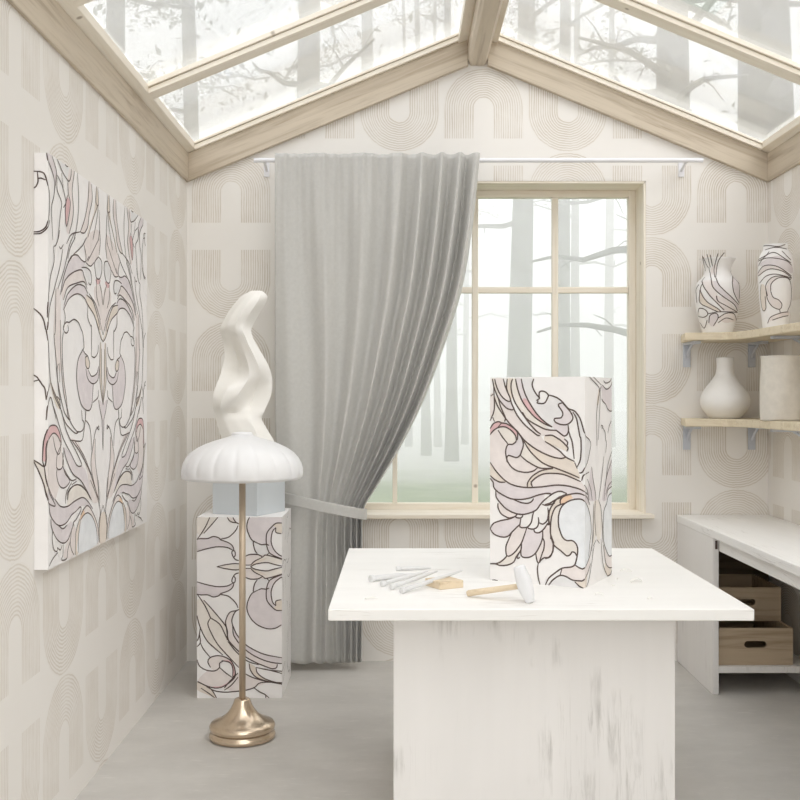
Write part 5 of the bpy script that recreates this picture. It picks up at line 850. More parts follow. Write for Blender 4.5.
L 4253 2010 4296 1994 4351 1987 4430 1997 4544 2029 4642 2062 4816 2127 4870 2152 4917 2179 4979 2226 5033 2278 5156 2416
L 169 2495 369 2284 588 2023 637 1972 696 1920 806 1840 1030 1696 1240 1544 1315 1495 1349 1476 1463 1444 1546 1443 1609 1447 1613 1480 1563 1525 1483 1584 1311 1705 1105 1841 1030 1895 898 1994 838 2044 783 2100 746 2146 696 2221 603 2376
L 5097 2376 5004 2221 4954 2146 4917 2100 4862 2044 4802 1994 4670 1895 4595 1841 4389 1705 4217 1584 4137 1525 4087 1480 4091 1447 4154 1443 4237 1444 4351 1476 4385 1495 4460 1544 4670 1696 4894 1840 5004 1920 5063 1972 5112 2023 5331 2284 5531 2495
L 1093 1892 1392 1750 1546 1669 1753 1540 1956 1401 2066 1315 2136 1253 2312 1071 2607 785
L 3093 785 3388 1071 3564 1253 3634 1315 3744 1401 3947 1540 4154 1669 4308 1750 4607 1892
L 1284 1854 1611 1680 1748 1596 1821 1544 1891 1488 2167 1253
L 3533 1253 3809 1488 3879 1544 3952 1596 4089 1680 4416 1854
L 692 1792 776 1667 818 1615 933 1507 1003 1450 1078 1396 1156 1349 1217 1321 1282 1299 1483 1242 1546 1218 1649 1167 1747 1110 1936 991 2167 829
L 3533 829 3764 991 3953 1110 4051 1167 4154 1218 4217 1242 4418 1299 4483 1321 4544 1349 4622 1396 4697 1450 4767 1507 4882 1615 4924 1667 5008 1792
L 722 1771 669 1613 659 1564 659 1542 662 1521 682 1485 714 1453 755 1425 938 1313 989 1284 1041 1260 1093 1244 1177 1237 1349 1254
L 4351 1254 4523 1237 4607 1244 4659 1260 4711 1284 4762 1313 4945 1425 4986 1453 5018 1485 5038 1521 5041 1542 5041 1564 5031 1613 4978 1771
L 1817 2195 1963 2142 2025 2107 2050 2084 2071 2058 2105 2001 2119 1969 2139 1909 2152 1826 2167 1678
L 3533 1678 3548 1826 3561 1909 3581 1969 3595 2001 3629 2058 3650 2084 3675 2107 3737 2142 3883 2195
L 2607 2069 2530 2054 2458 2030 2428 2011 2401 1989 2375 1961 2348 1926 2317 1875 2226 1691 2165 1582 2141 1525 2134 1496 2132 1468 2138 1413 2155 1358 2182 1301 2239 1205 2322 1091 2532 836
L 3168 836 3378 1091 3461 1205 3518 1301 3545 1358 3562 1413 3568 1468 3566 1496 3559 1525 3535 1582 3474 1691 3383 1875 3352 1926 3325 1961 3299 1989 3272 2011 3242 2030 3170 2054 3093 2069
L 2458 2063 2544 2024 2607 2004 2609 2023 2570 2092
L 3130 2092 3091 2023 3093 2004 3156 2024 3242 2063
L 2385 1861 2374 1608 2377 1552 2385 1495 2400 1438 2421 1379 2500 1202 2532 1118 2565 994 2607 785
L 3093 785 3135 994 3168 1118 3200 1202 3279 1379 3300 1438 3315 1495 3323 1552 3326 1608 3315 1861
L 0 2096 18 2117 59 2137 113 2148 192 2153 285 2149 369 2131 411 2111 450 2084 486 2053 544 1992 563 1964 576 1936 603 1854
L 5097 1854 5124 1936 5137 1964 5156 1992 5214 2053 5250 2084 5289 2111 5331 2131 5415 2149 5508 2153 5587 2148 5641 2137 5682 2117 5709 2086 5734 2027 5751 1977 5764 1918 5770 1874 5783 1639
L 0 1932 30 1954 72 1980 122 2004 174 2022 226 2031 295 2025 365 2003 426 1977 462 1955 544 1876
L 5156 1876 5238 1955 5274 1977 5335 2003 5405 2025 5474 2031 5526 2022 5578 2004 5628 1980 5699 1933 5709 1909 5723 1855 5729 1800 5727 1639 5732 1602 5748 1545 5755 1536 5762 1547 5783 1639
L 197 1985 276 1839 311 1791 346 1757 385 1728 423 1708 456 1697 509 1713 544 1760 549 1781 550 1805 544 1914
L 5156 1914 5150 1805 5151 1781 5156 1760 5191 1713 5244 1697 5277 1708 5315 1728 5354 1757 5389 1791 5424 1839 5503 1985
L 603 1854 443 1739 417 1716 397 1691 382 1664 362 1604 357 1546 361 1521 369 1502 445 1465 544 1461 587 1470 632 1486 670 1509 692 1539 695 1559 691 1582 681 1608 632 1717
L 5068 1717 5019 1608 5009 1582 5005 1559 5008 1539 5030 1509 5068 1486 5113 1470 5156 1461 5255 1465 5331 1502 5339 1521 5343 1546 5338 1604 5318 1664 5303 1691 5283 1716 5257 1739 5097 1854
L 397 1490 374 1443 366 1417 369 1387 393 1334 434 1274 459 1247 485 1225 547 1192 619 1170 692 1159 767 1160 843 1173 905 1190 957 1209 995 1232 998 1261 963 1287 835 1347 783 1376 752 1403 692 1480
L 5008 1480 4948 1403 4917 1376 4865 1347 4737 1287 4702 1261 4705 1232 4743 1209 4795 1190 4857 1173 4933 1160 5008 1159 5081 1170 5153 1192 5215 1225 5241 1247 5266 1274 5307 1334 5331 1387 5334 1417 5326 1443 5303 1490
L 0 1242 42 1192 119 1116 254 1017
L 5446 1017 5581 1116 5658 1192 5700 1242 5715 1291 5732 1364 5755 1536
L 875 956 877 1016 883 1045 905 1071 939 1091 983 1109 1035 1126 1094 1139 1156 1149 1244 1155 1345 1155 1448 1149 1546 1136 1620 1117 1692 1092 1761 1063 1886 1003 1936 974 1979 945 2096 857
L 3604 857 3721 945 3764 974 3814 1003 3939 1063 4008 1092 4080 1117 4154 1136 4252 1149 4355 1155 4456 1155 4544 1149 4606 1139 4665 1126 4717 1109 4761 1091 4795 1071 4817 1045 4823 1016 4825 956
L 1093 1174 1349 1213
L 4351 1213 4607 1174
L 0 1034 1 1006 30 983 96 960 188 936 272 921 311 926 304 940 281 960 121 1077 57 1130 34 1159 17 1186 6 1211 0 1236
L 5709 1285 5694 1211 5666 1159 5643 1130 5579 1077 5419 960 5396 940 5389 926 5428 921 5512 936 5604 960 5670 983 5699 1006 5700 1034 5709 1080 5783 1340
L 30 983 57 857 68 833 85 809 119 777 163 744 212 713 311 660 386 629 461 607 544 593 615 589 692 590 771 595 844 606 898 619 1045 680 1093 695 1169 711 1316 731
L 4384 731 4531 711 4607 695 4655 680 4802 619 4856 606 4929 595 5008 590 5085 589 5156 593 5239 607 5314 629 5389 660 5488 713 5537 744 5581 777 5615 809 5632 833 5643 857 5670 983
L 282 1033 432 942 485 914 544 892 626 874 717 861 811 855 905 855 980 860 1207 896 1364 912 1529 922 1608 923 1680 918 1781 898 1868 867 2011 802 2239 672
L 3461 672 3689 802 3832 867 3919 898 4020 918 4092 923 4171 922 4336 912 4493 896 4720 860 4795 855 4889 855 4983 861 5074 874 5156 892 5215 914 5268 942 5418 1033
L 905 953 929 1037 943 1063 967 1086 1017 1109 1081 1128 1151 1143 1220 1153 1303 1159 1387 1156 1480 1141 1542 1127 1677 1086 1747 1059 1817 1030 1916 979 2167 829
L 3533 829 3784 979 3883 1030 3953 1059 4023 1086 4158 1127 4220 1141 4313 1156 4397 1159 4480 1153 4549 1143 4619 1128 4683 1109 4733 1086 4757 1063 4771 1037 4795 953
L 783 906 805 1006 813 1031 826 1055 844 1077 874 1102 912 1125 1093 1214
L 4607 1214 4788 1125 4826 1102 4856 1077 4874 1055 4887 1031 4895 1006 4917 906
L 113 750 116 673 123 646 141 615 189 560 221 529 293 467 369 415 438 378 514 347 591 323 662 307 749 298 830 304 905 322 941 338 1008 383 1093 456 1123 485 1188 564
L 4512 564 4577 485 4607 456 4692 383 4759 338 4795 322 4870 304 4951 298 5038 307 5109 323 5186 347 5262 378 5331 415 5407 467 5479 529 5511 560 5559 615 5577 646 5584 673 5587 750
L 426 617 585 551 662 530 735 532 875 563
L 4825 563 4965 532 5038 530 5115 551 5274 617
L 1316 731 1484 769 1546 777 1592 760 1580 722 1555 706 1476 663 1349 606 1283 587 1224 577 1188 564 1192 534 1220 500
L 4480 500 4508 534 4512 564 4476 577 4417 587 4351 606 4224 663 4145 706 4120 722 4108 760 4154 777 4216 769 4384 731
L 197 570 170 473 167 448 169 423 187 365 217 306 254 260 331 226 397 220 406 242 397 277
L 5303 277 5294 242 5303 220 5369 226 5446 260 5483 306 5513 365 5531 423 5533 448 5530 473 5503 570
L 397 277 474 240 544 217 577 230 632 282
L 5068 282 5123 230 5156 217 5226 240 5303 277
L 692 283 675 169 662 122 634 91 602 70 603 54 667 39 765 29 844 36 867 52 879 77 892 137 905 164 950 213 1030 285
L 4670 285 4750 213 4795 164 4808 137 4821 77 4833 52 4856 36 4935 29 5033 39 5097 54 5098 70 5066 91 5038 122 5025 169 5008 283
L 1093 456 1038 315 1030 265 1035 228 1049 196 1093 137 1130 102 1220 38
L 4480 38 4570 102 4607 137 4651 196 4665 228 4670 265 4662 315 4607 456
L 30 50 126 104 197 136 284 162 426 196
L 5274 196 5416 162 5503 136 5574 104 5670 50
L 1580 640 1703 708 1812 746 1879 760 1955 755 2007 739 2063 715 2121 685 2239 608 2344 529 2450 435 2509 370 2549 309 2571 251 2584 193 2596 104 2607 45
L 3093 45 3104 104 3116 193 3129 251 3151 309 3191 370 3250 435 3356 529 3461 608 3579 685 3637 715 3693 739 3745 755 3821 760 3888 746 3997 708 4120 640
L 1513 546 1691 607 1748 621 1849 640 1955 636 2022 620 2096 595 2171 563 2239 523 2303 472 2334 443 2392 379 2440 313 2472 252 2480 221 2488 161 2495 39
L 3205 39 3212 161 3220 221 3228 252 3260 313 3308 379 3366 443 3397 472 3461 523 3529 563 3604 595 3678 620 3745 636 3851 640 3952 621 4009 607 4187 546
L 1447 44 1440 232 1447 309 1454 336 1473 389 1546 542
L 4154 542 4227 389 4246 336 4253 309 4260 232 4253 44
L 1284 28 1293 271 1303 344 1316 387 1333 420 1354 448 1378 473 1513 587
L 4187 587 4322 473 4346 448 4367 420 4384 387 4397 344 4407 271 4416 28
L 2096 1174 2369 959 2475 869 2567 778 2620 713 2640 683 2656 653 2677 593 2683 559 2682 502 2669 443 2607 263
L 3093 263 3031 443 3018 502 3017 559 3023 593 3044 653 3060 683 3080 713 3133 778 3225 869 3331 959 3604 1174
L 2570 1137 2645 738
L 3055 738 3130 1137
L 2851 673 2721 533 2641 465 2620 435 2607 394 2606 321 2645 40
L 3055 40 3094 321 3093 394 3080 435 3059 465 2979 533 2849 673
""",
 'vase_a': """
P -2450 1602 -2190 1628 -1849 1656 -1476 1682 -1110 1704 -782 1719 -520 1724 -352 1715 -308 1705 -275 1690 -255 1671 -246 1648 -248 1623 -260 1596 -279 1568 -296 1539 -320 1510 -349 1482 -383 1455 -421 1431 -453 1409 -487 1391 -525 1378 -709 1352 -984 1342 -1305 1345 -1634 1358 -1918 1378 -2045 1391 -2191 1410 -2332 1432 -2421 1457 -2500 1483 -2565 1510 -2612 1536 -2633 1561 -2583 1584
M -1918 1378 -1843 1398 -1587 1407 -1227 1406 -847 1396 -525 1378 -401 1364 -299 1348 -213 1328 -136 1306 -63 1281 12 1256 95 1230 195 1204 316 1178 463 1152 571 1137 691 1121 822 1105 962 1088 1110 1071 1264 1054 1422 1036 1584 1019 1748 1002 1925 985 2107 968 2288 951 2468 935 2646 919 2818 904 2983 890 3222 870 3474 851 3737 832 4008 815 4287 798 4572 781 4858 765 5144 749 5423 733 5689 718 5928 703 6257 672 6412 639 6384 606 6312 579 6152 560 5927 553 5706 558 5456 572 5181 594 4925 620 4652 648 4347 676 4006 703 3818 715 3616 727 3405 740 3187 752 2965 765 2742 778 2521 792 2301 805 2087 819 1878 833 1677 847 1485 861 1303 875 1133 890 969 905 803 920 638 935 473 950 311 966 151 982 -3 998 -154 1014 -300 1030 -440 1047 -574 1064 -699 1081 -814 1098 -919 1115 -1039 1138 -1148 1164 -1247 1191 -1335 1219 -1412 1247 -1524 1274 -1636 1300 -1738 1324 -1823 1345 -1885 1363
P -4117 1378 -3904 1389 -3642 1403 -3308 1413 -2895 1415 -2418 1405 -1918 1378 -1774 1365 -1628 1351 -1484 1334 -1343 1314 -1209 1293 -1080 1271 -963 1247 -877 1222 -792 1196 -708 1170 -626 1144 -545 1118 -466 1092 -388 1066 -312 1042 -238 1018 -166 996 -96 976 -26 958 43 941 112 928 300 899 467 886 625 883 790 883 977 882 1205 874 1491 853 1617 841 1765 828 1934 813 2122 796 2328 778 2550 759 2785 739 3034 718 3293 698 3562 677 3838 656 4120 636 4403 616 4691 597 5004 579 5310 563 5598 548 5852 535 6047 524 6151 515 6103 506 5862 500 5503 497 5087 496 4649 498 4210 501 3781 506 3370 512 2983 518 2625 525 2302 533 2018 540 1779 547 1591 553 1328 563 1152 574 1029 586 928 600 822 617 678 638 467 665 357 678 235 692 104 707 -35 723 -181 739 -332 757 -486 775 -643 794 -801 813 -958 832 -1114 852 -1266 871 -1415 890 -1557 910 -1692 929 -1819 947 -1935 965 -2069 987 -2211 1009 -2368 1033 -2526 1056 -2684 1080 -2840 1103 -2994 1127 -3143 1150 -3287 1172 -3422 1193 -3546 1213 -3658 1232 -3753 1249 -3927 1265 -4311 1301 -4502 1329 -4497 1350 -4345 1365
T -3982 1040 -3890 1037 -3780 1028 -3657 1014 -3532 995 -3429 974 -3319 950 -3203 924 -3081 897 -2953 870 -2818 844 -2677 819 -2530 797 -2377 778 -2222 762 -2052 746 -1868 730 -1675 715 -1476 700 -1273 686 -1071 672 -871 659 -676 646 -489 633 -314 621 -152 610 -7 600 118 590 512 559 831 534 979 518 861 515 760 517 622 521 452 526 256 532 41 540 -191 548 -432 557 -679 567 -928 577 -1174 587 -1412 598 -1642 608 -1857 618 -2051 627 -2285 639 -2524 651 -2766 663 -3007 675 -3245 687 -3477 700 -3698 713 -3903 727 -4088 743 -4245 759 -4368 778 -4450 799 -4494 825 -4501 855 -4478 887 -4430 919 -4361 950 -4278 978 -4194 1003 -4143 1023 -4071 1035
M -2463 252 -2477 272 -2452 295 -2393 321 -2308 349 -2203 376 -2082 401 -1952 423 -1814 440 -1588 457 -1307 469 -1003 478 -707 482 -446 482 -249 478 -79 466 54 447 140 423 170 395 131 365 70 346 -26 323 -151 298 -300 272 -467 247 -649 223 -836 203 -1019 187 -1187 178 -1441 174 -1714 179 -1978 192 -2207 209 -2376 230
P 131 365 176 378 301 392 487 407 720 421 983 435 1262 448 1542 460 1810 470 2050 478 2308 484 2587 489 2880 492 3185 494 3497 493 3809 491 4117 485 4411 478 4777 463 5221 443 5736 420 6318 394 6957 369 7568 346 7169 328 6694 318 6202 308 5717 299 5246 290 4792 281 4357 274 3943 267 3554 261 3191 256 2859 253 2563 252 2306 252 1981 257 1645 265 1313 276 999 290 717 305 478 321 294 336 174 351
M 7630 1452 7630 1459 7630 1455 7630 1441 7630 1420 7630 1395 7630 1368 7630 1340 7630 1322 7630 1302 7425 1280 6561 1257 6386 1233 6356 1208 6310 1182 6255 1156 6195 1130 6133 1103 6074 1078 6022 1055 5965 1029 5904 1002 5978 974 6065 946 6150 918 6228 891 6295 865 6344 841 6370 819 6367 801 6331 787 6261 778 5995 771 5642 779 5270 799 4918 826 4605 858 4347 890 4233 907 4118 925 4003 944 3890 965 3782 987 3698 1010 3647 1033 3602 1057 3566 1081 3538 1105 3521 1129 3516 1152 3523 1175 3539 1201 3565 1228 3632 1256 3856 1284 4120 1312 4433 1339 4801 1365 5238 1389 5768 1411 6373 1429 6857 1443
L -3335 1659 -3307 1637 -3277 1614 -3248 1592 -3185 1570 -3024 1548 -2873 1525 -2731 1503 -2597 1481 -2471 1459 -2352 1437 -2205 1414 -2038 1392 -1888 1370
L -4701 1940 -4528 1919 -4362 1897 -4203 1876 -4204 1854 -4211 1833 -4219 1811 -4227 1790 -4235 1769 -4245 1747 -4255 1726 -4130 1704 -4001 1683 -3873 1661 -3744 1640
L 5966 1546 6059 1525 6126 1504 6182 1482 6244 1461 6327 1439 6306 1418 6076 1398 5946 1378 5894 1358 5899 1339 5943 1320 6013 1301 6097 1283 6183 1265 6338 1246 6869 1228
L -4869 1228 -5020 1207 -5201 1189 -5398 1171 -5594 1152 -5767 1131 -5886 1107 -5918 1078 -5892 1059 -5838 1040 -5763 1019 -5691 996 -5698 973 -5697 949 -5690 925 -5678 900 -5665 875 -5653 850 -5644 825 -5640 801 -5644 778
L -4701 1940 -4633 1917 -4569 1893 -4553 1870 -4704 1846 -4871 1823 -5054 1799 -5257 1776 -5481 1753 -5732 1729 -5752 1706 -5710 1682 -5660 1659 -5606 1635 -5550 1612 -5496 1588 -5294 1565
L -2954 1959 -2883 1936 -2812 1913 -2741 1890 -2702 1868 -2726 1845 -2753 1822 -2781 1799 -2811 1777 -2844 1754 -2879 1731 -2854 1708 -2806 1686 -2757 1663 -2706 1640
L -2003 1940 -1946 1917 -1890 1893 -1848 1870 -1854 1846 -1861 1823 -1868 1799 -1875 1776 -1883 1753 -1892 1729 -1857 1706 -1812 1682 -1765 1659
L 1852 1977 1700 1959 1544 1942 1386 1925 1227 1908 1069 1891 915 1874 784 1857 653 1839 524 1819 399 1799 280 1777 167 1753 89 1733 14 1713 -55 1691 -118 1669 -176 1646 -230 1623 -281 1599 -329 1574 -361 1550 -390 1525 -417 1500 -443 1475 -469 1450 -496 1425 -509 1401 -525 1378
L 139 1959 72 1936 0 1913 -74 1890 -153 1867 -240 1843 -333 1819 -432 1796 -537 1772 -648 1749 -762 1726 -858 1704 -949 1682 -1034 1661 -1111 1641 -1179 1621 -1236 1602 -1300 1575 -1277 1549 -1234 1525 -1177 1503 -1111 1482 -1040 1461 -969 1441 -897 1420 -817 1399 -751 1378
L 7630 1640 7630 1617 7630 1593 7630 1570 6997 1546
L -4584 1415 -4510 1395 -4512 1377 -4530 1359 -4514 1340 -4424 1319 -4231 1294 -3927 1265 -3752 1248 -3655 1230 -3543 1211 -3418 1190 -3283 1169 -3140 1147 -2992 1124 -2838 1101 -2683 1078 -2525 1055 -2368 1032 -2211 1009 -2069 987 -1935 965 -1819 947 -1692 929 -1557 910 -1415 890 -1266 871 -1114 852 -958 832 -801 813 -643 794 -486 775 -332 757 -181 739 -35 723 104 707 235 692 357 678 467 665 695 639 879 619 1031 604 1167 591 1296 579 1433 567 1591 553
L -1918 1378 -1770 1353 -1648 1329 -1543 1305 -1450 1280 -1364 1256 -1311 1232 -1262 1208 -1201 1184 -1125 1160 -1032 1137 -919 1115 -814 1098 -699 1081 -574 1064 -440 1047 -300 1030 -154 1014 -3 998 151 982 311 966 473 950 638 935 803 920 969 905 1133 890 1303 875 1485 861 1677 847 1878 833 2087 819 2301 805 2521 792 2742 778 2965 765 3187 752 3405 740 3616 727 3818 715 4006 703 4335 679 4609 657 4839 636 5044 615 5259 594 5545 574 5927 553
L -525 1378 -403 1355 -305 1333 -221 1311 -146 1289 -73 1267 3 1245 89 1223 192 1200 315 1177 463 1152 571 1137 691 1121 822 1105 962 1088 1110 1071 1264 1054 1422 1036 1584 1019 1748 1002 1925 985 2107 968 2288 951 2468 935 2646 919 2818 904 2983 890 3214 870 3441 851 3668 833 3895 816 4126 800 4365 784 4617 768 4886 752 5183 736 5522 719 5928 703
L -3775 1228 -3819 1205 -3888 1182 -3967 1160 -4041 1138 -4094 1116 -4112 1092 -4079 1067 -3982 1040 -3891 1022 -3784 1003 -3698 983 -3604 962 -3497 941 -3381 920 -3255 898 -3121 876 -2981 855 -2835 834 -2685 815 -2532 795 -2377 778 -2222 762 -2052 746 -1868 730 -1675 715 -1476 700 -1273 686 -1071 672 -871 659 -676 646 -489 633 -314 621 -152 610 -7 600 118 590 426 563 598 545 713 531 861 515
L -4291 1078 -4259 1054 -4239 1030 -4227 1005 -4271 980 -4329 955 -4387 930 -4438 906 -4480 882 -4506 859 -4512 836 -4494 815 -4447 796 -4368 778 -4232 758 -4061 741 -3862 725 -3643 710 -3412 697 -3175 685 -2937 673 -2702 662 -2473 650 -2255 639 -2051 627 -1854 616 -1657 605 -1462 594 -1267 584 -1071 574 -874 564 -676 554 -478 545 -278 535 -78 525 122 515
L 7630 1452 6765 1429 5937 1406 5348 1383 4903 1359 4542 1335 4240 1312 3984 1288 3764 1265 3621 1242 3578 1219 3545 1197 3524 1174 3516 1152 3521 1129 3539 1105 3567 1082 3604 1058 3649 1035 3701 1012 3780 990 3888 968 4001 947 4116 927 4232 908 4347 890 4552 863 4776 839 5020 818 5290 798 5591 780 5938 760 6357 740
L 7630 1378 7630 1354 7630 1331 7630 1307 7251 1283 6440 1259 6245 1235 6232 1211 6217 1187 6198 1164 6175 1142 6147 1120 6113 1098 6074 1078 6014 1052 5945 1028 5871 1004 5889 982 5922 960 5952 939 5979 918 6009 896 6043 875 6087 853
L -224 909 -184 887 -163 864 -142 842 -101 820 -22 798 114 778 241 764 389 752 558 740 745 728 949 717 1169 705 1403 692 1651 679 1911 665 2089 655 2279 646 2482 635 2697 625 2924 614 3165 603 3429 592 3714 581 4020 570 4351 559 4713 548 5116 537 5580 526 6151 515
L -5976 515 -5695 540 -5471 567 -5260 593 -5063 615 -4816 627 -4542 631 -4224 629 -3897 623 -3585 614 -3308 602 -3093 590 -2912 575 -2737 557 -2584 536 -2465 515 -2397 495 -2395 478 -2502 458 -2716 439 -3007 423 -3341 410 -3678 403 -3980 402 -4341 405 -4742 412 -5162 421 -5569 430 -5909 440 -6187 462 -6077 489 -5976 515
L -2395 478 -2121 481 -1857 486 -1599 490 -1347 494 -1100 499 -855 503 -611 507 -368 510 -124 513 122 515 351 516 587 517 828 518 1074 518 1323 518 1576 517 1830 517 2086 516 2341 516 2594 515 2844 515 3145 515 3445 515 3748 515 4060 515 4387 515 4738 515 5127 515 5579 515 6151 515
L -2463 252 -2381 277 -2313 303 -2251 329 -2190 356 -2121 381 -2040 404 -1939 424 -1814 440 -1588 457 -1307 469 -1003 478 -707 482 -446 482 -249 478 -79 466 54 447 140 423 170 395 131 365 70 347 -26 328 -150 308 -298 287 -462 265 -639 243 -825 221 -1010 199 -1187 178
L 131 365 348 378 563 392 776 407 987 421 1197 435 1407 448 1619 460 1832 470 2050 478 2308 484 2587 489 2880 492 3185 494 3497 493 3809 491 4117 485 4411 478 4724 464 5021 446 5314 424 5621 400 5970 375 6416 350 7169 328
L 139 252 369 266 595 280 820 296 1043 311 1264 325 1486 339 1710 350 1937 359 2170 365 2442 367 2727 366 3028 362 3347 356 3688 348 4055 340 4454 333 4896 328
L -6348 290 -6023 269 -5763 245 -5570 219 -5381 194 -5188 172 -4984 154 -4765 143 -4531 140 -4284 147 -4034 163 -3791 186 -3558 213 -3340 242 -3155 273 -2985 302 -2825 328
""",
 'vase_b': """
P -7630 1295 -7630 1307 -6946 1322 -6330 1340 -5824 1359 -5365 1379 -4933 1398 -4522 1415 -4128 1431 -3749 1443 -3384 1452 -3105 1456 -2819 1459 -2529 1460 -2235 1461 -1938 1460 -1640 1458 -1340 1456 -1040 1452 -741 1447 -442 1441 -143 1434 153 1426 447 1417 671 1409 915 1399 1179 1388 1458 1376 1751 1362 2055 1348 2369 1333 2691 1318 3018 1303 3348 1288 3678 1274 4004 1260 4324 1248 4637 1236 4929 1226 5185 1218 5388 1211 5517 1207 5545 1205 5371 1208 5056 1215 4659 1224 4222 1237 3774 1250 3337 1265 2914 1279 2515 1292 2147 1303 1821 1312 1559 1318 1288 1325 1009 1331 725 1338 436 1344 146 1350 -146 1355 -437 1359 -725 1363 -1010 1365 -1290 1366 -1562 1366 -1824 1364 -2132 1359 -2448 1350 -2770 1339 -3098 1325 -3432 1311 -3770 1296 -4110 1281 -4453 1268 -4796 1256 -5140 1247 -5482 1242 -6941 1243 -7630 1263
M -6995 1487 -6554 1493 -6110 1501 -5670 1510 -5239 1521 -4816 1532 -4403 1543 -3999 1556 -3605 1568 -3223 1580 -2852 1593 -2493 1604 -2148 1616 -1817 1626 -1503 1636 -1207 1644 -933 1652 -683 1657 -456 1661 -138 1664 171 1664 471 1662 760 1658 1038 1653 1309 1646 1578 1638 1841 1629 2099 1619 2353 1610 2602 1600 2848 1591 3173 1579 3496 1566 3818 1551 4135 1536 4446 1520 4748 1503 5036 1486 5302 1469 5539 1452 5798 1429 6073 1403 6330 1375 6510 1347 6532 1321 6347 1299 5980 1284 5482 1277 5190 1277 4871 1280 4538 1285 4195 1292 3850 1301 3504 1311 3160 1322 2821 1334 2488 1346 2162 1358 1844 1370 1537 1382 1242 1393 961 1402 695 1410 447 1417 152 1423 -146 1428 -446 1432 -748 1435 -1050 1438 -1353 1440 -1655 1442 -1954 1443 -2252 1444 -2545 1446 -2833 1447 -3113 1449 -3384 1452 -4028 1456 -4795 1458 -5670 1460 -6653 1465 -7630 1473
P -2922 928 -2841 947 -2740 968 -2622 989 -2488 1011 -2341 1032 -2183 1054 -2016 1075 -1841 1095 -1660 1114 -1475 1132 -1286 1147 -1094 1161 -901 1172 -658 1183 -392 1191 -107 1196 192 1199 501 1201 816 1201 1132 1199 1446 1198 1751 1195 2044 1192 2318 1190 2688 1185 3075 1176 3470 1166 3867 1155 4252 1144 4609 1133 4915 1125 5137 1120 5053 1123 4015 1138 3746 1140 3439 1143 3109 1147 2767 1151 2422 1155 2082 1158 1755 1160 1445 1160 1159 1159 903 1155 636 1148 370 1138 108 1127 -145 1113 -387 1098 -613 1083 -818 1066 -998 1049 -1147 1033 -1275 1013 -1365 992 -1424 970 -1454 947 -1463 923 -1454 901 -1434 879 -1408 858 -1368 836 -1307 814 -1226 792 -1126 772 -1006 752 -869 735 -712 719 -483 703 -203 692 105 682 418 672 716 662 973 649 1208 633 1440 617 1658 599 1845 580 1984 562 2058 544 2060 520 1981 494 1826 469 1600 449 1309 439 1081 439 806 442 500 448 177 457 -149 468 -465 480 -760 494 -1019 509 -1226 524 -1424 540 -1614 557 -1794 576 -1961 596 -2117 617 -2258 638 -2384 661 -2494 684 -2578 703 -2662 724 -2742 745 -2825 767 -2900 790 -2962 813 -3005 836 -3026 860 -3022 883 -2988 906
T -4793 1033 -4540 1041 -4228 1041 -3898 1033 -3580 1018 -3298 995 -3072 965 -2922 928 -2891 914 -2864 897 -2844 878 -2828 857 -2817 835 -2810 812 -2808 787 -2810 762 -2824 736 -2850 710 -2879 684 -2912 658 -2949 632 -2988 607 -3029 584 -3073 561 -3119 540 -3165 520 -3212 503 -3259 487 -3306 474 -3750 419 -4340 410 -4881 439 -4964 450 -5044 464 -5120 480 -5192 499 -5258 520 -5318 542 -5371 565 -5416 589 -5454 614 -5482 639 -5502 663 -5512 687 -5512 711 -5503 733 -5490 754 -5500 777 -5498 802 -5485 828 -5460 855 -5424 881 -5378 907 -5321 932 -5255 955 -5179 976 -5095 995 -5002 1011 -4901 1024
P -3063 125 -3060 135 -2970 151 -2806 173 -2583 198 -2314 223 -2010 246 -1679 265 -1419 276 -1122 287 -799 297 -456 306 -101 315 259 324 618 331 971 339 1310 346 1629 352 2027 360 2451 367 2894 374 3347 381 3802 385 4245 388 4659 389 5016 387 5537 373 5774 348 5665 321 5267 300 4865 291 4378 286 3854 281 3318 277 2789 272 2275 265 1958 259 1616 253 1258 247 891 239 521 232 156 225 -199 217 -538 210 -852 202 -1133 195 -1567 181 -1986 164 -2371 147 -2700 133 -2941 125
L -6275 1940 -5245 1937 -4540 1934 -3928 1931 -3318 1927 -2658 1923 -2292 1920 -1901 1916 -1493 1911 -1075 1906 -655 1901 -238 1896 170 1893 564 1890 937 1888 1281 1888 1730 1891 2150 1897 2552 1904 2951 1913 3363 1923 3809 1932 4320 1940
L -4554 1836 -4012 1839 -3524 1844 -3067 1848 -2603 1853 -2144 1857 -1703 1862 -1273 1865 -848 1868 -425 1870 0 1870 392 1870 791 1868 1198 1866 1618 1863 2052 1859 2505 1855 2983 1851 3458 1847 3948 1843 4480 1839 5088 1836
L -7139 1626 -5999 1635 -5291 1643 -4731 1652 -4290 1660 -3898 1669 -3555 1677 -3261 1686 -3019 1696 -2741 1712 -2560 1730 -2431 1747 -2312 1765 -2185 1783
L -7100 1591 -6007 1595 -5360 1599 -4848 1604 -4407 1608 -4007 1613 -3633 1617 -3272 1621 -2919 1624 -2565 1626 -2208 1627 -1841 1626 -1576 1625 -1298 1623 -1008 1620 -709 1617 -403 1613 -93 1609 221 1605 535 1600 848 1595 1160 1590 1466 1584 1767 1579 2058 1573 2337 1567 2600 1562 2844 1556 3275 1545 3643 1533 3961 1520 4245 1506 4514 1492 4794 1479 5118 1465 5539 1452
L -7630 1295 -7001 1311 -6259 1329 -5776 1348 -5384 1367 -5036 1385 -4709 1403 -4388 1419 -4065 1433 -3732 1444 -3384 1452 -3105 1456 -2819 1459 -2529 1460 -2235 1461 -1938 1460 -1640 1458 -1340 1456 -1040 1452 -741 1447 -442 1441 -143 1434 153 1426 447 1417 661 1409 878 1401 1099 1392 1324 1382 1554 1371 1789 1360 2029 1348 2275 1336 2529 1323 2790 1310 3060 1297 3341 1284 3635 1270 3944 1257 4278 1244 4645 1232 5051 1219 5517 1207
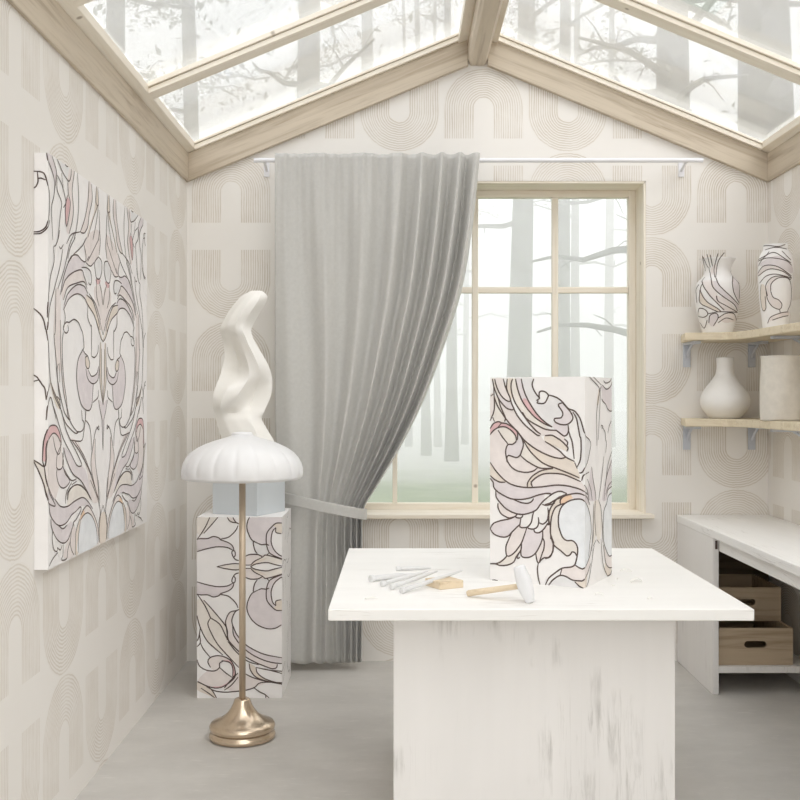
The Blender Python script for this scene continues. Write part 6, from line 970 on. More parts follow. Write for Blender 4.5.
L -6120 1487 -5725 1504 -5405 1523 -5128 1542 -4876 1561 -4638 1579 -4404 1598 -4170 1615 -3929 1632 -3677 1647 -3458 1661 -3226 1674 -2975 1688 -2708 1701 -2425 1714 -2127 1725 -1816 1735 -1495 1743 -1167 1748 -835 1750 -503 1748 -242 1744 28 1737 303 1727 579 1716 852 1703 1119 1688 1377 1673 1625 1658 1876 1642 2135 1628 2386 1614 2624 1602 2848 1591 3220 1575 3547 1561 3843 1549 4123 1538 4406 1527 4718 1516 5093 1504
L 2185 1783 2358 1767 2551 1751 2740 1735 2927 1719 3112 1703 3295 1687 3477 1670 3658 1654 3897 1638 4169 1622 4459 1606 4770 1590 5112 1574
L -6815 1242 -5974 1252 -5414 1263 -4955 1274 -4555 1286 -4192 1297 -3856 1309 -3539 1320 -3235 1330 -2943 1340 -2657 1348 -2377 1355 -2100 1361 -1824 1364 -1547 1366 -1264 1367 -979 1366 -692 1364 -404 1361 -116 1357 171 1352 457 1346 740 1340 1019 1334 1293 1327 1561 1319 1821 1312 2095 1303 2364 1294 2629 1283 2893 1272 3159 1260 3430 1248 3716 1235 4017 1222 4339 1209 4691 1197 5087 1184 5554 1172
L -5668 1068 -5228 1084 -4860 1101 -4535 1118 -4236 1135 -3952 1152 -3675 1169 -3399 1183 -3117 1196 -2826 1207 -2563 1216 -2306 1223 -2049 1229 -1790 1235 -1525 1239 -1251 1242 -965 1244 -664 1245 -343 1244 0 1242 215 1240 443 1238 681 1234 931 1230 1191 1225 1462 1220 1745 1215 2039 1209 2345 1203 2664 1197 2998 1191 3349 1184 3720 1178 4116 1172 4546 1166 5022 1160 5572 1155
L -2438 754 -2490 776 -2558 799 -2636 822 -2718 845 -2798 869 -2871 892 -2930 914 -2968 936 -2979 958 -2958 978 -2898 998 -2791 1019 -2652 1040 -2487 1060 -2299 1080 -2092 1099 -1871 1117 -1639 1134 -1398 1149 -1151 1162 -901 1172 -659 1180 -392 1186 -107 1191 192 1194 501 1196 816 1197 1132 1197 1446 1196 1752 1194 2044 1192 2318 1190 2667 1185 2997 1179 3317 1170 3634 1160 3958 1150 4303 1140 4687 1129 5137 1120
L -1408 858 -1388 880 -1386 903 -1392 926 -1394 949 -1382 971 -1343 993 -1268 1013 -1147 1033 -998 1049 -818 1066 -613 1083 -387 1098 -145 1113 108 1127 370 1138 636 1148 903 1155 1158 1160 1442 1163 1749 1166 2073 1167 2409 1167 2751 1165 3091 1161 3423 1156 3735 1148 4015 1138 4262 1125 4484 1110 4683 1092 4861 1073 5018 1051 5158 1029 5283 1005 5397 980 5505 954 5612 928 5681 910 5741 891 5793 870 5835 849 5867 827 5889 805 5901 782 5903 760 5925 737 5960 715 5984 693 5997 672 5998 651 5985 632 5960 614 5888 589 5775 565 5632 543 5472 523 5302 503 5130 483 4962 464 4801 445 4653 425 4520 405
L -2922 928 -2884 906 -2853 883 -2826 860 -2801 836 -2774 813 -2745 790 -2709 767 -2668 745 -2625 724 -2568 703 -2494 684 -2384 661 -2258 638 -2117 617 -1961 596 -1794 576 -1614 557 -1424 540 -1226 524 -1019 509 -760 494 -465 480 -149 468 177 457 500 448 806 442 1081 439 1309 439 1600 449 1826 469 1981 494 2060 520 2058 544 1984 562 1845 580 1658 599 1440 617 1208 633 973 649 716 662 418 672 105 682 -203 692 -483 703 -712 719 -861 735 -978 753 -1076 774 -1159 795 -1236 816 -1317 838 -1408 858
L -4793 1033 -4845 1011 -4904 990 -4971 969 -5042 948 -5116 927 -5190 906 -5263 885 -5331 863 -5392 842 -5441 820 -5476 798 -5494 776 -5490 754 -5503 733 -5512 711 -5512 687 -5502 663 -5482 639 -5454 614 -5416 589 -5371 565 -5318 542 -5258 520 -5192 499 -5120 480 -5044 464 -4964 450 -4881 439 -4313 416 -3703 432 -3306 474 -3261 488 -3230 504 -3210 522 -3202 542 -3201 564 -3206 587 -3216 611 -3228 635 -3242 660 -3255 684 -3265 708 -3271 731 -3275 754
L -3063 125 -2867 146 -2708 167 -2562 188 -2406 209 -2219 229 -1982 248 -1679 265 -1419 276 -1122 287 -799 297 -456 306 -101 315 259 324 618 331 971 339 1310 346 1629 352 2008 359 2384 365 2762 369 3150 373 3555 376 3988 380 4466 383 5016 387
L -1133 195 -783 202 -430 210 -76 217 276 225 626 232 972 239 1312 247 1644 253 1966 259 2275 265 2758 273 3214 279 3662 285 4126 289 4641 294 5267 300
L 1309 439 1387 418 1466 396 1546 374 1629 352
""",
}

def read_art(key):
    for ln in ART[key].strip().splitlines():
        tk = ln.split(); v = [int(x)/5000 for x in tk[1:]]
        yield tk[0], list(zip(v[::2], v[1::2]))
def ribbon(pts, w):
    out = []; n = len(pts)
    for i, (x, y) in enumerate(pts):
        a, c = pts[max(i-1, 0)], pts[min(i+1, n-1)]
        dx, dy = c[0]-a[0], c[1]-a[1]; l = math.hypot(dx, dy) or 1
        k = w/2*(1 if 0 < i < n-1 else .7)
        out.append(((x-dy/l*k, y+dx/l*k), (x+dy/l*k, y-dx/l*k)))
    return out
def paint_flat(bm, items, fn, width, line_mi=1):
    """fn(u, v, height) gives the point on the face"""
    nf = 0; nl = 0
    for kind, pts in items:
        if kind == 'L':
            nl += 1; h = .0011+(nl % 40)*.000004
            rb = ribbon(pts, width)
            V = [(bm.verts.new(fn(a[0], a[1], h)), bm.verts.new(fn(b[0], b[1], h))) for a, b in rb]
            for p, q in zip(V, V[1:]): bm.faces.new((p[0], p[1], q[1], q[0])).material_index = line_mi
        else:
            nf += 1; h = .0002+nf*.000009
            vs = [bm.verts.new(fn(a, b, h)) for a, b in pts]
            f = bm.faces.new(vs); f.normal_update(); f.material_index = 2+CODES.index(kind)
            bmesh.ops.triangulate(bm, faces=[f], ngon_method='EAR_CLIP')
def inside(p, poly):
    c = False; x, y = p
    for (x0, y0), (x1, y1) in zip(poly, poly[1:]+poly[:1]):
        if (y0 > y) != (y1 > y) and x < (x1-x0)*(y-y0)/(y1-y0)+x0: c = not c
    return c
def paint_round(bm, items, rad, width):
    nf = 0
    def P(a, z, h):
        r = rad(z)+h; return (r*math.sin(a), -r*math.cos(a), z)
    for kind, pts in items:
        if kind == 'L':
            sc = .08
            rb = ribbon([(a*sc, z) for a, z in pts], width)
            V = [(bm.verts.new(P(a[0]/sc, a[1], .0012)), bm.verts.new(P(b[0]/sc, b[1], .0012))) for a, b in rb]
            for p, q in zip(V, V[1:]): bm.faces.new((p[0], p[1], q[1], q[0])).material_index = 1
        else:
            nf += 1; h = .0003+nf*.00008
            a0, a1 = min(p[0] for p in pts), max(p[0] for p in pts); z0, z1 = min(p[1] for p in pts), max(p[1] for p in pts)
            da, dz = .03, .0025
            for i in range(int((a1-a0)/da)+1):
                for j in range(int((z1-z0)/dz)+1):
                    a, z = a0+i*da, z0+j*dz
                    if inside((a+da/2, z+dz/2), pts):
                        vs = [bm.verts.new(P(*q, h)) for q in ((a, z), (a+da, z), (a+da, z+dz), (a, z+dz))]
                        bm.faces.new(vs).material_index = 2+CODES.index(kind)

# ------------------------------------------------------------------ the room
XL, XR, YB, YF = -1.0916, 1.886, 5.33, -1.3
XC = (XL+XR)/2; EAVE = 2.45; K = .413
def roof_z(x, off=0.0): return EAVE+off+K*(min(x, 2*XC-x)-XL)
struct(obj('floor', box(bmesh.new(), XL-.2, XR+.2, YF, YB+.25, -.12, 0), 'floor'), 'grey concrete floor of the garden studio', 'floor')
struct(obj('wall_left', box(bmesh.new(), XL-.2, XL, YF, YB+.25, 0, EAVE+.1), 'paper_l'), 'left wall papered with pale arch pattern', 'wall')
struct(obj('wall_right', box(bmesh.new(), XR, XR+.2, YF, YB+.25, 0, EAVE+.1), 'paper_r'), 'right wall papered with pale arch pattern', 'wall')
wx0, wx1, wz0, wz1 = -.461, 1.2607, .7375, 2.4596
bm = bmesh.new()
prism(bm, [(XL, 0), (wx0, 0), (wx0, roof_z(wx0, .12)), (XL, roof_z(XL, .12))], YB, YB+.25)
prism(bm, [(wx1, 0), (XR, 0), (XR, roof_z(XR, .12)), (wx1, roof_z(wx1, .12))], YB, YB+.25)
prism(bm, [(wx0, 0), (wx1, 0), (wx1, wz0), (wx0, wz0)], YB, YB+.25)
prism(bm, [(wx0, wz1), (wx1, wz1), (wx1, roof_z(wx1, .12)), (XC, roof_z(XC, .12)), (wx0, roof_z(wx0, .12))], YB, YB+.25)
struct(obj('wall_back', bm, 'paper_b'), 'gabled back wall papered with pale arches around the window', 'wall')

struct(obj('wall_front_light_block', box(bmesh.new(), XL, XR, YF-.15, YF, 0, 1.1), 'plaster'), 'unseen low white wall added behind the viewer to block low light', 'wall')  # unseen wall, added to keep low front light off the bench crates
# beams
bm = box(bmesh.new(), XL, XL+.014, YF, YB-.03, EAVE, EAVE+.145)
struct(obj('trim_1', bm, 'beam_y', bevel=.003), 'whitewashed wooden plate beam along the top of the left wall', 'beam')
bm = box(bmesh.new(), XR-.014, XR, YF, YB-.03, EAVE, EAVE+.145)
struct(obj('trim_2', bm, 'beam_y', bevel=.003), 'whitewashed wooden plate beam along the top of the right wall', 'beam')
bm = prism(bmesh.new(), [(XL, EAVE), (XC-.05, roof_z(XC-.05)), (XC-.05, roof_z(XC-.05, .142)), (XL, EAVE+.142)], YB-.03, YB)
struct(obj('trim_3', bm, 'beam_l', bevel=.003), 'whitewashed sloping rafter beam on the left half of the back gable', 'beam')
bm = prism(bmesh.new(), [(XR, EAVE), (XC+.05, roof_z(XC+.05)), (XC+.05, roof_z(XC+.05, .142)), (XR, EAVE+.142)], YB-.03, YB)
struct(obj('trim_4', bm, 'beam_r', bevel=.003), 'whitewashed sloping rafter beam on the right half of the back gable', 'beam')
bm = prism(bmesh.new(), [(XC-.05, 3.075), (XC-.035, 3.05), (XC+.035, 3.05), (XC+.05, 3.075), (XC+.05, 3.28), (XC-.05, 3.28)], YF, YB)
struct(obj('trim_5', bm, 'beam_y', bevel=.004), 'whitewashed ridge beam running along the roof peak', 'beam')

# glazed roof slopes
def slope_box(bm, side, x0, x1, y0, y1, h0, h1):
    """a bar lying on the slope; x measured from the eave along the horizontal"""
    def X(x): return XL+x if side < 0 else XR-x
    poly = [(X(x0), EAVE+h0+K*x0), (X(x1), EAVE+h0+K*x1), (X(x1), EAVE+h1+K*x1), (X(x0), EAVE+h1+K*x0)]
    return prism(bm, poly, y0, y1)
HALF = XC-XL
for side, nm, lab in ((-1, 'window_2', 'left'), (1, 'window_3', 'right')):
    root = struct(thing(nm, 'pine framed sloping roof glazing on the %s side of the ridge' % lab, 'roof window', (0, 0, 0)))
    pm = 'pine_l' if side < 0 else 'pine_r'
    h0, h1 = .140, .180
    obj('eave_bar', slope_box(bmesh.new(), side, 0.0, .047, YF, YB, h0+.004, h1), 'pine_y', root, bevel=.003)
    obj('ridge_bar', slope_box(bmesh.new(), side, HALF-.10, HALF-.045, YF, YB, h0-.01, h1), 'pine_y', root, bevel=.003)
    bmg = slope_box(bmesh.new(), side, .047, HALF-.10, YB-.05, YB, h0, h1-.016)
    slope_box(bmg, side, .047, HALF-.10, YB-.058, YB, h1-.013, h1)
    obj('gable_bar', bmg, pm, root, bevel=.002)
    for yy in (4.36, 3.32, 2.28, 1.26, .24, -.78):
        bmg = slope_box(bmesh.new(), side, 0.047, HALF-.10, yy-.045, yy+.045, h0+.002, h1-.016)
        slope_box(bmg, side, 0.047, HALF-.10, yy-.055, yy+.055, h1-.013, h1+.008)
        obj('glazing_bar', bmg, pm, root, bevel=.002)
    obj('pane', slope_box(bmesh.new(), side, .03, HALF-.03, YF, YB+.2, h1+.010, h1+.016), 'glass', root)

# gable window
win = struct(thing('window_1', 'pine framed gridded window in the back wall with forest view', 'window', (XC, YB, wz0)))
def W1(name, parts, mat, parent=win, bevel=.003):
    bm = bmesh.new()
    for p in parts: box(bm, *p)
    o = obj(name, bm, mat, None, bevel=bevel); o.parent = parent; o.matrix_parent_inverse = Matrix.Translation(-Vector(parent.location)) if parent.parent is None else Matrix.Identity(4)
    return o
W1('jamb_lining', [(wx0, wx0+.012, YB+.002, YB+.25, wz0, wz1), (wx1-.012, wx1, YB+.002, YB+.25, wz0, wz1)], 'pine_z')
W1('head_lining', [(wx0, wx1, YB+.002, YB+.25, wz1-.012, wz1)], 'pine_x')
fy0, fy1 = 5.51, 5.565; fw = .036
W1('window_frame', [(wx0+.012, wx0+.012+fw, fy0, fy1, wz0, wz1-.012), (wx1-.012-fw, wx1-.012, fy0, fy1, wz0, wz1-.012)], 'pine_z')
W1('window_frame', [(wx0+.012+fw, wx1-.012-fw, fy0, fy1, wz1-.012-fw, wz1-.012), (wx0+.012+fw, wx1-.012-fw, fy0, fy1, wz0, .79)], 'pine_x')
for xm, wm in ((-.027, .026), (.399, .032), (.824, .032)):
    W1('muntin', [(xm-wm/2, xm+wm/2, fy0+.006, fy1-.006, .79, wz1-.046)], 'pine_z')
W1('muntin', [(wx0+.05, wx1-.05, fy0+.010, fy1-.010, 1.905, 1.937)], 'pine_x')
W1('pane', [(wx0+.05, wx1-.05, 5.536, 5.541, .78, wz1-.05)], 'glass', bevel=0)
W1('window_sill', [(-.487, 1.290, YB-.062, YB+.20, .735, .757)], 'pine_x')

# ------------------------------------------------------------------ outside
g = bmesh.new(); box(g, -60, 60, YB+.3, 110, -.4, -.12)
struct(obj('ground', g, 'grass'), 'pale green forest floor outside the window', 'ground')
def tree(X, Y, r, h, seed, label, branch0=2.2, nb=12, crown=3.6, nleaf=420, spread=2.0):
    rnd = random.Random(seed)
    root = thing('forest_tree', label, 'tree', (X, Y, -.12), 'misty trees outside the glazing')
    bm = bmesh.new(); pts = []; rad = []
    n = 14; dx = rnd.uniform(-.02, .02)
    for i in range(n+1):
        t = i/n; pts.append((dx*h*t+.06*math.sin(3*t+seed), .05*math.cos(4*t+seed), h*t)); rad.append(r*(1.25-.3*min(1, t*10)-.62*t)+.012)
    tube(bm, pts, rad, 12); obj('trunk', bm, 'bark', root, smooth=True)
    tips = []
    for i in range(nb):
        z = branch0+(h-branch0)*(i+rnd.random())/nb*.9
        a = rnd.uniform(0, 6.28); ln = spread*rnd.uniform(.6, 1.2)*(1-.5*z/h)
        c = z/h*n; k = int(c); f_ = c-k
        P = [Vector(pts[k]).lerp(Vector(pts[min(k+1, n)]), f_)]; bb = bmesh.new()
        for j in range(1, 6):
            P.append(P[-1]+Vector((math.cos(a), math.sin(a), rnd.uniform(-.3, .35)))*ln/5); a += rnd.uniform(-.35, .35); tips.append(P[-1])
        tube(bb, P, [r*.2*(1-j/6)+.008 for j in range(6)], 5)
        for j in range(2, 5):
            e = P[j]+Vector((rnd.uniform(-.5, .5), rnd.uniform(-.5, .5), rnd.uniform(-.3, .4)))*ln*.4; tips.append(e)
            tube(bb, [P[j], (P[j]+e)/2+Vector((0, 0, .05)), e], [.016, .012, .007], 4)
        obj('branch', bb, 'bark', root)
    bl = bmesh.new(); high = [p for p in tips if p.z > crown] or tips
    for i in range(nleaf):
        p = rnd.choice(high)+Vector((rnd.gauss(0, .28), rnd.gauss(0, .28), rnd.gauss(0, .22)))
        s = rnd.uniform(.04, .10); q = Matrix.Rotation(rnd.uniform(0, 6.28), 3, Vector((rnd.uniform(-1, 1), rnd.uniform(-1, 1), rnd.uniform(-1, 1))).normalized())
        vs = [bl.verts.new(p+q @ Vector(c)*s) for c in ((-1, 0, 0), (-.3, .45, .1), (1, 0, 0), (-.3, -.45, .1))]
        bl.faces.new(vs)
    obj('foliage', bl, 'leaf', root, recalc=False)
T = [(773, 9.5, .34, 9, 'thick grey trunk seen high through the right end of the roof', 6.5, 9, 6.6, 200, 1.6),
     (681, 10.5, .235, 9.5, 'stout tree outside just right of the window, its bare branches crossing the panes', 2.1, 34, 3.9, 260, 2.6),
     (306, 11.5, .175, 10, 'grey trunk seen through the left roof glazing beside the ridge', 4.4, 12, 5.0, 300, 1.8),
     (518, 13, .165, 10, 'darkest broad trunk behind the tall patterned block', 3.2, 12, 4.6, 420, 1.9),
     (450, 15.5, .085, 9, 'slim dark trunk between curtain edge and middle muntin', 2.6, 10, 5, 300, 1.4),
     (424, 17, .07, 9, 'thin trunk showing right beside the curtain edge', 2.6, 9, 5, 260, 1.3),
     (437, 20, .06, 9, 'faint thin trunk just left of the slim dark trunk', 3, 9, 5, 240, 1.3),
     (577, 17, .08, 9.5, 'slender pale trunk in the right half of the window', 2.4, 10, 5, 300, 1.6),
     (611, 20, .1, 10, 'faint trunk near the right edge of the window', 2.4, 10, 5, 300, 1.6),
     (466, 21, .06, 10, 'faint narrow trunk left of the broad trunk in the middle pane', 2.2, 9, 5, 240, 1.3),
     (408, 20, .055, 9, 'faintest thin trunk low beside the gathered curtain', 2.4, 9, 5, 240, 1.3),
     (196, 12.5, .12, 10, 'leafy tree behind the lower corner of the left roof glazing', 3.6, 14, 4.2, 1100, 2.0),
     (110, 10.5, .14, 9, 'leafy tree at the far left beyond the upper left roof pane', 4.0, 14, 4.4, 1100, 2.0),
     (372, 15, .12, 11, 'leafy tree seen through the left roof glazing near the ridge', 4.6, 14, 5.0, 1000, 2.0),
     (566, 13.5, .10, 11, 'leafy crown seen through the right roof glazing near the ridge', 4.6, 16, 5.0, 1500, 2.2)]
for i, (px, Y, r, h, lab, b0, nb, cr, nl, sp) in enumerate(T):
    g_ = 1.55; Y, r, h, b0, cr, sp = Y*g_, r*g_, h*g_, 1.35+(b0-1.35)*g_, 1.35+(cr-1.35)*g_, sp*g_
    tree((px-400)*Y/FPX, Y, r, h, i+3, lab, b0, nb, cr, nl, sp)
tag(obj('forest_mist', box(bmesh.new(), -50, 50, 6.6, 52, -.12, 10), 'mist'), 'pale morning mist hanging between the trees outside', 'mist', kind='stuff')

# ------------------------------------------------------------------ curtain and rod
rod = thing('curtain_rod', 'thin white curtain rod across the top of the window', 'curtain rod', at(478, 160, 5.22))
rl = Vector(rod.location)
def loc_bm(fn):
    return fn
bm = tube(bmesh.new(), [at(254, 160.3, 5.22)-rl, at(703, 160.3, 5.22)-rl], [.0115, .0115], 12); obj('rod', bm, 'rod_metal', rod, smooth=False)
for px in (264, 687):
    p = at(px, 160.3, 5.22)-rl
    bm = tube(bmesh.new(), [p, p+Vector((0, .05, -.012)), p+Vector((0, YB-5.22, -.03))], [.007, .007, .007], 8)
    box(bm, p.x-.014, p.x+.014, YB-5.22-.006, YB-5.22, p.z-.06, p.z+.012)
    obj('bracket', bm, 'rod_metal', rod)
CYD = 5.115
cur = thing('curtain', 'long pale grey curtain gathered to the left by a tieback', 'curtain', at(320, 663, CYD))
cl = Vector(cur.location)
ys = [153.5, 225, 290, 350, 400, 448, 485, 508, 530, 570, 664]; xr = [480, 473, 462, 443, 424, 400, 378, 364.5, 362.5, 363, 362]
xl = [275, 275, 275, 275, 275, 276, 279, 283, 282, 281, 280]
tie_s = [0, .10, .22, .36, .6, 1]; tie_x = [0, .26, .44, .53, .70, 1]
bm = bmesh.new(); NS, NT = 260, 120; grid = []
for j in range(NT+1):
    y = 153.5+(663.5-153.5)*j/NT; row = []
    a, b_ = smooth_lerp(ys, xl, y), smooth_lerp(ys, xr, y)
    w = min(1, max(0, (480-b_)/(480-364.5)))
    tight = math.exp(-((y-506)/26)**2)
    low = max(0, min(1, (y-515)/60))
    for i in range(NS+1):
        s = i/NS
        u = s*(1-w)+lerp(tie_s, tie_x, s)*w
        phs = 3.9*s+3.4*s*s+.25*math.sin(7*s)+.10*math.sin(y*.010+5*s)
        amp = (.011+.046*s)*(1-.5*tight)*(.55+.45*min(1, (y-153)/90))
        amp *= (1-.5*low*s)
        dep = amp*math.sin(2*math.pi*phs)+.006*math.sin(2*math.pi*s*21+1.3)*math.exp(-(y-153)/70)
        p = at(a+(b_-a)*u, y, CYD)
        p.y += -dep+.03*s*w; p.x += amp*.16*math.cos(2*math.pi*phs)*(.3+.7*w)*min(1, 4*s, 4*(1-s))
        p.z += .010*math.sin(2*math.pi*phs)*low*max(0, (y-640)/24)
        row.append(bm.verts.new(p-cl))
    grid.append(row)
for A, B in zip(grid, grid[1:]):
    for i in range(NS): bm.faces.new((A[i], A[i+1], B[i+1], B[i]))
o = obj('drape', bm, 'cloth', cur, smooth=True)
so = o.modifiers.new('thick', 'SOLIDIFY'); so.thickness = .003
bm = bmesh.new(); ring = []
path = [(283, 497.5, 5.29), (283.5, 497.5, 5.16), (285, 498, 5.065), (300, 501.5, 5.045), (322, 506.5, 5.03), (345, 511, 5.03), (358, 513.5, 5.045), (365, 514.5, 5.09), (366, 514.5, 5.17), (350, 511, 5.215), (310, 503, 5.25)]
pp = [at(*q) for q in path]
for q in pp:
    ring.append([bm.verts.new(q+Vector((0, 0, dz))-cl) for dz in (.027, .022, -.022, -.027)])
for A, B in zip(ring, ring[1:]+ring[:1]):
    for k in range(3): bm.faces.new((A[k], A[k+1], B[k+1], B[k]))
o = obj('tieback', bm, 'cloth', cur, smooth=True); so = o.modifiers.new('thick', 'SOLIDIFY'); so.thickness = .006; so.offset = 1

# ------------------------------------------------------------------ canvas on the left wall
bm = bmesh.new(); cx, cy0, cz0, cz1, cw = -1.049, 3.10, .836, 2.08, 1.21
box(bm, XL+.001, cx, cy0, cy0+cw, cz0, cz1)
paint_flat(bm, read_art('can_f'), lambda u, v, h: (cx+h, cy0+u, cz0+v), .0042)
paint_flat(bm, [(k, p) for k, p in read_art('can_s')], lambda u, v, h: (cx-.0426+u, cy0-h, cz0+v), .0042)
o = obj('wall_canvas', bm, ART_MATS, recalc=False)
tag(o, 'square canvas of mirrored scrolling leaf ornament hung on the left wall', 'painting')

# ------------------------------------------------------------------ pedestal, sculpture, lamp
bm = bmesh.new(); px0, px1, py0, pz1 = -.912, -.530, 4.672, .813
box(bm, px0, px1, py0, py0+.382, 0, pz1)
paint_flat(bm, read_art('ped_f'), lambda u, v, h: (px0+u, py0-h, v), .0052)
paint_flat(bm, [(k, [(.382-u, v) for u, v in p][::-1]) for i, (k, p) in enumerate(read_art('ped_f')) if k == 'L' and i % 3 == 0], lambda u, v, h: (px1+h, py0+u, v), .0030)
tag(obj('pedestal', bm, ART_MATS, recalc=False), 'square floor pedestal painted with scrolling leaves under the white sculpture', 'pedestal')

sc = thing('sculpture', 'white twisted ribbon sculpture on a pale blue grey plinth on the pedestal', 'sculpture', (-.705, 4.862, pz1))
bm = box(bmesh.new(), -.1215, .1215, -.1215, .1215, 0, .232, mat=Matrix.Rotation(R(-25), 4, 'Z'))
obj('plinth', bm, 'plinth', sc, bevel=.003)
# each row: photo row, then five (x, depth) points across the ribbon: rim, scoop, ridge, face, rim
SY = 4.86
rows = [(-462, 226, 0, 238, -.05, 250, -.06, 262, -.05, 275, 0), (-445, 224, 0, 236, -.05, 248, -.06, 262, -.05, 276, 0), (-430, 219, 0, 230, -.04, 243, -.055, 257, -.05, 268, 0),
        (-418, 216, -.01, 225, -.03, 236, -.04, 250, -.045, 262, -.01), (-412, 215.5, -.03, 223, -.045, 233, -.02, 249, -.02, 264, -.02), (-406, 215, -.06, 224, -.095, 234, -.06, 249, .01, 266.5, -.01),
        (-396, 216, -.08, 227, -.11, 239.5, -.08, 252, .03, 270.5, 0), (-386, 218, -.06, 232, -.09, 245.5, -.065, 256, .02, 272, .01), (-376, 220, -.01, 236, -.01, 250.5, -.05, 261, -.02, 271.5, .01),
        (-366, 221, .04, 236, .07, 250, -.045, 260, -.05, 269, 0), (-356, 222, .07, 234, .09, 247, -.04, 256, -.06, 264, -.01), (-346, 221, .08, 231, .08, 243, -.03, 251, -.06, 258, -.01),
        (-337, 221, .04, 229, .03, 239, -.025, 247, -.05, 253, 0), (-329, 220.5, -.01, 227, -.03, 237, -.045, 244, -.04, 250.5, .02), (-322, 223, -.01, 230, -.045, 239, -.055, 246, -.03, 253, .03),
        (-312, 228, -.005, 235, -.04, 243, -.055, 252, -.04, 259, .03), (-301, 236, 0, 243, -.03, 250, -.045, 259, -.035, 265.5, .02), (-295, 242, 0, 248, -.02, 254, -.03, 261, -.02, 267, .01), (-290, 251, .0, 254, -.003, 257, -.004, 259, -.003, 262, .006)]
bm = bmesh.new(); rings = []; ry = [r[0] for r in rows]
for j in range(91):
    q = ry[0]+(ry[-1]-ry[0])*j/90
    c = [smooth_lerp(ry, [r[k] for r in rows], q) for k in range(1, 11)]
    front = []; back = []
    for g_ in range(4):
        for t_ in range(6):
            f_ = t_/6; x = c[2*g_]+(c[2*g_+2]-c[2*g_])*f_; d = c[2*g_+1]+(c[2*g_+3]-c[2*g_+1])*f_
            front.append((x, d))
    front.append((c[8], c[9]))
    w_ = min(1, (c[8]-c[0])/30)
    for i, (x, d) in enumerate(front[1:-1]):
        e = (i+1)/(len(front)-1); back.append((x, max(d+.012, c[1]+(c[9]-c[1])*e+.01)+.05*w_*math.sin(math.pi*e)))
    ring = []
    for x, d in front+back[::-1]:
        p = at(x, -q, SY); p.y = SY+d; ring.append(bm.verts.new(p-sc.location))
    rings.append(ring)
n = len(rings[0])
for A, B in zip(rings, rings[1:]):
    for i in range(n): bm.faces.new((A[i], A[(i+1) % n], B[(i+1) % n], B[i]))
bm.faces.new(rings[0][::-1]); bm.faces.new(rings[-1])
o = obj('carved_form', bm, 'plaster', sc, smooth=True); o.data.set_sharp_from_angle(angle=R(38))
zmin = min(v_.co.z for v_ in o.data.vertices); o.location.z += .232-zmin

lamp = thing('floor_lamp', 'floor lamp with fluted white mushroom shade on a slim brass stem', 'lamp', (-.626, 4.13, 0))
prof = [(.118, 0), (.128, .004), (.131, .012), (.128, .022), (.116, .027), (.120, .032), (.128, .040), (.130, .050), (.124, .060), (.104, .069), (.082, .080), (.062, .096), (.048, .114), (.038, .132), (.032, .148), (.031, .152), (.026, .156), (.016, .158)]
obj('lamp_base', lathe(bmesh.new(), prof, 64), 'brass', lamp, smooth=True)
obj('stem', lathe(bmesh.new(), [(.013, .157), (.013, 1.10)], 24), 'brass_pole', lamp, smooth=True)
k_ = 4.13/FPX
sp = [(.232, 1.032), (.2375, 1.034), (.2385, 1.040), (.2405, 1.052), (.240, 1.068), (.234, 1.090), (.223, 1.110), (.204, 1.132), (.178, 1.150), (.145, 1.166), (.105, 1.180), (.07, 1.190), (.046, 1.198), (.042, 1.202)]
inner = [(r-.006 if r > .05 else r-.004, z-.005) for r, z in sp[::-1]]
flute = lambda a, z: 1-.030*(1-abs(math.sin(9*a-.25)))**2*min(1, max(0, (z-1.036)/.02))*min(1, max(.15, (1.2-z)/.06))
bm = lathe(bmesh.new(), sp+inner, 216, rmod=flute, cap=False)
obj('lamp_shade', bm, 'opal', lamp, smooth=True)
bm = lathe(bmesh.new(), [(.013, 1.09), (.030, 1.10), (.043, 1.196), (.042, 1.206), (.036, 1.212), (.010, 1.214)], 40)
obj('shade_cap', bm, 'opal', lamp, smooth=True)

# ------------------------------------------------------------------ work table and what is on it
H = .6; TW = 2.014*H
tx0 = (328-400)*H/211.8; tx1 = tx0+TW; ty0 = FPX*H/211.8; ty1 = FPX*H/150.7
tab = thing('work_table', 'white distressed pedestal table with a square top', 'table', ((tx0+tx1)/2, (ty0+ty1)/2, 0))
tl = Vector(tab.location)
hx, hy = (tx1-tx0)/2, (ty1-ty0)/2
obj('tabletop', box(bmesh.new(), -hx, hx, -hy, hy, .717, .75), 'white_top', tab, bevel=.003)
obj('table_base', box(bmesh.new(), -.421+.001, .421+.001, 3.105-tl.y, tl.y-3.105, 0, .717), 'white_paint', tab, bevel=.004)

LC, FC, RC = Vector((.2959, 3.4192, .75)), Vector((.5812, 3.2670, .75)), Vector((.7173, 3.5254, .75))
e1, e2 = (FC-LC).normalized(), (RC-FC).normalized(); l1, l2 = (FC-LC).length, (RC-FC).length
n1, n2 = Vector((e1.y, -e1.x, 0)), Vector((e2.y, -e2.x, 0)); HB = .666
bm = bmesh.new(); BC = LC+RC-FC
prism(bm, [(p.x, p.y) for p in (LC, FC, RC, BC)], .75, .75+HB, axis=2)
bmesh.ops.recalc_face_normals(bm, faces=bm.faces)
up = Vector((0, 0, 1))
paint_flat(bm, read_art('block_l'), lambda u, v, h: LC+e1*u+up*v+n1*h, .0046)
paint_flat(bm, read_art('block_r'), lambda u, v, h: FC+e2*u+up*v+n2*h, .0038)
tag(obj('patterned_block', bm, ART_MATS, recalc=False), 'tall upright block painted with leaf ornament standing on the work table', 'block')

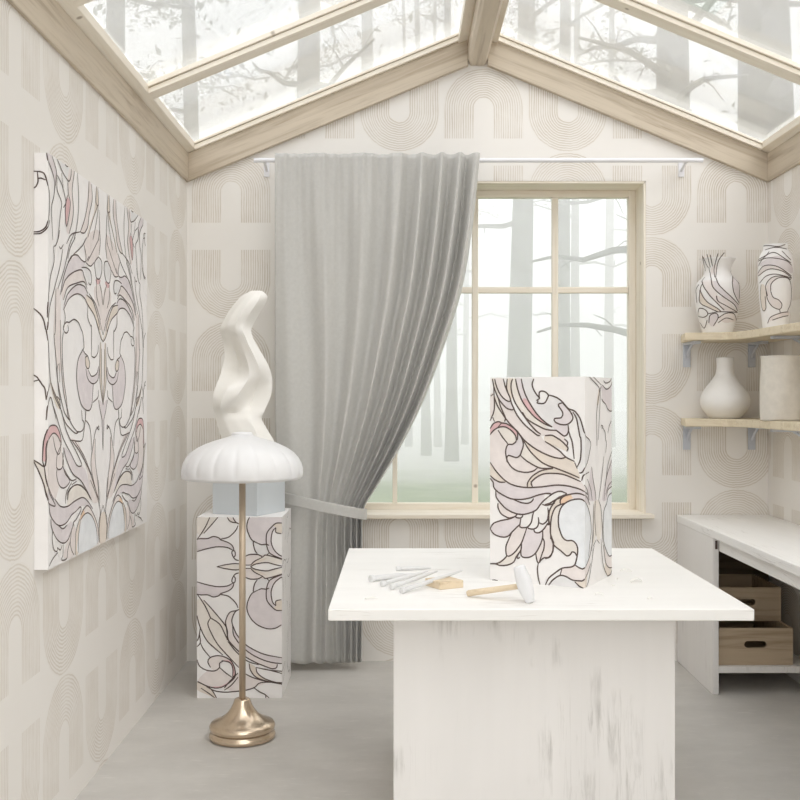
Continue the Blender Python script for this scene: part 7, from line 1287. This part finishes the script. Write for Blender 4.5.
def pencil(label, a, b, r, blunt):
    a, b = Vector(a), Vector(b); d = (b-a).normalized()
    root = thing('chisel', label, 'chisel', a, 'white chisels on the work table')
    L_ = (b-a).length
    r *= 1.12
    obj('shaft', tube(bmesh.new(), [d*.012, d*.03, d*L_*.62, d*L_*.97, d*L_], [r*.82, r*.86, r*.80, r*.30, r*.06], 10), 'chisel_metal', root, smooth=True)
    obj('striking_cap', tube(bmesh.new(), [d*0, d*.002, d*.012, d*.016], [r*.9, r*1.12, r*1.12, r*.9], 12), 'chisel_metal', root)
CH = [('white chisel nearest the table front, tip over the wooden block', (.003, 3.180, .7585), (.205, 3.387, .787), .0075),
      ('second white chisel from the table front, beside the front one', (-.029, 3.241, .7585), (.123, 3.375, .787), .0075),
      ('third white chisel from the table front', (-.060, 3.298, .7585), (.095, 3.400, .784), .0075),
      ('thick white chisel farthest left in the row, fourth from the front', (-.0975, 3.379, .761), (.045, 3.500, .757), .0098),
      ('short white chisel lying behind the row of four', (-.014, 3.600, .7575), (.11, 3.63, .7555), .0068)]
for c in CH: pencil(*c, True)
bm = bmesh.new()
prism(bm, [(.1246, 3.2416), (.2005, 3.284), (.155, 3.362), (.0795, 3.320)], .75, .7735, axis=2)
tag(obj('wood_block', bm, 'handle_wood', bevel=.002), 'small pale wooden block propping up the chisel tips', 'block')

ham = thing('hammer', 'white headed hammer with wooden handle lying before the patterned block', 'hammer', (.204, 3.13, .7605))
hl = Vector(ham.location)
a, b2 = Vector((0, 0, 0)), Vector((.366, 3.045, .800))-hl
d = (b2-a).normalized()
obj('handle', tube(bmesh.new(), [a-d*.001, a+d*.004, a+d*.06, a+(b2-a)*.75, b2+d*.012], [.0085, .0100, .0098, .0088, .0085], 14, flat=.95), 'handle_wood', ham, smooth=True)
top, bot = Vector((.349, 3.052, .856))-hl, Vector((.381, 3.036, .7515))-hl
ax = (top-bot).normalized(); sd = d-ax*d.dot(ax); sd.normalize(); ft = ax.cross(sd)
bm = bmesh.new(); rg = []
for t_, wa, wb in ((0, .008, .010), (.04, .013, .014), (.2, .0175, .017), (.42, .0225, .019), (.6, .0225, .019), (.8, .019, .018), (.95, .0165, .0165), (1, .013, .013)):
    c = bot+ax*(top-bot).length*t_
    rg.append([bm.verts.new(c+sd*wa*math.copysign(abs(math.cos(q))**.7, math.cos(q))+ft*wb*math.copysign(abs(math.sin(q))**.7, math.sin(q))) for q in [2*math.pi*k/24 for k in range(24)]])
for A, B in zip(rg, rg[1:]):
    for i in range(24): bm.faces.new((A[i], A[(i+1) % 24], B[(i+1) % 24], B[i]))
bm.faces.new(rg[0]); bm.faces.new(rg[-1])
obj('hammer_head', bm, 'white_metal', ham, smooth=True)

def chip(label, px, py, w, d_, rz, curl):
    Y = FPX*H/(py-CY); p = Vector(((px-400)*Y/FPX, Y, .75))
    bm = bmesh.new(); n = 8; A = []
    for i in range(n+1):
        t_ = i/n-.5; z = curl*4*(.25-t_*t_)
        ww = d_*(1-(2*t_)**2*.75)
        A.append([bm.verts.new((t_*w, sgn*ww/2+.004*math.sin(5*t_), z+dz)) for dz in (.0004, .0024) for sgn in (-1, 1)])
    for P, Q in zip(A, A[1:]):
        for i, j in ((0, 1), (1, 3), (3, 2), (2, 0)): bm.faces.new((P[i], P[j], Q[j], Q[i]))
    bm.faces.new([A[0][k] for k in (0, 1, 3, 2)]); bm.faces.new([A[-1][k] for k in (0, 1, 3, 2)])
    o = obj('plaster_chip', bm, 'plaster', loc=p); o.rotation_euler.z = R(rz)
    tag(o, label, 'chip', 'plaster chips beside the patterned block')
chip('long curled plaster chip just right of the patterned block', 626, 571.5, .042, .010, -40, .008)
chip('wide curled plaster shaving right of the patterned block', 636, 582, .044, .020, 10, .012)
chip('tiny plaster crumb at the right corner foot of the patterned block', 617.5, 579.5, .007, .006, 0, .003)
chip('flat plaster sliver in front of the patterned block corner', 599, 595, .030, .008, -30, .006)
chip('small plaster chip between the crumb and the curled shaving', 613, 586, .014, .006, 20, .003)
chip('small plaster flake nearest the table front edge on the right', 650, 599, .018, .007, 5, .004)
chip('thin plaster sliver lying left of the chisel heads near the front', 371, 599, .040, .010, 5, .004)

# ------------------------------------------------------------------ corner shelves with vases
def shelf(z1, label):
    root = thing('corner_shelf', label, 'shelf', (1.7, 5.1, z1))
    rl = Vector(root.location); th = .037
    pts = [(1.44, YB), (1.392, 5.08)]
    for px, Y in ((705, 5.075), (722, 5.06), (735, 5.01), (745, 4.94), (756, 4.82), (770, 4.66), (785, 4.50), (800, 4.36), (830, 4.10)):
        pts.append(((px-400)*Y/FPX, Y))
    pts += [(XR, 4.0), (XR, YB)]
    obj('board', prism(bmesh.new(), [(x-rl.x, y-rl.y) for x, y in pts], -th, 0, axis=2), 'shelf_wood', root, bevel=.004)
    def brk(x, y, dx, dy):
        bm = bmesh.new(); w = .018
        nx, ny = -dy, dx
        def bx(a0, a1, z0, z1):
            c = [(x+dx*a+nx*s-rl.x, y+dy*a+ny*s-rl.y) for a, s in ((a0, -w), (a1, -w), (a1, w), (a0, w))]
            prism(bm, c, z0, z1, axis=2)
        bx(0, .20, -th-.014, -th); bx(0, .014, -th-.125, -th-.014)
        P = [Vector((x+dx*q-rl.x, y+dy*q-rl.y, z)) for q, z in ((.012, -th-.075), (.05, -th-.04), (.10, -th-.012))]
        tube(bm, P, [.007]*3, 8)
        obj('bracket', bm, 'bracket', root, bevel=.002)
    brk(1.468, YB, 0, -1); brk(1.80, YB, 0, -1); brk(XR, 4.72, -1, 0)
shelf(1.667, 'upper wooden corner shelf holding the two painted vases')
shelf(1.245, 'lower wooden corner shelf holding the two plain white vases')

def vase(label, X, Y, Z, prof, ms, art=None, inner=.006, rough=False, n=72):
    bm = bmesh.new(); zs = [p[0] for p in prof]; rs = [p[1] for p in prof]
    rad = lambda z: smooth_lerp(zs, rs, z)
    hh = zs[-1]; P = [(rad(0)*.86, 0)]+[(rad(hh*i/44), .003+(hh-.003)*i/44) for i in range(45)]
    P += [(rad(hh*q/20)-inner, hh*q/20-.001) for q in range(20, 9, -1)]+[(.01, hh*.45)]
    rm = (lambda a, z: 1+.012*math.sin(3*a+9*z)+.010*math.sin(7*a-20*z)) if rough else None
    lathe(bm, P, n, rmod=rm)
    bmesh.ops.recalc_face_normals(bm, faces=bm.faces)
    if art:
        paint_round(bm, read_art(art), rad, .0040)
    o = obj('vase', bm, ms, loc=(X, Y, Z), smooth=True, recalc=False)
    o.rotation_euler.z = -math.atan2(X, Y) if art else 0
    tag(o, label, 'vase'); return o
vase('painted urn vase with flared neck on the upper shelf', (717.5-400)*5.2/FPX, 5.2, 1.667, [(0, .072), (.03, .080), (.08, .094), (.13, .105), (.2, .111), (.25, .103), (.285, .074), (.315, .064), (.345, .07), (.375, .088)], ART_MATS, 'vase_a')
vase('painted cylindrical jar vase with short neck on the upper shelf', (775.5-400)*4.84/FPX, 4.84, 1.667, [(0, .057), (.06, .063), (.15, .073), (.25, .077), (.32, .0765), (.352, .066), (.372, .055), (.393, .056)], ART_MATS, 'vase_b')
vase('plain white round bellied bottle vase on the lower shelf', (725-400)*5.2/FPX, 5.2, 1.245, [(0, .074), (.02, .092), (.05, .113), (.08, .121), (.11, .117), (.15, .096), (.19, .066), (.22, .047), (.25, .041), (.305, .043)], 'ceramic')
vase('plain rough white cylinder vase on the lower shelf', (782-400)*4.71/FPX, 4.71, 1.245, [(0, .094), (.05, .096), (.15, .094), (.24, .090), (.28, .091), (.293, .094)], 'rough_ceramic', rough=True)

# ------------------------------------------------------------------ workbench along the right wall with crates
wb = thing('workbench', 'white distressed workbench running along the right wall', 'workbench', (1.65, 4.3, 0)); wl = Vector(wb.location)
def wbx(name, x0, x1, y0, y1, z0, z1, mat):
    obj(name, box(bmesh.new(), x0-wl.x, x1-wl.x, y0-wl.y, y1-wl.y, z0, z1), mat, wb, bevel=.003)
BX = 1.418
wbx('worktop', BX, XR-.002, 3.0, YB-.003, .712, .75, 'bench_top')
wbx('apron', BX+.030, BX+.050, 3.05, 4.722, .652, .712, 'bench_top')
wbx('side_panel', BX+.002, BX+.030, 4.722, YB-.003, 0, .712, 'white_paint')
wbx('side_panel', BX+.002, XR-.002, 3.02, 3.05, 0, .652, 'white_paint')
wbx('shade_back_panel', BX+.030, XR-.004, YB-.022, YB-.004, .02, .712, 'shade_dark_wood')  # added panel; shade under the bench is partly put into its dark brown
wbx('bottom_shelf', BX+.030, XR-.004, 4.722, YB-.022, .098, .127, 'white_paint')
bmh = bmesh.new(); box(bmh, BX+.012-wl.x, BX+.022-wl.x, 4.716-wl.y, 4.7215-wl.y, .662, .700)
obj('hinge', bmh, 'line', wb)

def crate(label, x0, x1, y0, y1, z0, h, sx, sz):
    bm = bmesh.new(); t_ = .012; cx_ = (x0+x1)/2
    root = thing('wooden_crate', label, 'crate', (cx_, (y0+y1)/2, z0), 'slotted crates under the workbench')
    X0, X1, Y0, Y1 = x0-cx_, x1-cx_, (y0-y1)/2, (y1-y0)/2
    box(bm, X0, X1, Y0, Y1, 0, t_)
    box(bm, X0, X0+t_, Y0+t_, Y1-t_, t_, h); box(bm, X1-t_, X1, Y0+t_, Y1-t_, t_, h); box(bm, X0, X1, Y1-t_, Y1, t_, h)
    # front board with a rounded hand slot
    hw, hh, cz = sx, sz, h*.56
    n = 64; inn, out = [], []
    for i in range(n):
        a = 2*math.pi*i/n; c, s = math.cos(a), math.sin(a)
        st = math.copysign(hw-hh, c) if abs(c) > 1e-6 else 0
        inn.append((st+hh*c, cz+hh*s))
        q = min((X1 if c > 0 else -X0)/abs(c) if abs(c) > 1e-6 else 9, ((h-cz) if s > 0 else (cz-t_))/abs(s) if abs(s) > 1e-6 else 9)
        out.append((c*q, cz+s*q))
    # pull the nearest sample onto each corner
    for cxn, czn in ((X0, t_), (X1, t_), (X0, h), (X1, h)):
        i = min(range(n), key=lambda k: (out[k][0]-cxn)**2+(out[k][1]-czn)**2); out[i] = (cxn, czn)
    L = [[bm.verts.new((x, y, z)) for x, z in ring] for ring, y in ((out, Y0), (inn, Y0), (inn, Y0+t_), (out, Y0+t_))]
    for A, B in zip(L, L[1:]):
        for i in range(n): bm.faces.new((A[i], A[(i+1) % n], B[(i+1) % n], B[i]))
    o = obj('crate_body', bm, 'crate_wood', root)
    return root
crate('lower front wooden crate with hand slot on the bench bottom shelf', 1.452, 1.795, 4.75, 5.26, .128, .168, .051, .016)
crate('upper wooden crate stacked further back on the lower crate', 1.452, 1.795, 4.90, 5.28, .2965, .158, .051, .016)
